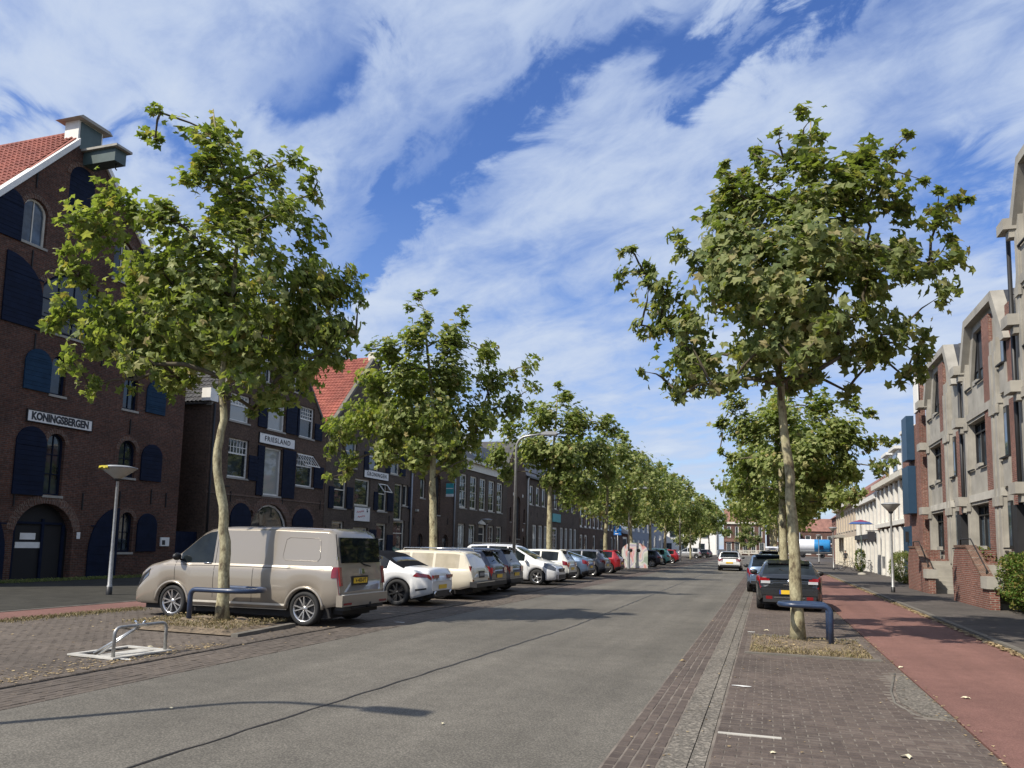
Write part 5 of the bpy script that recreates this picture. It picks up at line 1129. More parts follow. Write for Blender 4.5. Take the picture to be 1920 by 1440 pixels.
# ------------------------------------------------------------------ vehicles
def lerp_prof(pts, x):
    if x <= pts[0][0]: return pts[0][1]
    for (a, va), (b, vb) in zip(pts, pts[1:]):
        if x <= b:
            t = (x-a)/(b-a) if b > a else 1; return va+(vb-va)*t
    return pts[-1][1]
def smooth_prof(pts, x, h=0.05): return (lerp_prof(pts, x-h)+2*lerp_prof(pts, x)+lerp_prof(pts, x+h))/4
class Car:
    """x from the tail (0) to the nose (L); y to the left; z up"""
    def __init__(s, spec): s.__dict__.update(spec)
    def ring(s, x):
        L = s.L; zt = smooth_prof(s.top, x, 0.03); zb = lerp_prof(s.belt, x); w = smooth_prof(s.width, x, 0.04); zl = lerp_prof(s.low, x)
        for wx in (s.wr, s.wf):
            d = abs(x-wx)
            if d < s.arch: zl = max(zl, s.rad+sqrt(s.arch**2-d**2)*0.97)
        gh = max(0.0, zt-zb); be = min(zb, zt-0.03); H = max(0.04, be-zl)
        tum = s.tumble*gh
        yb = w*0.965; yg = yb-0.015
        k = min(1, gh/0.25)
        y6 = yg-tum*0.9-0.015; y7 = y6-0.03-0.05*k
        ex = s.crease
        return [(w*0.93, zl), (w*0.985, zl+H*0.10), (w*(1.0-ex), zl+H*0.40), (w, zl+H*0.66), (w*0.992, zl+H*0.82), (yb, be), (yg, be+min(0.012, gh*.2+.002)), (y6, zt-0.035-0.055*k), (y7, zt-0.012-0.012*k), (y7*0.6, zt-0.002), (0, zt+0.006)]
    def S(s, x, t, side=1, off=0.0):
        r = s.ring(x); i = min(int(t), len(r)-2); f = t-i; y = r[i][0]+(r[i+1][0]-r[i][0])*f; z = r[i][1]+(r[i+1][1]-r[i][1])*f
        ny, nz = (r[i+1][1]-r[i][1]), -(r[i+1][0]-r[i][0]); l = sqrt(ny*ny+nz*nz) or 1
        return Vector((x, side*(y+off*ny/l), z+off*nz/l))
    def patch(s, name, mat, parent, x0, x1, t0, t1, sides=(1, -1), off=0.006, nx=6, nt=4, sl0=0.0, sl1=0.0, thick=0.0):
        """patch following the body; sl shifts the upper end in x (slanted ends)"""
        mb = MB()
        for sd in sides:
            vs = []
            for j in range(nt+1):
                t = t0+(t1-t0)*j/nt; f = j/nt; a = x0+sl0*f; b_ = x1+sl1*f
                for i in range(nx+1): vs.append(s.S(a+(b_-a)*i/nx, t, sd, off))
            n = nx+1; fs = [(j*n+i, j*n+i+1, (j+1)*n+i+1, (j+1)*n+i) for j in range(nt) for i in range(nx)]
            if sd > 0: fs = [f[::-1] for f in fs]
            mb.add(vs, fs, 0, True)
        return mb.build(name, mat, parent)
    def build(s, name, label, cat, loc, rz, col_mat, group=None, wheels=True):
        root = thing(name, label, cat, loc, rz, group); s.o = root
        xs = set([0.0, s.L]+[p[0] for p in s.top]+s.glass_keys())
        x = 0.0
        while x < s.L: xs.add(round(x, 3)); x += 0.11
        for wx in (s.wr, s.wf):
            for i in range(-8, 9): xs.add(round(wx+s.arch*sin(pi/2*i/8), 3))
        xs = sorted(v for v in xs if 0 <= v <= s.L); xs = [v for i, v in enumerate(xs) if i == 0 or v-xs[i-1] > 0.006]
        rings = [s.ring(v) for v in xs]; nr = len(rings[0]); n = 2*nr-1
        vs = []
        for v, r in zip(xs, rings):
            cl = min(1, v/0.001)
            for y, z in r: vs.append((v, y, z))
            for y, z in r[-2::-1]: vs.append((v, -y, z))
        body = MB(); glass = {'side_window': MB(), 'windscreen': MB(), 'rear_window': MB()}; roofm = MB()
        for i in range(len(xs)-1):
            xm = (xs[i]+xs[i+1])/2
            for j in range(n-1):
                jj = j if j < nr-1 else n-2-j
                kind = None
                if jj == 6 and any(a <= xm <= b_ for a, b_ in s.side_glass): kind = 'side_window'
                if jj in (8, 9):
                    if s.wind[0] <= xm <= s.wind[1]: kind = 'windscreen'
                    elif s.rear and s.rear[0] <= xm <= s.rear[1]: kind = 'rear_window'
                q = [vs[i*n+j], vs[i*n+j+1], vs[(i+1)*n+j+1], vs[(i+1)*n+j]]
                if not kind and getattr(s, 'soft', None) and jj >= 7 and s.soft[0] <= xm <= s.soft[1]: kind = 'soft_top'; glass.setdefault('soft_top', MB())
                if kind == 'side_window': kind = ('side_window', j < nr-1, [a <= xm <= b_ for a, b_ in s.side_glass].index(True)); glass.setdefault(kind, MB())
                if kind: glass[kind].add(q, [(0, 1, 2, 3)], 0, False)
                else: body.f.append([i*n+j, i*n+j+1, (i+1)*n+j+1, (i+1)*n+j]); body.m.append(0); body.sm.append(jj != 6)
        body.v = vs
        def cap(i0):
            for j in range(nr-1): 
                a, b_, c, d = i0+j, i0+j+1, i0+n-2-j, i0+n-1-j
                body.f.append([a, b_, c, d] if b_ != c else [a, b_, d]); body.m.append(0); body.sm.append(False)
        cap(0); cap((len(xs)-1)*n)
        s.body = body.build('body', col_mat, root)
        for k, g in glass.items():
            k = k if isinstance(k, str) else k[0]
            if g.v:
                # merge doubles for smooth glass
                me = g.mesh(k, 'soft_top' if k == 'soft_top' else s.gmat); bm = bmesh.new(); bm.from_mesh(me); bmesh.ops.remove_doubles(bm, verts=bm.verts, dist=0.0005)
                for f in bm.faces: f.smooth = True
                bm.to_mesh(me); bm.free(); link(k, me, root)
        ub = MB(); W = s.W/2
        ub.box(0.25, -W*0.80, 0.16, s.L-0.25, W*0.80, 0.55); ub.box(0.03, -W*0.72, 0.24, s.L-0.03, W*0.72, 0.45)
        zc_ = min(lerp_prof(s.belt, (s.wr+s.wf)/2), 1.3)-0.06
        ub.box(s.wr-0.1, -W*0.86, 0.3, s.wf-0.35, W*0.86, zc_); ub.build('underbody', 'black_iron', root)
        if wheels:
            for wx in (s.wr, s.wf):
                for sd in (1, -1): s.wheel(root, wx, sd)
        return root
    def glass_keys(s):
        k = [v for g in s.side_glass for v in g]+list(s.wind)
        return k+(list(s.rear) if s.rear else [])
    def wheel(s, root, wx, sd):
        r = s.rad; yc = sd*(s.W/2-0.125); o = sd
        key = (s.rim, round(r, 3), sd, s.spokes)
        if key not in WH:
            t = MB(); rr = r*s.rimf
            t.lathe([(rr, -0.10), (r*0.93, -0.105), (r, -0.08), (r, 0.08), (r*0.93, 0.105), (rr, 0.10), (rr, -0.10)], 36, axis='y')
            rm = MB(); f = 0.085*o
            rm.lathe([(rr*1.01, f*1.12), (rr*0.94, f*1.1), (rr*0.92, f*0.4)], 36, axis='y')
            rm.lathe([(0.001, f*0.98), (r*0.15, f*0.95), (r*0.18, f*0.6)], 14, axis='y')
            for k in range(s.spokes):
                a = 2*pi*k/s.spokes
                for da in ((-0.24, 0.24) if s.twin else (0.0,)):
                    p0 = Vector((cos(a+da*.3)*r*0.12, sin(a+da*.3)*r*0.12)); p1 = Vector((cos(a+da)*rr*0.97, sin(a+da)*rr*0.97)); d = (p1-p0).normalized(); q = Vector((-d.y, d.x))*(s.spw)
                    y0, y1 = f*0.62, f*0.98; y2, y3 = f*0.7, f*1.08
                    v = [(p0.x-q.x, y1, p0.y-q.y), (p0.x+q.x, y1, p0.y+q.y), (p1.x+q.x*1.15, y3, p1.y+q.y*1.15), (p1.x-q.x*1.15, y3, p1.y-q.y*1.15), (p0.x-q.x, y0, p0.y-q.y), (p0.x+q.x, y0, p0.y+q.y), (p1.x+q.x*1.15, y2, p1.y+q.y*1.15), (p1.x-q.x*1.15, y2, p1.y-q.y*1.15)]
                    rm.add(v, [(0, 1, 2, 3), (0, 4, 5, 1), (1, 5, 6, 2), (2, 6, 7, 3), (3, 7, 4, 0)])
            bk = MB().lathe([(0.001, f*0.25), (rr*0.95, f*0.25)], 24, axis='y')
            WH[key] = (t.mesh('tyre', 'rubber'), rm.mesh('rim', s.rim), bk.mesh('brake_disc', 'plastic_dark'))
        a, b_, c = WH[key]
        w = link('wheel', a, root, (wx, yc, r)); link('rim', b_, w); link('brake_disc', c, w)
    # ---- details
    def seams(s, xs_, t0=1.0, t1=6.0):
        for x in xs_: s.patch('door_seam', 'black_iron', s.o, x-0.005, x+0.005, t0, t1, off=0.002, nx=1, nt=8)
    def handles(s, xs_, t=4.6, mat=None):
        for x in xs_:
            m = MB()
            for sd in (1, -1):
                p = s.S(x, t, sd, 0.012); m.tube([(x-0.09, p.y, p.z), (x+0.09, p.y, p.z)], 0.014, 6)
            m.build('door_handle', mat or s.body.data.materials[0], s.o)
    def mirrors(s, x, z, mat, out=0.10):
        for sd in (1, -1):
            m = MB(); y = s.ring(x)[6][0]; m.ell((x, sd*(y+out), z), (0.07, 0.115, 0.08)); m.tube([(x, sd*(y-0.02), z-0.07), (x, sd*(y+out*.7), z-0.04)], 0.02, 5); m.build('wing_mirror', mat, s.o)
    def rear_box(s, name, mat, y0, y1, z0, z1, x=-0.012, d=0.04, n=1):
        """a piece on the tail following its slope"""
        def xa(z):   # tail x at height z
            lo = s.tailz
            return lerp_prof(lo, z)
        m = MB(); a, b_ = xa(z0)+x, xa(z1)+x
        m.add([(a, y0, z0), (a, y1, z0), (b_, y1, z1), (b_, y0, z1), (a+d, y0, z0), (a+d, y1, z0), (b_+d, y1, z1), (b_+d, y0, z1)], [(0, 3, 2, 1), (4, 5, 6, 7), (0, 1, 5, 4), (1, 2, 6, 5), (2, 3, 7, 6), (3, 0, 4, 7)])
        return m.build(name, mat, s.o)
    def plate(s, z, x=-0.02, w=0.26, h=0.055, txt=None, yc=0.0, mat='plate_yellow', front=False):
        if front:
            p = MB().box(s.L+0.005, -w, z-h, s.L+0.02, w, z+h).build('number_plate', mat, s.o); rot = (pi/2, 0, pi/2); xx = s.L+0.021
        else:
            xt = lerp_prof(s.tailz, z)+x
            p = MB().box(xt, yc-w, z-h, xt+0.012, yc+w, z+h).build('number_plate', mat, s.o); rot = (pi/2, 0, -pi/2); xx = xt-0.001
        if txt: text_mesh(txt, 0.115, 'plate_ink', p, 'plate_lettering', (xx, yc, z), rot, depth=0.001, bold=0.002, sx=0.95)
        return p
WH = {}
BASE = dict(arch=0.37, rad=0.325, rimf=0.66, rim='alloy', spokes=5, twin=False, spw=0.028, tumble=0.30, crease=0.012, gmat='car_glass', rear=None)
def spec(**k): d = dict(BASE); d.update(k); return Car(d)
def hatch(L=4.05, W=1.75, H=1.46, **k):
    zb = 0.93; 
    d = dict(L=L, W=W, wr=0.72, wf=L-0.80,
        top=[(0, 0.62), (0.02, 0.90), (0.06, 0.98), (0.10, 1.02), (0.34, H-0.10), (0.42, H-0.035), (0.9, H-0.005), (1.5, H), (2.1, H-0.02), (2.35, H-0.08), (L-1.12, 1.02), (L-1.02, 0.985), (L-0.55, 0.90), (L-0.22, 0.80), (L-0.04, 0.66), (L, 0.56)],
        belt=[(0, 0.90), (0.3, 0.965), (1.2, 0.945), (2.8, 0.90), (L-1.0, 0.90), (L, 0.6)],
        width=[(0, W/2*0.84), (0.12, W/2*0.93), (0.4, W/2*0.985), (0.9, W/2), (L-1.0, W/2), (L-0.4, W/2*0.95), (L-0.12, W/2*0.83), (L, W/2*0.68)],
        low=[(0, 0.36), (0.2, 0.27), (0.6, 0.20), (L-0.6, 0.19), (L-0.2, 0.20), (L, 0.26)],
        side_glass=[(0.50, 1.30), (1.37, 2.06), (2.13, L-1.28)], wind=(2.42, L-1.14), rear=(0.10, 0.36),
        tailz=[(0.3, 0.0), (0.88, 0.0), (1.0, 0.07), (H-0.1, 0.34)])
    d.update(k); return spec(**d)
def finish_hatch(c, plate_txt=None, lamp='block', bumper='plastic_dark', mirror='black_paint', spoiler=True, seams=True, front=False, plate=True, pz=0.62):
    H = lerp_prof(c.top, 1.5)
    if seams: c.seams([1.30, 2.10, c.wf-0.42]); c.handles([1.48, 2.3])
    c.mirrors(c.wind[1]-0.35, 0.99, mirror)
    c.patch('bumper_trim', bumper, c.o, 0.0, 0.30, 0.1, 1.3, off=0.008, nt=3); 
    for sd in (1, -1):
        c.patch('tail_light', 'lamp_red', c.o, 0.0, 0.26, 3.6, 5.6, sides=(sd,), off=0.012, nx=4, sl0=0.02, sl1=0.05)
        c.rear_box('tail_light', 'lamp_red', *sorted((sd*c.W/2*0.55, sd*c.W/2*0.835)), 0.72, 0.90, x=-0.014)
        c.patch('headlight', 'lamp_clear', c.o, c.L-0.5, c.L-0.10, 4.4, 7.6, sides=(sd,), off=0.006, nx=5)
        c.rear_box('reversing_light', 'lamp_clear', *sorted((sd*c.W/2*0.56, sd*c.W/2*0.72)), 0.745, 0.79, x=-0.018)
    c.rear_box('rear_bumper', bumper, -c.W/2*0.80, c.W/2*0.80, 0.33, 0.46, x=-0.03, d=0.1)
    if plate: c.plate(pz, txt=plate_txt)
    c.rear_box('tailgate_seam', 'black_iron', -c.W/2*0.8, c.W/2*0.8, 0.515, 0.525, x=-0.006, d=0.01)
    if spoiler: MB().prism([(0.20, H-0.045), (0.5, H-0.02), (0.5, H+0.005), (0.16, H-0.015)], -c.W/2*0.62, c.W/2*0.62).build('roof_spoiler', c.body.data.materials[0], c.o)
    MB().box(c.L-0.03, -0.45, 0.62, c.L+0.006, 0.45, 0.70).box(c.L-0.03, -0.5, 0.28, c.L+0.008, 0.5, 0.42).build('grille', 'plastic_dark', c.o)
    MB().tube([(0.2, -0.05, 1.12), (0.13, 0.25, 1.14)], 0.012, 4).build('rear_wiper', 'black_iron', c.o)

paint('paint_van', (0.315, 0.278, 0.228), 0.30, 0.27); simple('trim_light', (0.62, 0.58, 0.50), 0.35); paint('paint_white', (0.74, 0.74, 0.73), 0.0, 0.3); paint('paint_cream', (0.66, 0.60, 0.47), 0.0, 0.35)
paint('paint_navy', (0.012, 0.016, 0.035), 0.4); paint('paint_black', (0.030, 0.034, 0.038), 0.5, 0.25); paint('paint_grey', (0.085, 0.095, 0.12), 0.6); paint('paint_midgrey', (0.16, 0.165, 0.185), 0.6)
paint('paint_red', (0.33, 0.012, 0.018), 0.3); paint('paint_silver', (0.50, 0.50, 0.49), 0.6); paint('paint_pearl', (0.72, 0.71, 0.64), 0.0); paint('paint_teal', (0.12, 0.36, 0.33), 0.1); paint('paint_blue', (0.13, 0.19, 0.29), 0.5)

# heading: nose towards -x means rotation by pi; tail at x0
def park_left(x_tail, y_mid, ang=0.0): return (x_tail, y_mid, 0.0), pi+radians(ang)

# ---- the big beige-grey van
W = 1.90
van = spec(L=5.08, W=W, wr=0.76, wf=4.00, rad=0.335, arch=0.39, rimf=0.75, spokes=5, twin=True, spw=0.011, tumble=0.115, crease=0.006,
    top=[(0, 0.55), (0.01, 1.0), (0.06, 1.20), (0.15, 1.78), (0.22, 1.87), (0.35, 1.915), (1.5, 1.94), (2.85, 1.93), (3.20, 1.88), (3.38, 1.80), (4.06, 1.27), (4.20, 1.21), (4.76, 1.09), (4.95, 1.00), (5.05, 0.80), (5.08, 0.5)],
    belt=[(0, 1.15), (3.2, 1.15), (4.3, 1.12), (4.6, 1.0), (5.15, 0.5)],
    width=[(0, W/2*0.93), (0.08, W/2*0.97), (0.3, W/2), (4.4, W/2), (4.8, W/2*0.97), (5.05, W/2*0.89), (5.15, W/2*0.76)],
    low=[(0, 0.42), (0.35, 0.36), (0.6, 0.30), (4.6, 0.27), (5.15, 0.26)],
    side_glass=[(3.02, 3.86)], wind=(3.42, 4.10), rear=None, tailz=[(0.3, 0.0), (0.98, 0.0), (1.2, 0.06), (1.78, 0.15), (1.87, 0.22)])
loc, rz = park_left(-7.84, 14.20, -1.0)
van.build('delivery_van', 'beige metallic panel van parked behind the left plane tree, nose to the terrace', 'van', loc, rz, 'paint_van')
van.seams([2.96, 3.96], 0.6, 7.0); van.seams([2.0], 0.6, 4.6)
van.patch('side_rail', 'black_iron', van.o, 0.35, 2.96, 4.70, 4.78, off=0.003, nx=16, nt=1)
van.patch('side_rail', 'black_iron', van.o, 2.96, 4.20, 4.70, 4.76, off=0.003, nx=8, nt=1)
for (x0, x1) in ((0.42, 0.44), (0.98, 1.0)): pass
# pressed window blank on the rear quarter, outlined by a groove
for sd in (1, -1):
    m = MB(); pts = []
    for (x, t) in [(0.52, 6.15), (0.47, 6.25), (0.50, 6.75), (0.56, 6.82), (1.22, 6.82), (1.30, 6.75), (1.34, 6.25), (1.28, 6.15), (0.52, 6.15)]: pts.append(van.S(x, t, sd, 0.002))
    m.tube(pts, 0.006, 4, cap=False); m.build('window_groove', 'paint_van', van.o)
van.patch('sill_trim', 'trim_light', van.o, van.wr+0.42, van.wf-0.42, 0.95, 1.12, off=0.014, nx=14, nt=2)
van.patch('side_skirt', 'trim_light', van.o, van.wr+0.42, van.wf-0.42, 0.0, 0.14, off=0.012, nx=14, nt=1)
for wx in (van.wr, van.wf):   # flared arch lips
    for sd in (1, -1):
        m = MB(); pts = []
        for i in range(15):
            a = pi*i/14; x = wx+(van.arch+0.035)*cos(a); z = van.rad+(van.arch+0.035)*sin(a)*0.97; pts.append((x, sd*(W/2-0.012), max(z, 0.32)))
        m.tube(pts, [0.03]*15, 6); m.build('arch_lip', 'paint_van', van.o)
van.handles([3.14], 5.0, 'chrome')
van.mirrors(3.84, 1.27, 'black_paint', 0.13)
van.rear_box('rear_window', 'car_glass', -0.76, 0.76, 1.24, 1.74, x=-0.016, d=0.02)
van.rear_box('tailgate_seam', 'black_iron', -0.84, -0.825, 0.62, 1.80, x=-0.005, d=0.01); van.rear_box('tailgate_seam', 'black_iron', 0.825, 0.84, 0.62, 1.80, x=-0.005, d=0.01)
for sd in (1, -1):
    van.rear_box('tail_light', 'lamp_red', *sorted((sd*0.80, sd*0.885)), 0.80, 1.16, x=-0.02); van.patch('tail_light', 'lamp_red', van.o, 0.0, 0.17, 3.45, 5.0, sides=(sd,), off=0.014, nx=3)
    van.rear_box('hinge', 'chrome', *sorted((sd*0.86, sd*0.90)), 1.30, 1.36, x=-0.02)
    van.patch('headlight', 'lamp_dark', van.o, 4.66, 5.0, 4.2, 6.6, sides=(sd,), off=0.008)
van.rear_box('rear_bumper', 'paint_van', -0.90, 0.90, 0.40, 0.62, x=-0.085, d=0.14)
van.rear_box('bumper_top', 'trim_light', -0.84, 0.84, 0.618, 0.626, x=-0.087, d=0.09); van.rear_box('bumper_lower', 'plastic_dark', -0.78, 0.78, 0.32, 0.398, x=-0.05, d=0.2)
van.rear_box('reflector', 'lamp_red', 0.55, 0.85, 0.43, 0.47, x=-0.09, d=0.01); van.rear_box('reflector', 'lamp_red', -0.85, -0.55, 0.43, 0.47, x=-0.09, d=0.01)
MB().tube([(-0.10, 0, 0.36), (-0.18, 0, 0.38), (-0.19, 0, 0.46)], 0.022, 6).tube([(-0.05, -0.5, 0.36), (-0.05, 0.5, 0.36)], 0.03, 6).build('tow_bar', 'black_iron', van.o)
van.plate(0.89, txt='V-400-PT', yc=0.12, w=0.26, h=0.055)
van.rear_box('plate_recess', 'plastic_dark', -0.20, 0.44, 0.80, 0.98, x=-0.004, d=0.01)
van.rear_box('badge', 'chrome', -0.06, 0.06, 1.02, 1.12, x=-0.018, d=0.02)
MB().tube([(0.10, 0.15, 1.28), (0.04, -0.1, 1.20), (0.0, -0.28, 1.16)], 0.014, 5).build('rear_wiper', 'black_iron', van.o)
van.patch('roof_seam', 'black_iron', van.o, 0.3, 3.3, 7.9, 8.02, off=0.002, nx=12, nt=1)

# ---- white convertible with black soft top
conv = spec(L=4.55, W=1.86, wr=0.92, wf=3.75, rad=0.345, arch=0.385, rimf=0.72, rim='black_paint', spokes=5, twin=True, spw=0.018, tumble=0.45,
    top=[(0, 0.60), (0.02, 0.84), (0.08, 0.97), (0.16, 1.0), (0.75, 1.02), (0.85, 1.06), (1.45, 1.37), (1.75, 1.42), (2.2, 1.42), (2.5, 1.35), (3.12, 1.0), (3.22, 0.96), (3.9, 0.88), (4.3, 0.76), (4.5, 0.6), (4.55, 0.5)],
    belt=[(0, 0.84), (0.5, 0.93), (1.5, 0.95), (3.0, 0.93), (3.6, 0.88), (4.55, 0.55)],
    width=[(0, 0.66), (0.1, 0.79), (0.4, 0.90), (0.9, 0.93), (3.6, 0.93), (4.2, 0.87), (4.45, 0.72), (4.55, 0.58)],
    low=[(0, 0.34), (0.3, 0.25), (0.6, 0.18), (4.2, 0.17), (4.55, 0.22)], side_glass=[(1.25, 1.62), (1.68, 2.72)], wind=(2.52, 3.10), rear=(1.05, 1.24), soft=(0.80, 2.56),
    tailz=[(0.3, 0), (0.82, 0.0), (0.97, 0.08)])
loc, rz = park_left(-8.36, 19.55, 0)
conv.build('convertible_car', 'white convertible with black soft top and black wheels, parked beside the van', 'car', loc, rz, 'paint_white')
for sd in (1, -1):
    conv.patch('tail_light', 'lamp_red', conv.o, 0.02, 0.48, 3.85, 4.75, sides=(sd,), off=0.010, nx=6, sl0=0.0, sl1=-0.1); conv.rear_box('tail_light', 'lamp_red', *sorted((sd*0.28, sd*0.66)), 0.735, 0.815, x=-0.016)
    conv.patch('headlight', 'lamp_clear', conv.o, 4.0, 4.42, 4.4, 7.4, sides=(sd,), off=0.006)
    MB().lathe([(0.045, -0.05), (0.06, -0.05), (0.06, 0.1), (0.045, 0.1)], 12, (0.0, sd*0.52, 0.33), axis='x').build('exhaust', 'chrome', conv.o)
conv.rear_box('diffuser', 'plastic_dark', -0.62, 0.62, 0.24, 0.40, x=-0.02, d=0.15); conv.patch('bumper_vent', 'plastic_dark', conv.o, 0.12, 0.40, 1.5, 1.75, off=0.004, nx=3, nt=2)
conv.plate(0.50, txt='', w=0.26); conv.seams([1.42, 2.72]); conv.handles([1.62]); conv.mirrors(2.72, 1.02, 'paint_white')
MB().box(conv.L-0.03, -0.4, 0.42, conv.L+0.006, 0.4, 0.58).build('grille', 'plastic_dark', conv.o)

# ---- old cream estate with roof rails
est = spec(L=4.75, W=1.72, wr=1.02, wf=3.70, rad=0.315, arch=0.365, rimf=0.6, spokes=8, spw=0.02, tumble=0.20, crease=0.0,
    top=[(0, 0.60), (0.01, 0.82), (0.05, 0.92), (0.30, 1.36), (0.38, 1.42), (0.7, 1.445), (2.3, 1.45), (2.6, 1.42), (3.22, 1.0), (3.3, 0.97), (4.4, 0.86), (4.66, 0.78), (4.70, 0.62), (4.75, 0.5)],
    belt=[(0, 0.90), (3.2, 0.92), (4.4, 0.84), (4.75, 0.6)], width=[(0, 0.80), (0.15, 0.84), (0.5, 0.86), (4.3, 0.86), (4.65, 0.82), (4.75, 0.78)],
    low=[(0, 0.40), (0.4, 0.30), (4.4, 0.28), (4.75, 0.32)], side_glass=[(0.45, 1.22), (1.30, 2.0), (2.08, 2.98)], wind=(2.64, 3.20), rear=(0.08, 0.31), tailz=[(0.3, 0), (0.82, 0.0), (0.92, 0.05), (1.36, 0.3)])
simple('glass_pale', (0.42, 0.37, 0.28), 0.12, var=0.15, coat=1.0)
est.gmat = 'glass_pale'
loc, rz = park_left(-8.28, 22.35, 1.5)
est.build('estate_car', 'old cream estate car with roof rails and black rear bumper', 'car', loc, rz, 'paint_cream')
est.seams([1.26, 2.04, 3.0]); est.handles([1.42, 2.25]); est.mirrors(2.9, 1.0, 'black_paint')
for sd in (1, -1):
    MB().tube([(0.5, sd*0.66, 1.45), (0.52, sd*0.66, 1.51), (2.3, sd*0.66, 1.51), (2.32, sd*0.66, 1.45)], 0.016, 6).build('roof_rail', 'chrome', est.o)
    est.rear_box('tail_light', 'lamp_red', *sorted((sd*0.66, sd*0.80)), 0.55, 1.0, x=-0.012); est.patch('headlight', 'lamp_clear', est.o, 4.4, 4.7, 4.2, 5.6, sides=(sd,), off=0.006)
for y in (-0.5, 0.5): MB().tube([(0.9+y*0, -0.66, 1.53), (0.9, 0.66, 1.53)], 0.016, 6).build('roof_bar', 'chrome', est.o)
est.rear_box('rear_bumper', 'plastic_dark', -0.86, 0.86, 0.38, 0.54, x=-0.16, d=0.22); est.rear_box('bumper_strip', 'chrome', -0.86, 0.86, 0.505, 0.53, x=-0.165, d=0.01)
est.rear_box('plate_recess', 'plastic_dark', -0.30, 0.22, 0.64, 0.84, x=-0.012, d=0.02); est.rear_box('number_plate', 'zinc', -0.26, 0.18, 0.70, 0.79, x=-0.02, d=0.01)
MB().box(4.70, -0.5, 0.55, 4.757, 0.5, 0.75).build('grille', 'plastic_dark', est.o)

# ---- the other cars on the left, tail to the road
def lcar(name, label, y, c, col, x_tail=-8.3, ang=0.0, **k):
    loc, rz = park_left(x_tail, y, ang); c.build(name, label, 'car', loc, rz, col); finish_hatch(c, **k); return c
c = lcar('parked_car', 'black hatchback with bright red tail light beside the cream estate', 24.55, hatch(4.1, 1.75, 1.47, spokes=7), 'paint_navy', -8.45, 0, plate_txt='')
c = lcar('parked_car', 'dark grey small hatchback partly behind the nearest tall street lamp', 26.6, hatch(4.3, 1.80, 1.52), 'paint_grey', -8.5)
# white people carrier, nose to the road
mpv = spec(L=4.4, W=1.83, wr=0.86, wf=3.54, rad=0.325, arch=0.375, spokes=5, spw=0.05, tumble=0.24, gmat='car_glass',
    top=[(0, 0.62), (0.02, 1.0), (0.10, 1.12), (0.30, 1.55), (0.42, 1.63), (1.2, 1.67), (2.2, 1.66), (2.45, 1.60), (3.42, 1.08), (3.52, 1.04), (4.0, 0.93), (4.25, 0.80), (4.36, 0.66), (4.4, 0.52)],
    belt=[(0, 1.0), (1.0, 1.0), (3.2, 0.96), (4.4, 0.6)], width=[(0, 0.80), (0.2, 0.87), (0.6, 0.915), (3.5, 0.915), (4.0, 0.86), (4.28, 0.74), (4.4, 0.58)],
    low=[(0, 0.36), (0.4, 0.24), (4.0, 0.2), (4.4, 0.25)], side_glass=[(0.5, 1.25), (1.33, 2.15), (2.22, 2.98)], wind=(2.52, 3.42), rear=(0.10, 0.32), tailz=[(0.3, 0), (1.0, 0.0), (1.1, 0.1), (1.6, 0.4)])
mpv.build('people_carrier', 'white people carrier parked nose to the road beside the tall street lamp', 'car', (-12.65, 32.15, 0), radians(0), 'paint_white')
finish_hatch(mpv, spoiler=False, plate=False, mirror='paint_white')
for sd in (1, -1): mpv.patch('headlight', 'lamp_dark', mpv.o, 3.82, 4.30, 4.5, 7.5, sides=(sd,), off=0.010); MB().tube([(0.5, sd*0.72, 1.66), (0.6, sd*0.72, 1.71), (2.2, sd*0.72, 1.71), (2.3, sd*0.72, 1.66)], 0.018, 6).build('roof_rail', 'black_paint', mpv.o)
MB().box(4.33, -0.40, 0.55, 4.408, 0.40, 0.66).box(4.30, -0.55, 0.26, 4.40, 0.55, 0.44).build('lower_grille', 'plastic_dark', mpv.o)
MB().lathe([(0.001, 0.01), (0.05, 0.01), (0.055, 0)], 14, (4.40, 0, 0.62), axis='x').build('badge', 'chrome', mpv.o)
c = lcar('parked_car', 'off-white hatchback with dark red tail light behind the third left tree', 34.9, hatch(4.1, 1.78, 1.48, spokes=5, twin=True), 'paint_pearl', -8.45)
c = lcar('parked_car', 'blue-grey low coupe with sloping roof, left of the dark grey hatchback', 38.7, hatch(4.5, 1.82, 1.45, top=[(0, 0.60), (0.02, 0.92), (0.05, 1.02), (0.3, 1.08), (1.3, 1.40), (1.8, 1.45), (2.4, 1.43), (2.7, 1.38), (3.40, 1.02), (3.5, 0.98), (4.0, 0.9), (4.3, 0.78), (4.46, 0.66), (4.5, 0.56)], rear=(0.34, 1.15), wind=(2.74, 3.38), side_glass=[(0.9, 1.5), (1.57, 2.3), (2.37, 3.1)]), 'paint_blue', -8.4, spoiler=False)
c = lcar('parked_car', 'dark grey hatchback with silver wheels next to the red car', 43.0, hatch(4.25, 1.79, 1.47, spokes=5, twin=True), 'paint_midgrey', -8.4)
c = lcar('parked_car', 'dark red hatchback next to the painted container', 48.2, hatch(4.0, 1.78, 1.44, spokes=5), 'paint_red', -8.5)
c = lcar('parked_car', 'black estate car just beyond the painted container', 66.8, hatch(4.6, 1.84, 1.46, spokes=7), 'paint_navy', -8.4)
c = lcar('parked_car', 'pale teal-green small hatchback beyond the black estate', 75.0, hatch(3.8, 1.68, 1.55), 'paint_teal', -8.6)
c = lcar('parked_car', 'dark red car beyond the teal one on the left', 83.0, hatch(4.0, 1.75, 1.46), 'paint_red', -8.6)
c = hatch(4.6, 1.86, 1.70, belt=[(0, 1.0), (3.5, 1.0), (4.6, 0.7)]); c.build('parked_car', 'silver off-roader seen side-on at the far end of the bays', 'car', (-9.8, 128, 0), pi, 'paint_silver'); finish_hatch(c)
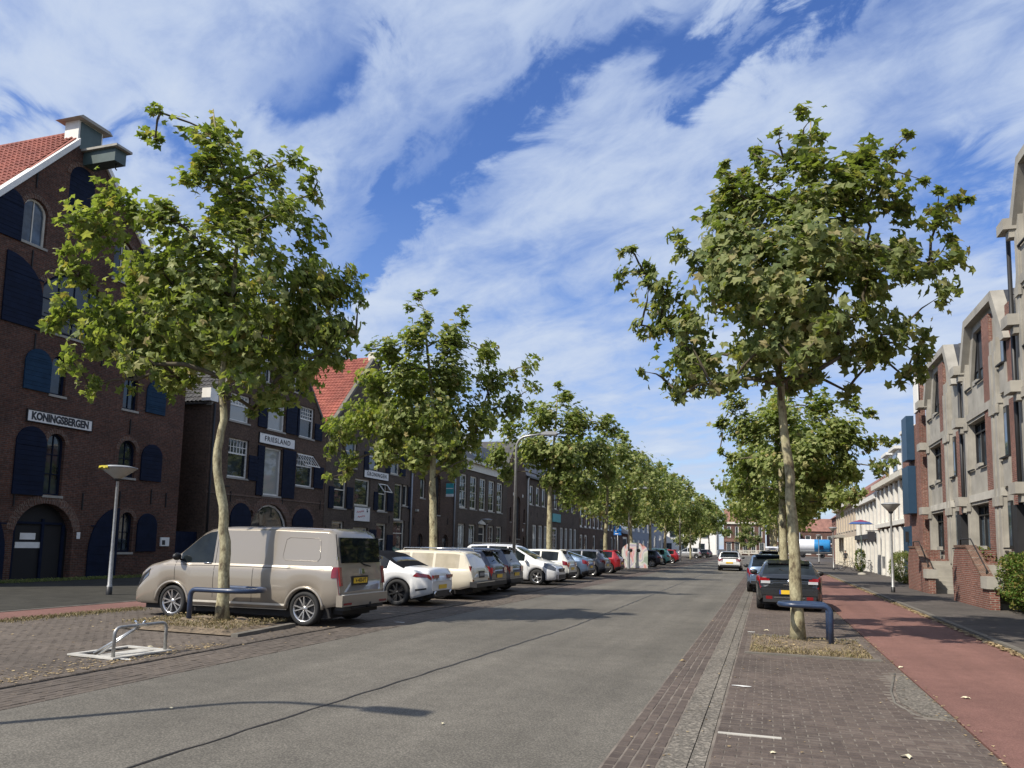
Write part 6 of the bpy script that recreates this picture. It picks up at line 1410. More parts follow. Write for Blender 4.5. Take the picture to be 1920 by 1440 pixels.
c = hatch(4.4, 1.8, 1.46); c.build('parked_car', 'grey car half hidden behind the silver off-roader', 'car', (-8.6, 136, 0), pi, 'paint_midgrey'); finish_hatch(c)
c = hatch(4.2, 1.8, 1.44); c.build('parked_car', 'black car directly beside the silver off-roader', 'car', (-8.8, 131.5, 0), pi, 'paint_black'); finish_hatch(c)
# moped seen between the far cars
# ---- moving and parked cars in the road
c = hatch(4.3, 1.80, 1.47); c.build('moving_car', 'white hatchback driving away down the middle of the road', 'car', (-2.62, 61.5, 0), pi/2, 'paint_white'); finish_hatch(c, plate_txt='', bumper='plastic_dark')
c.rear_box('rear_band', 'car_glass', -0.62, 0.62, 0.93, 0.99, x=-0.01)
c = hatch(4.30, 1.80, 1.42, rad=0.335, arch=0.38, tumble=0.42, spokes=5,
    top=[(0, 0.60), (0.02, 0.88), (0.05, 0.955), (0.12, 1.0), (0.50, 1.28), (0.60, 1.345), (1.1, 1.40), (1.7, 1.42), (2.2, 1.40), (2.45, 1.34), (3.18, 0.98), (3.28, 0.95), (3.75, 0.88), (4.08, 0.78), (4.26, 0.64), (4.3, 0.54)], rear=(0.14, 0.50), wind=(2.5, 3.16), side_glass=[(0.85, 1.45), (1.52, 2.9)], tailz=[(0.3, 0.0), (0.88, 0.0), (1.0, 0.12), (1.34, 0.6)])
meg = c; loc = (0.62, 23.05, 0)
c.build('black_hatchback', 'shiny black coupe with yellow number plate parked behind the right plane tree', 'car', loc, pi/2, 'paint_black')
c.seams([1.48, 2.95]); c.handles([1.65]); c.mirrors(2.75, 0.99, 'black_paint', 0.12)
for sd in (1, -1):
    c.patch('tail_light', 'lamp_red', c.o, 0.0, 0.34, 4.0, 6.0, sides=(sd,), off=0.012, nx=5, sl1=0.12)
    c.rear_box('tail_light', 'lamp_red', *sorted((sd*0.52, sd*0.77)), 0.83, 0.915, x=-0.02); c.rear_box('reversing_light', 'lamp_clear', *sorted((sd*0.50, sd*0.75)), 0.755, 0.829, x=-0.022)
    c.rear_box('reflector', 'lamp_red', *sorted((sd*0.45, sd*0.62)), 0.325, 0.41, x=-0.04, d=0.02)
    c.patch('headlight', 'lamp_clear', c.o, 3.8, 4.2, 4.4, 7.4, sides=(sd,), off=0.006)
c.rear_box('tailgate_lip', 'paint_black', -0.60, 0.60, 0.90, 0.93, x=-0.03, d=0.06); c.rear_box('rear_bumper', 'paint_black', -0.74, 0.74, 0.44, 0.60, x=-0.05, d=0.1)
c.rear_box('bumper_lower', 'plastic_dark', -0.70, 0.70, 0.24, 0.42, x=-0.035, d=0.1); c.rear_box('bumper_strip', 'chrome', -0.40, 0.40, 0.36, 0.385, x=-0.045, d=0.02)
c.plate(0.525, x=-0.075, txt='', w=0.26, h=0.055); MB().lathe([(0.001, -0.012), (0.05, -0.012), (0.055, 0)], 16, (-0.015, 0, 0.82), axis='x').build('badge', 'chrome', c.o)
c.rear_box('plate_eu_strip', 'eu_blue', 0.22, 0.26, 0.47, 0.58, x=-0.077, d=0.004)
c.rear_box('badge_lettering', 'chrome', -0.16, 0.16, 0.715, 0.735, x=-0.01, d=0.01)
MB().prism([(0.46, 1.275), (0.72, 1.375), (0.72, 1.40), (0.42, 1.31)], -0.56, 0.56).build('roof_spoiler', 'paint_black', c.o); MB().box(0.435, -0.22, 1.293, 0.46, 0.22, 1.308).build('brake_light', 'lamp_red', c.o)
MB().tube([(0.2, 0.0, 1.05), (0.32, 0.25, 1.16)], 0.012, 4).build('rear_wiper', 'black_iron', c.o)
c = hatch(4.3, 1.78, 1.50); c.build('parked_car', 'blue-grey car parked ahead of the black coupe', 'car', (0.15, 32.0, 0), pi/2, 'paint_blue'); finish_hatch(c)
c = hatch(4.4, 1.80, 1.62, belt=[(0, 1.0), (3.5, 1.0), (4.4, 0.7)]); c.build('parked_car', 'dark car with white roof box, farther along the right parking strip', 'car', (0.35, 44.0, 0), pi/2, 'paint_navy'); finish_hatch(c)
MB().prism([(0.8, 1.66), (2.6, 1.66), (2.7, 1.75), (2.4, 1.86), (1.0, 1.86), (0.75, 1.78)], -0.35, 0.35).build('roof_box', 'paint_white', c.o)
# ---- tanker truck across the far end
t = thing('tanker_truck', 'grey and bright blue tanker lorry crossing at the far right end', 'lorry', (5.6, 188, 0.02), radians(-6))
m = MB().lathe([(0.001, 0), (1.0, 0.05), (1.35, 0.25), (1.42, 0.5), (1.42, 5.0)], 24, (0, 0, 2.75), axis='x'); m.build('tank', 'truck_white', t)
MB().lathe([(1.42, 5.0), (1.42, 8.0), (1.3, 8.3), (0.001, 8.4)], 24, (0, 0, 2.75), axis='x').build('tank_front', 'truck_blue', t)
MB().box(6.1, -1.44, 1.9, 6.9, -1.2, 2.8).build('blue_emblem', 'navy_paint', t)
MB().box(0.2, -1.2, 0.9, 10.8, 1.2, 1.3).box(0.3, -1.25, 0.5, 2.6, 1.25, 0.95).build('chassis', 'plastic_dark', t); MB().box(0.0, -1.27, 1.28, 8.4, 1.27, 1.36).build('deck_rail', 'galvanised', t)
MB().prism([(8.7, 0.5), (10.9, 0.5), (10.95, 1.8), (10.7, 3.6), (8.7, 3.7)], -1.2, 1.2).build('cab', 'plastic_dark', t); MB().box(8.75, -1.22, 2.0, 10.6, -1.201, 3.3).build('cab_panel', 'leaf_hedge', t)
for x in (1.2, 2.5, 6.6, 10.0):
    for y in (-1.05, 1.05): MB().lathe([(0.3, -0.16), (0.5, -0.16), (0.52, 0), (0.5, 0.16), (0.3, 0.16), (0.001, 0.1)], 20, (x, y, 0.52), axis='y').build('wheel', 'rubber', t)
# ------------------------------------------------------------------ trees
LEAFV = [star_leaf(k, c) for k, c in enumerate((0.15, 0.35, 0.55, 0.25, 0.7))]
def leaf_rot(out):
    # upper face turned outwards and up, towards the light, drooping at the tip
    n = (out*0.85+Vector((0, 0, 0.55))+Vector([random.gauss(0, 0.5) for _ in range(3)])).normalized()
    return n.to_track_quat('Z', 'Y').to_matrix() @ Matrix.Rotation(random.uniform(0, 2*pi), 3, 'Z')
def rand_rot():
    # leaves mostly face up and outwards, hanging a little
    a = random.uniform(0, 2*pi); tilt = abs(random.gauss(0.0, 0.75))+0.15; b_ = random.uniform(0, 2*pi)
    return Matrix.Rotation(b_, 3, 'Z') @ Matrix.Rotation(tilt, 3, 'X') @ Matrix.Rotation(a, 3, 'Z')
def plane_tree(label, base, trunk, blobs, r0, nleaf, size, nparts, seed, mat='leaf_green', density=1.0, depth=True, lean=None):
    random.seed(seed)
    t = thing('plane_tree', label, 'tree', (base[0], base[1], base[2]), 0, 'plane trees lining the street')
    n = len(trunk); m = MB(); tp = [Vector(p) for p in trunk]; tp[0].z = -0.05
    # finer trunk with small irregularities
    fine = []; rr = []
    for i in range(n-1):
        for k in range(4):
            f = k/4; p = tp[i].lerp(tp[i+1], f); fine.append(p+Vector((random.gauss(0, .008), random.gauss(0, .008), 0))); q = (i+f)/(n-1)
            rr.append(r0*(1.28 if i == 0 and k == 0 else (1.08 if i == 0 and k == 1 else 1.0))*(1-0.85*q**0.9)*random.uniform(.95, 1.05))
    fine.append(tp[-1]); rr.append(0.012)
    m.tube(fine, rr, 12); 
    m.build('trunk', 'bark', t)
    cx = sum(b_[0] for b_ in blobs)/len(blobs); cy = sum(b_[1] for b_ in blobs)/len(blobs); zc = sum(b_[2] for b_ in blobs)/len(blobs)
    Rx = max(((b_[0]-cx)**2+(b_[1]-cy)**2)**.5 for b_ in blobs); zl = min(b_[2] for b_ in blobs); zh = max(b_[2] for b_ in blobs)
    # viewing direction axis is horizontal and perpendicular to the spread of the blobs
    far = max(blobs, key=lambda b_: (b_[0]-cx)**2+(b_[1]-cy)**2); ax = Vector((far[0]-cx, far[1]-cy, 0)).normalized(); dp = Vector((-ax.y, ax.x, 0))
    full = []
    for (x, y, z, r) in blobs:
        d = sqrt((x-cx)**2+(y-cy)**2); u = (z-zl)/(zh-zl+.01); Rz = Rx*(1.0-0.55*max(0, u-0.35)/0.65) if depth else 0
        span = sqrt(max(0.0, Rz*Rz-d*d))*(0.65 if u < .6 else 0.4)
        if depth: z = zl+(z-zl)*0.965; r = r*0.88
        for k in range(2 if span > 0.6 and r > 0.33 else 1):
            off = random.uniform(-1, 1)*span if k == 0 else (random.choice((-1, 1))*span*random.uniform(.5, 1))
            if dp.y*off < 0 and z < 7.5 and base[0] < -9: off = abs(off)*(1 if dp.y > 0 else -1)*(1 if k == 0 else .6)
            full.append((Vector((x, y, z))+dp*off, r*(1.0 if k == 0 else 0.85)))
    for (x, y, z, r) in (blobs if depth else []):
        if sqrt((x-cx)**2+(y-cy)**2) < 1.5 and z < zh-1.0:
            s_ = -1 if dp.y > 0 else 1
            full.append((Vector((x, y, z))+dp*(s_*random.uniform(.25, .7)), r*.7))
    # limbs: every clump hangs on the nearest wood already grown, so the wood forks like a tree
    br = MB(); nodes = []
    for i, p in enumerate(fine):
        if p.z > zl-0.7 and i % 2 == 0: nodes.append([p, -1, 0, rr[i]])
    axis0 = Vector((tp[-1].x, tp[-1].y, 0))
    order = sorted(full, key=lambda a: (a[0].xy-axis0.xy).length+0.15*(a[0].z-zl))
    for c, r in order:
        best = None
        for k, nd in enumerate(nodes):
            v = c-nd[0]; L = v.length
            if L < 0.05: continue
            cost = L*(1.0+0.9*max(0, -v.z/L))*(0.85 if nd[1] == -1 else 1.0)
            if best is None or cost < best[0]: best = (cost, k)
        nodes.append([c, best[1], 0, 0])
    for k in range(len(nodes)-1, -1, -1):
        nodes[k][2] += 1; p = nodes[k][1]
        if p >= 0: nodes[p][2] += nodes[k][2]
    for k, (c, p, cnt, _) in enumerate(nodes):
        if p < 0: continue
        a = nodes[p][0]; ra = min(0.010+0.0085*sqrt(cnt+1), 0.055); rb = ra*0.75 if cnt > 1 else 0.007
        if nodes[p][1] == -1: ra = min(ra, nodes[p][3]*0.75)
        mid = a.lerp(c, 0.5)+Vector((random.gauss(0, .06), random.gauss(0, .06), 0.10*(c-a).length))
        br.tube([a, a.lerp(mid, .5)+Vector((0, 0, .02)), mid, mid.lerp(c, .5), c], [ra, ra*.95, (ra+rb)/2, rb, rb], 6, cap=False)
    for c, r in full:
        for k in range(3):
            e = c+Vector([random.gauss(0, 1) for _ in range(3)]).normalized()*r*0.85; br.tube([c, c.lerp(e, .5)+Vector((0, 0, .03)), e], [.007, .005, .003], 4, cap=False)
    br.build('branches', 'twig', t)['kind'] = 'stuff'
    along = []
    for k, (c, p, cnt, _) in enumerate(nodes):
        if p >= 0 and cnt <= 3:
            a = nodes[p][0]
            for q in range(int((c-a).length*(9 if nparts else 4))): along.append(a.lerp(c, random.uniform(.25, 1))+Vector([random.gauss(0, .13) for _ in range(3)]))
    wts = [max(r, 0.08)**2.2 for c, r in full]; tot = sum(wts); leaves = list(along)
    for (c, r), w in zip(full, wts):
        k = max(12, int(nleaf*w/tot)); ns = max(1, int(k/9)); subs = []
        for q in range(ns):
            d = Vector([random.gauss(0, 1) for _ in range(3)]).normalized(); subs.append(c+d*r*random.uniform(0.25, 0.95))
        for q in range(k):
            s0 = subs[q % ns]; p = s0+Vector([random.gauss(0, 1) for _ in range(3)])*min(r*0.32, 0.24)
            leaves.append(p)
    base_v = Vector(base); eye = Vector((0, 0, 1.7)); data = []
    cc = Vector((cx, cy, zl+(zh-zl)*0.35))
    for p in leaves: data.append((p, leaf_rot((p-cc).normalized()), size*random.uniform(0.6, 1.25), random.randrange(5)))
    if nparts:
        data.sort(key=lambda a: -a[2]/((a[0]+base_v-eye).length))
        me = []
        for vs, fs in LEAFV: me.append(MB().add(vs, fs).mesh('leaf', mat))
        for p, R_, s_, k in data[:nparts]:
            o = link('leaf', me[k], t, p); o.rotation_euler = R_.to_euler(); o.scale = (s_, s_, s_)
        data = data[nparts:]
    vs = []; fs = []
    for p, R_, s_, k in data:
        o = len(vs); V, Fq = LEAFV[k]
        vs += [tuple(p+R_ @ (Vector(v)*s_)) for v in V]; fs += [(a+o, b_+o, c+o) for a, b_, c in Fq]
    me = bpy.data.meshes.new('foliage'); me.from_pydata(vs, [], fs); me.materials.append(MATS[mat])
    f = link('foliage', me, t); f['kind'] = 'stuff'
    return t
TREE_L1 = ([(-0.0,-0.0,0.13),(-0.04,-0.01,1.25),(-0.12,-0.04,2.19),(-0.31,-0.1,3.11),(-0.22,-0.07,3.88),(-0.3,-0.1,4.74),(-0.21,-0.07,5.83),(-0.18,-0.06,6.95),(-0.19,-0.06,7.96),(-0.57,-0.19,9.21),(-0.82,-0.27,10.43)],
[(-0.86,-0.28,10.42,0.33),(-1.64,-0.54,10.29,0.24),(-2.17,-0.72,10.1,0.24),(-1.82,-0.6,9.82,0.2),(-0.76,-0.25,9.78,0.44),(-1.27,-0.42,9.42,0.28),(-0.32,-0.11,9.45,0.44),(0.77,0.25,9.59,0.33),(0.32,0.11,9.17,0.29),(1.26,0.41,9.26,0.24),(1.17,0.39,8.91,0.31),(0.55,0.18,8.66,0.38),(-0.61,-0.2,8.98,0.44),(-0.69,-0.23,8.52,0.49),(-0.05,-0.02,8.3,0.55),(1.0,0.33,8.1,0.49),(0.19,0.06,7.74,0.6),(-2.44,-0.81,8.36,0.55),(-2.92,-0.96,7.78,0.54),(-3.26,-1.08,8.22,0.14),(-2.0,-0.66,7.91,0.54),(-1.37,-0.45,7.82,0.44),(-3.51,-1.16,7.42,0.24),(-3.37,-1.11,6.98,0.38),(-2.45,-0.81,7.11,0.65),(-1.62,-0.53,6.91,0.65),(-0.72,-0.24,7.38,0.65),(-0.66,-0.22,6.49,0.76),(-3.5,-1.16,6.08,0.38),(-3.74,-1.23,5.86,0.19),(-3.0,-0.99,6.21,0.65),(-2.17,-0.72,6.01,0.75),(-2.85,-0.94,5.55,0.54),(-1.23,-0.41,5.81,0.75),(-3.21,-1.06,4.99,0.32),(-3.07,-1.01,4.56,0.28),(-1.89,-0.62,5.03,0.43),(-1.48,-0.49,4.93,0.38),(-2.18,-0.72,4.8,0.23),(-0.2,-0.07,5.61,0.86),(0.46,0.15,6.52,0.76),(1.04,0.34,7.2,0.6),(1.48,0.49,6.76,0.54),(1.88,0.62,6.89,0.43),(2.08,0.69,7.06,0.26),(2.21,0.73,6.56,0.17),(1.1,0.36,6.09,0.75),(1.72,0.57,5.88,0.49),(2.08,0.69,6.0,0.24),(1.54,0.51,5.44,0.45),(0.74,0.24,5.2,0.59),(0.36,0.12,4.65,0.43),(-0.02,-0.01,4.31,0.21),(1.05,0.35,4.99,0.34),(1.9,0.63,5.34,0.24)])
TREE_R1 = ([(-0.0,-0.0,-0.02),(-0.05,-0.02,1.51),(-0.12,-0.04,3.05),(-0.22,-0.07,4.2),(-0.27,-0.09,4.95),(-0.3,-0.1,5.81),(0.05,0.02,7.35),(0.33,0.11,8.69),(0.41,0.13,10.41)],
[(-0.01,-0.0,10.45,0.2),(0.3,0.1,10.35,0.24),(0.72,0.24,10.53,0.2),(0.61,0.2,10.07,0.27),(-0.63,-0.21,9.98,0.14),(-0.43,-0.14,9.93,0.14),(-0.23,-0.07,9.59,0.3),(0.5,0.16,9.72,0.33),(-1.0,-0.33,9.62,0.12),(-0.85,-0.28,9.46,0.24),(-1.36,-0.45,9.22,0.17),(2.27,0.75,10.28,0.14),(1.95,0.64,9.93,0.2),(1.73,0.57,9.52,0.3),(1.22,0.4,9.74,0.35),(1.11,0.37,9.28,0.43),(2.55,0.84,9.37,0.12),(0.18,0.06,9.26,0.46),(-0.65,-0.21,9.01,0.45),(-1.26,-0.42,8.77,0.39),(0.79,0.26,8.71,0.49),(1.61,0.53,8.84,0.41),(2.01,0.66,8.51,0.35),(-1.47,-0.49,8.31,0.34),(-0.86,-0.28,8.21,0.54),(-0.04,-0.01,8.35,0.54),(0.77,0.26,8.03,0.54),(1.59,0.52,7.94,0.49),(3.15,1.04,8.88,0.22),(2.85,0.94,9.1,0.14),(3.38,1.12,8.93,0.11),(2.83,0.93,8.53,0.32),(2.4,0.79,7.96,0.41),(2.8,0.92,7.64,0.28),(3.0,0.99,8.09,0.19),(2.59,0.85,7.3,0.32),(1.97,0.65,7.17,0.45),(-3.26,-1.07,7.65,0.16),(-3.0,-0.99,7.6,0.17),(-3.3,-1.09,7.15,0.19),(-2.8,-0.92,7.28,0.24),(-2.24,-0.74,7.51,0.3),(-2.39,-0.79,6.95,0.38),(-2.9,-0.96,6.61,0.23),(-1.78,-0.59,7.19,0.45),(-1.58,-0.52,7.75,0.34),(-1.68,-0.56,6.53,0.6),(-0.97,-0.32,7.32,0.64),(-0.26,-0.09,7.12,0.64),(0.55,0.18,7.14,0.53),(1.15,0.38,6.93,0.41),(-0.88,-0.29,6.23,0.64),(-0.07,-0.02,6.25,0.58),(-2.39,-0.79,6.3,0.34),(-2.94,-0.97,5.96,0.21),(-2.64,-0.87,5.96,0.23),(-2.29,-0.76,5.65,0.34),(-1.59,-0.52,5.67,0.51),(-0.89,-0.29,5.36,0.51),(-2.74,-0.9,5.31,0.13),(-2.49,-0.82,5.11,0.15),(-2.19,-0.72,5.11,0.23),(-1.69,-0.56,5.13,0.38),(-0.18,-0.06,5.48,0.44),(0.53,0.17,6.04,0.51),(1.13,0.37,6.06,0.48),(0.72,0.24,5.4,0.38),(1.32,0.44,5.63,0.42),(1.95,0.64,6.3,0.32),(2.13,0.7,5.87,0.38),(2.65,0.87,6.1,0.23),(2.02,0.67,5.32,0.27),(1.51,0.5,5.1,0.23),(2.52,0.83,5.34,0.23),(-2.09,-0.69,4.69,0.19),(-1.89,-0.62,4.59,0.17),(-1.39,-0.46,4.81,0.27),(-0.69,-0.23,4.83,0.27),(0.11,0.04,4.96,0.25),(2.8,0.92,5.34,0.11)])
TREE_L2 = ([(0.02,0.01,0.69),(-0.03,-0.01,2.31),(-0.11,-0.04,3.7),(-0.07,-0.02,5.11),(-0.2,-0.07,6.53),(-0.42,-0.14,8.14),(-0.55,-0.18,9.42)],
[(-0.25,-0.08,10.49,0.13),(-0.92,-0.3,10.24,0.29),(-1.02,-0.34,9.59,0.23),(-0.47,-0.16,9.6,0.18),(-0.46,-0.15,9.05,0.36),(0.64,0.21,9.26,0.32),(-0.77,-0.25,8.32,0.57),(0.41,0.14,8.35,0.59),(1.43,0.47,8.19,0.5),(-1.6,-0.53,7.93,0.5),(-2.11,-0.7,8.1,0.28),(-2.29,-0.76,8.37,0.16),(-1.07,-0.35,7.22,0.88),(0.28,0.09,7.26,0.88),(1.62,0.53,7.29,0.58),(2.79,0.92,7.68,0.39),(2.29,0.75,7.49,0.32),(2.97,0.98,6.96,0.3),(2.31,0.76,6.41,0.53),(-2.07,-0.68,7.02,0.62),(-2.36,-0.78,5.94,0.74),(-3.0,-0.99,5.39,0.56),(-3.35,-1.11,5.74,0.32),(-3.47,-1.15,4.85,0.28),(-2.79,-0.92,4.34,0.38),(-3.39,-1.12,3.8,0.23),(-2.93,-0.97,3.81,0.23),(-1.35,-0.44,5.79,0.97),(-0.01,-0.0,5.82,0.97),(1.32,0.43,6.03,0.74),(-0.64,-0.21,4.56,0.66),(0.35,0.12,4.77,0.66),(1.01,0.33,5.13,0.39),(-1.63,-0.54,4.54,0.49),(1.36,0.45,4.44,0.19),(0.37,0.12,4.06,0.23),(-3.62,-1.19,5.46,0.16)])
TREE_L3 = ([(0.03,0.01,0.41),(-0.01,-0.0,2.77),(0.01,0.0,4.91),(0.17,0.06,7.07),(0.27,0.09,9.26)],
[(0.26,0.08,9.95,0.3),(0.65,0.22,9.27,0.49),(-0.88,-0.29,8.68,0.35),(-0.36,-0.12,8.15,0.76),(-1.88,-0.62,7.56,0.75),(-2.61,-0.86,6.19,0.67),(1.19,0.39,7.91,0.89),(2.47,0.81,7.94,0.59),(2.98,0.98,7.68,0.35),(-0.84,-0.28,6.5,1.02),(0.7,0.23,6.27,1.13),(2.23,0.73,6.31,0.97),(-2.09,-0.69,5.39,0.48),(-0.05,-0.01,4.91,0.59),(0.97,0.32,4.93,0.86),(1.99,0.66,4.42,0.59),(0.73,0.24,3.86,0.35),(2.87,0.95,5.51,0.54),(-2.99,-0.99,5.91,0.21)])
TREE_R2 = ([(-0.06,-0.02,0.91),(-0.08,-0.03,2.98),(-0.1,-0.03,4.44),(0.01,0.0,5.92),(0.21,0.07,7.23)],
[(-1.55,-0.51,6.81,0.42),(-2.08,-0.69,6.05,0.31),(-1.21,-0.4,5.89,0.7),(-2.09,-0.69,5.12,0.18),(-1.74,-0.57,4.76,0.29),(-0.88,-0.29,4.6,0.6),(-1.23,-0.41,3.68,0.4),(-0.16,-0.05,6.28,0.7),(1.25,0.41,6.69,0.61),(2.3,0.76,6.9,0.28),(2.82,0.93,6.54,0.24),(1.58,0.52,5.58,0.79),(2.62,0.86,5.42,0.33),(3.32,1.1,5.63,0.22),(3.67,1.21,5.54,0.15),(0.52,0.17,5.0,0.92),(1.73,0.57,4.48,0.69),(2.59,0.86,4.5,0.4),(3.29,1.09,4.7,0.18),(0.15,0.05,3.53,0.58),(1.18,0.39,3.37,0.51),(1.88,0.62,3.57,0.31)])

plane_tree('leafy young plane tree in front of the van, nearest on the left', (-10.0, 12.65, 0.12), TREE_L1[0], TREE_L1[1], 0.115, 10500, 0.262, 300, 11)
plane_tree('leafy young plane tree in the pit behind the blue guard on the right', (0.58, 15.88, 0.03), TREE_R1[0], TREE_R1[1], 0.125, 11000, 0.262, 300, 12, 'leaf_olive')
plane_tree('second plane tree on the left, over the cream estate car', (-10.2, 23.0, 0), TREE_L2[0], TREE_L2[1], 0.15, 9500, 0.285, 0, 13)
plane_tree('third plane tree on the left, behind the tall bent street lamp', (-10.2, 37.1, 0), TREE_L3[0], TREE_L3[1], 0.17, 8500, 0.33, 0, 14)
plane_tree('second plane tree on the right, directly behind the first', (0.65, 27.8, 0), TREE_R2[0], TREE_R2[1], 0.16, 9500, 0.28, 0, 15)
def gen_blobs(seed, H, R, z0):
    rnd = random.Random(seed); out = []
    for i in range(44):
        u = rnd.random(); z = z0+(H-z0)*u; rad = R*(sin(pi*min(1, 0.22+u*0.80))**0.7); a = rnd.uniform(0, 2*pi); d = rad*sqrt(rnd.uniform(.15, 1))
        out.append((d*cos(a), d*sin(a), z, rnd.uniform(.45, .95)*(1.0 if u < .8 else .6)))
    out += [(rnd.uniform(-.5, .5), rnd.uniform(-.5, .5), H+0.5, 0.3), (rnd.uniform(-1, 1), 0, H+0.2, .35)]
    tr = [(0, 0, 0)]+[(rnd.gauss(0, .05), rnd.gauss(0, .05), H*0.9*k/5) for k in range(1, 6)]
    return tr, out
FAR = [(-10.2, 51.6, 10.4, 3.7, 'fourth plane tree on the left, beside the parking sign', 5200, .36), (-10.2, 61.7, 10.2, 3.6, 'fifth plane tree on the left, over the painted container', 4600, .38), (-10.2, 72.5, 9.6, 3.6, 'sixth plane tree on the left, beyond the painted container', 4200, .42),
       (-10.2, 84.0, 10.5, 3.9, 'seventh plane tree on the left, above the teal car', 4200, .45), (-10.2, 99.0, 10.5, 4.0, 'eighth plane tree on the left, beside the third tall lamp', 3600, .5), (-10.2, 114.0, 10.2, 4.0, 'ninth plane tree on the left, before the white house', 3200, .55),
       (-10.2, 131.0, 10.5, 4.2, 'tenth plane tree on the left, by the silver off-roader', 3000, .6), (-10.2, 152.0, 10.5, 4.4, 'last plane tree on the left, reaching over the far white wall', 2800, .65),
       (0.65, 39.5, 9.3, 3.3, 'third plane tree on the right, hidden behind the second', 4600, .34), (0.65, 58.0, 9.4, 3.4, 'fourth plane tree on the right', 4000, .38), (0.65, 76.0, 9.6, 3.5, 'fifth plane tree on the right, towards the far crossing', 3400, .45), (0.65, 95.0, 9.6, 3.6, 'farthest plane tree on the right row', 3000, .5)]
for k, (x, y, H, R_, lab, nl, sz) in enumerate(FAR):
    tr, bl = gen_blobs(100+k, H-0.5, R_, 4.0 if x < 0 else 3.6)
    plane_tree(lab, (x, y, 0), tr, bl, 0.17, nl, sz, 0, 40+k, depth=False)
tr, bl = gen_blobs(300, 8.5, 3.2, 2.6)
plane_tree('dark green tree in front of the far brick houses beyond the bridge', (-4.6, 226, 0), tr, bl, 0.2, 2600, .7, 0, 80, 'leaf_olive', depth=False)
tr, bl = gen_blobs(301, 7.0, 2.2, 2.4)
plane_tree('pale willowy tree before the large white house', (-16.5, 170, 0), tr, bl, 0.15, 1800, .6, 0, 81, 'leaf_olive', depth=False)

# ---- hedges and shrubs
def shrub(name, label, cat, loc, rx, ry, h, n, size, mat, seed):
    random.seed(seed); t = thing(name, label, cat, loc)
    m = MB()
    for k in range(9):
        a = random.uniform(0, 2*pi); m.tube([(0.1*cos(a), 0.1*sin(a), 0), (rx*.55*cos(a), ry*.55*sin(a), h*.75)], [0.02, 0.008], 4)
    m.build('stems', 'bark', t)
    vs = []; fs = []
    for k in range(n):
        u, v, w = [random.uniform(-1, 1) for _ in range(3)]; q = (abs(u)**3+abs(v)**3+abs(w)**3)**(1/3) or 1
        s_ = random.uniform(0.72, 1.0)/q; nz = noise.noise(Vector((u/q*2.3, v/q*2.3, w/q*2.3+seed)))*0.22
        p = Vector((u*s_*rx*(1+nz), v*s_*ry*(1+nz), h*.5+w*s_*h*.5*(1+nz*.5))); R_ = rand_rot(); s2 = size*random.uniform(.6, 1.4)
        o = len(vs); vs += [tuple(p+R_ @ Vector(q_)) for q_ in ((-s2*.35, 0, 0), (0, -s2*.5, 0.01), (s2*.35, 0, 0), (0, s2*.6, 0.02))]; fs.append((o, o+1, o+2, o+3))
    me = bpy.data.meshes.new('foliage'); me.from_pydata(vs, [], fs); me.materials.append(MATS[mat]); f = link('foliage', me, t); f['kind'] = 'stuff'
    return t
shrub('hedge', 'clipped green hedge with reddish leaves at the foot of the office building', 'hedge', (7.7, 24.8, 0.05), 1.25, 3.0, 1.78, 19000, 0.085, 'leaf_hedge', 5)
shrub('shrub', 'small bush tucked behind the brick stair parapet', 'shrub', (7.35, 31.6, 0.05), 0.45, 0.8, 1.9, 2200, 0.08, 'leaf_hedge', 6)
shrub('shrub', 'round dull-green bush beside the brick stair at the end of the office building', 'shrub', (7.2, 46.5, 0.05), 0.75, 1.3, 1.75, 5000, 0.09, 'leaf_olive', 7)
shrub('shrub', 'leafy plant growing between the parked bicycles', 'shrub', (7.3, 68.5, 0.05), 0.4, 0.4, 1.9, 900, 0.12, 'leaf_hedge', 8)

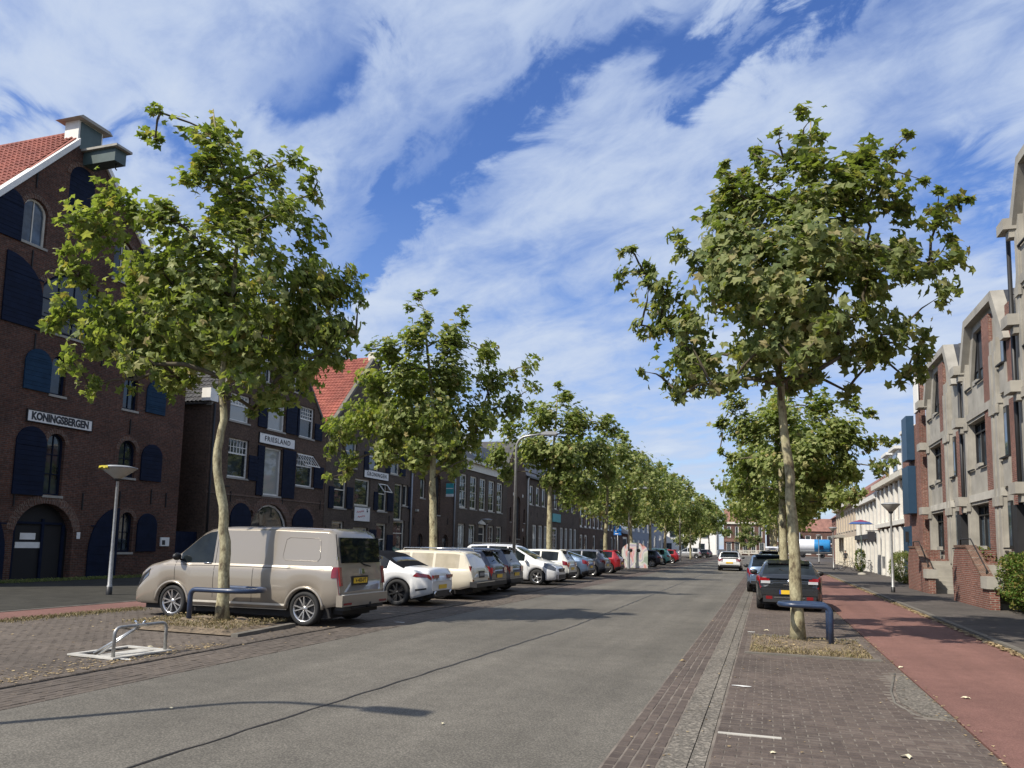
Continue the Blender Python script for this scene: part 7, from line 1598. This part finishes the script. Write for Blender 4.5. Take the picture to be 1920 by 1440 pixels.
# ---- people, small in the distance
def person(label, loc, rz, top, legs, stride=0.18, h=1.72):
    t = thing('person', label, 'person', loc, rz)
    k = h/1.72
    V = [(0, 0, 0.95), (0, 0, 1.15), (0, 0, 1.38), (0, 0, 1.50), (0, 0, 1.60), (0, 0, 1.70), (0.10, 0, 0.92), (0.11, -stride, 0.50), (0.11, -stride*0.6, 0.07), (0.11, -stride*0.6-0.16, 0.03), (-0.10, 0, 0.92), (-0.11, stride*.8, 0.50), (-0.11, stride*1.6, 0.09), (-0.11, stride*1.6-0.14, 0.03),
         (0.19, 0, 1.42), (0.25, 0.06, 1.15), (0.24, -0.06, 0.90), (0.24, -0.09, 0.80), (-0.19, 0, 1.42), (-0.25, -0.06, 1.15), (-0.24, -0.14, 0.92), (-0.24, -0.17, 0.82)]
    E_ = [(0, 1), (1, 2), (2, 3), (3, 4), (4, 5), (0, 6), (6, 7), (7, 8), (8, 9), (0, 10), (10, 11), (11, 12), (12, 13), (2, 14), (14, 15), (15, 16), (16, 17), (2, 18), (18, 19), (19, 20), (20, 21)]
    Rr = [.14, .13, .15, .055, .095, .06, .09, .06, .045, .04, .09, .06, .045, .04, .06, .042, .032, .035, .06, .042, .032, .035]
    me = bpy.data.meshes.new('person_body'); me.from_pydata([(a*k, b_*k, c*k) for a, b_, c in V], E_, [])
    o = link('body', me, t); sk = o.modifiers.new('skin', 'SKIN'); ss = o.modifiers.new('sub', 'SUBSURF'); ss.levels = 1; ss.render_levels = 1
    for i, v in enumerate(me.skin_vertices[0].data): v.radius = (Rr[i]*k, Rr[i]*0.8*k); v.use_root = (i == 0)
    dg = bpy.context.evaluated_depsgraph_get(); m2 = bpy.data.meshes.new_from_object(o.evaluated_get(dg)); o.modifiers.clear(); o.data = m2
    m2.materials.clear()
    for q in (top, legs, 'skin', 'black_paint'): m2.materials.append(MATS[q])
    for p in m2.polygons:
        c = p.center/k; p.use_smooth = True
        p.material_index = 2 if c.z > 1.49 or (abs(c.x) > .2 and c.z < .9 and c.z > .7) else (0 if c.z > 0.95 else (1 if c.z > .09 else 3))
    MB().ell((0, 0.02, 1.66*k), (0.095, 0.105, 0.085)).build('hair', 'dark_cloth', t)
    return t
person('distant person in dark top and pale trousers walking on the right footpath', (7.6, 84.0, 0.05), radians(10), 'dark_cloth', 'beige_cloth')
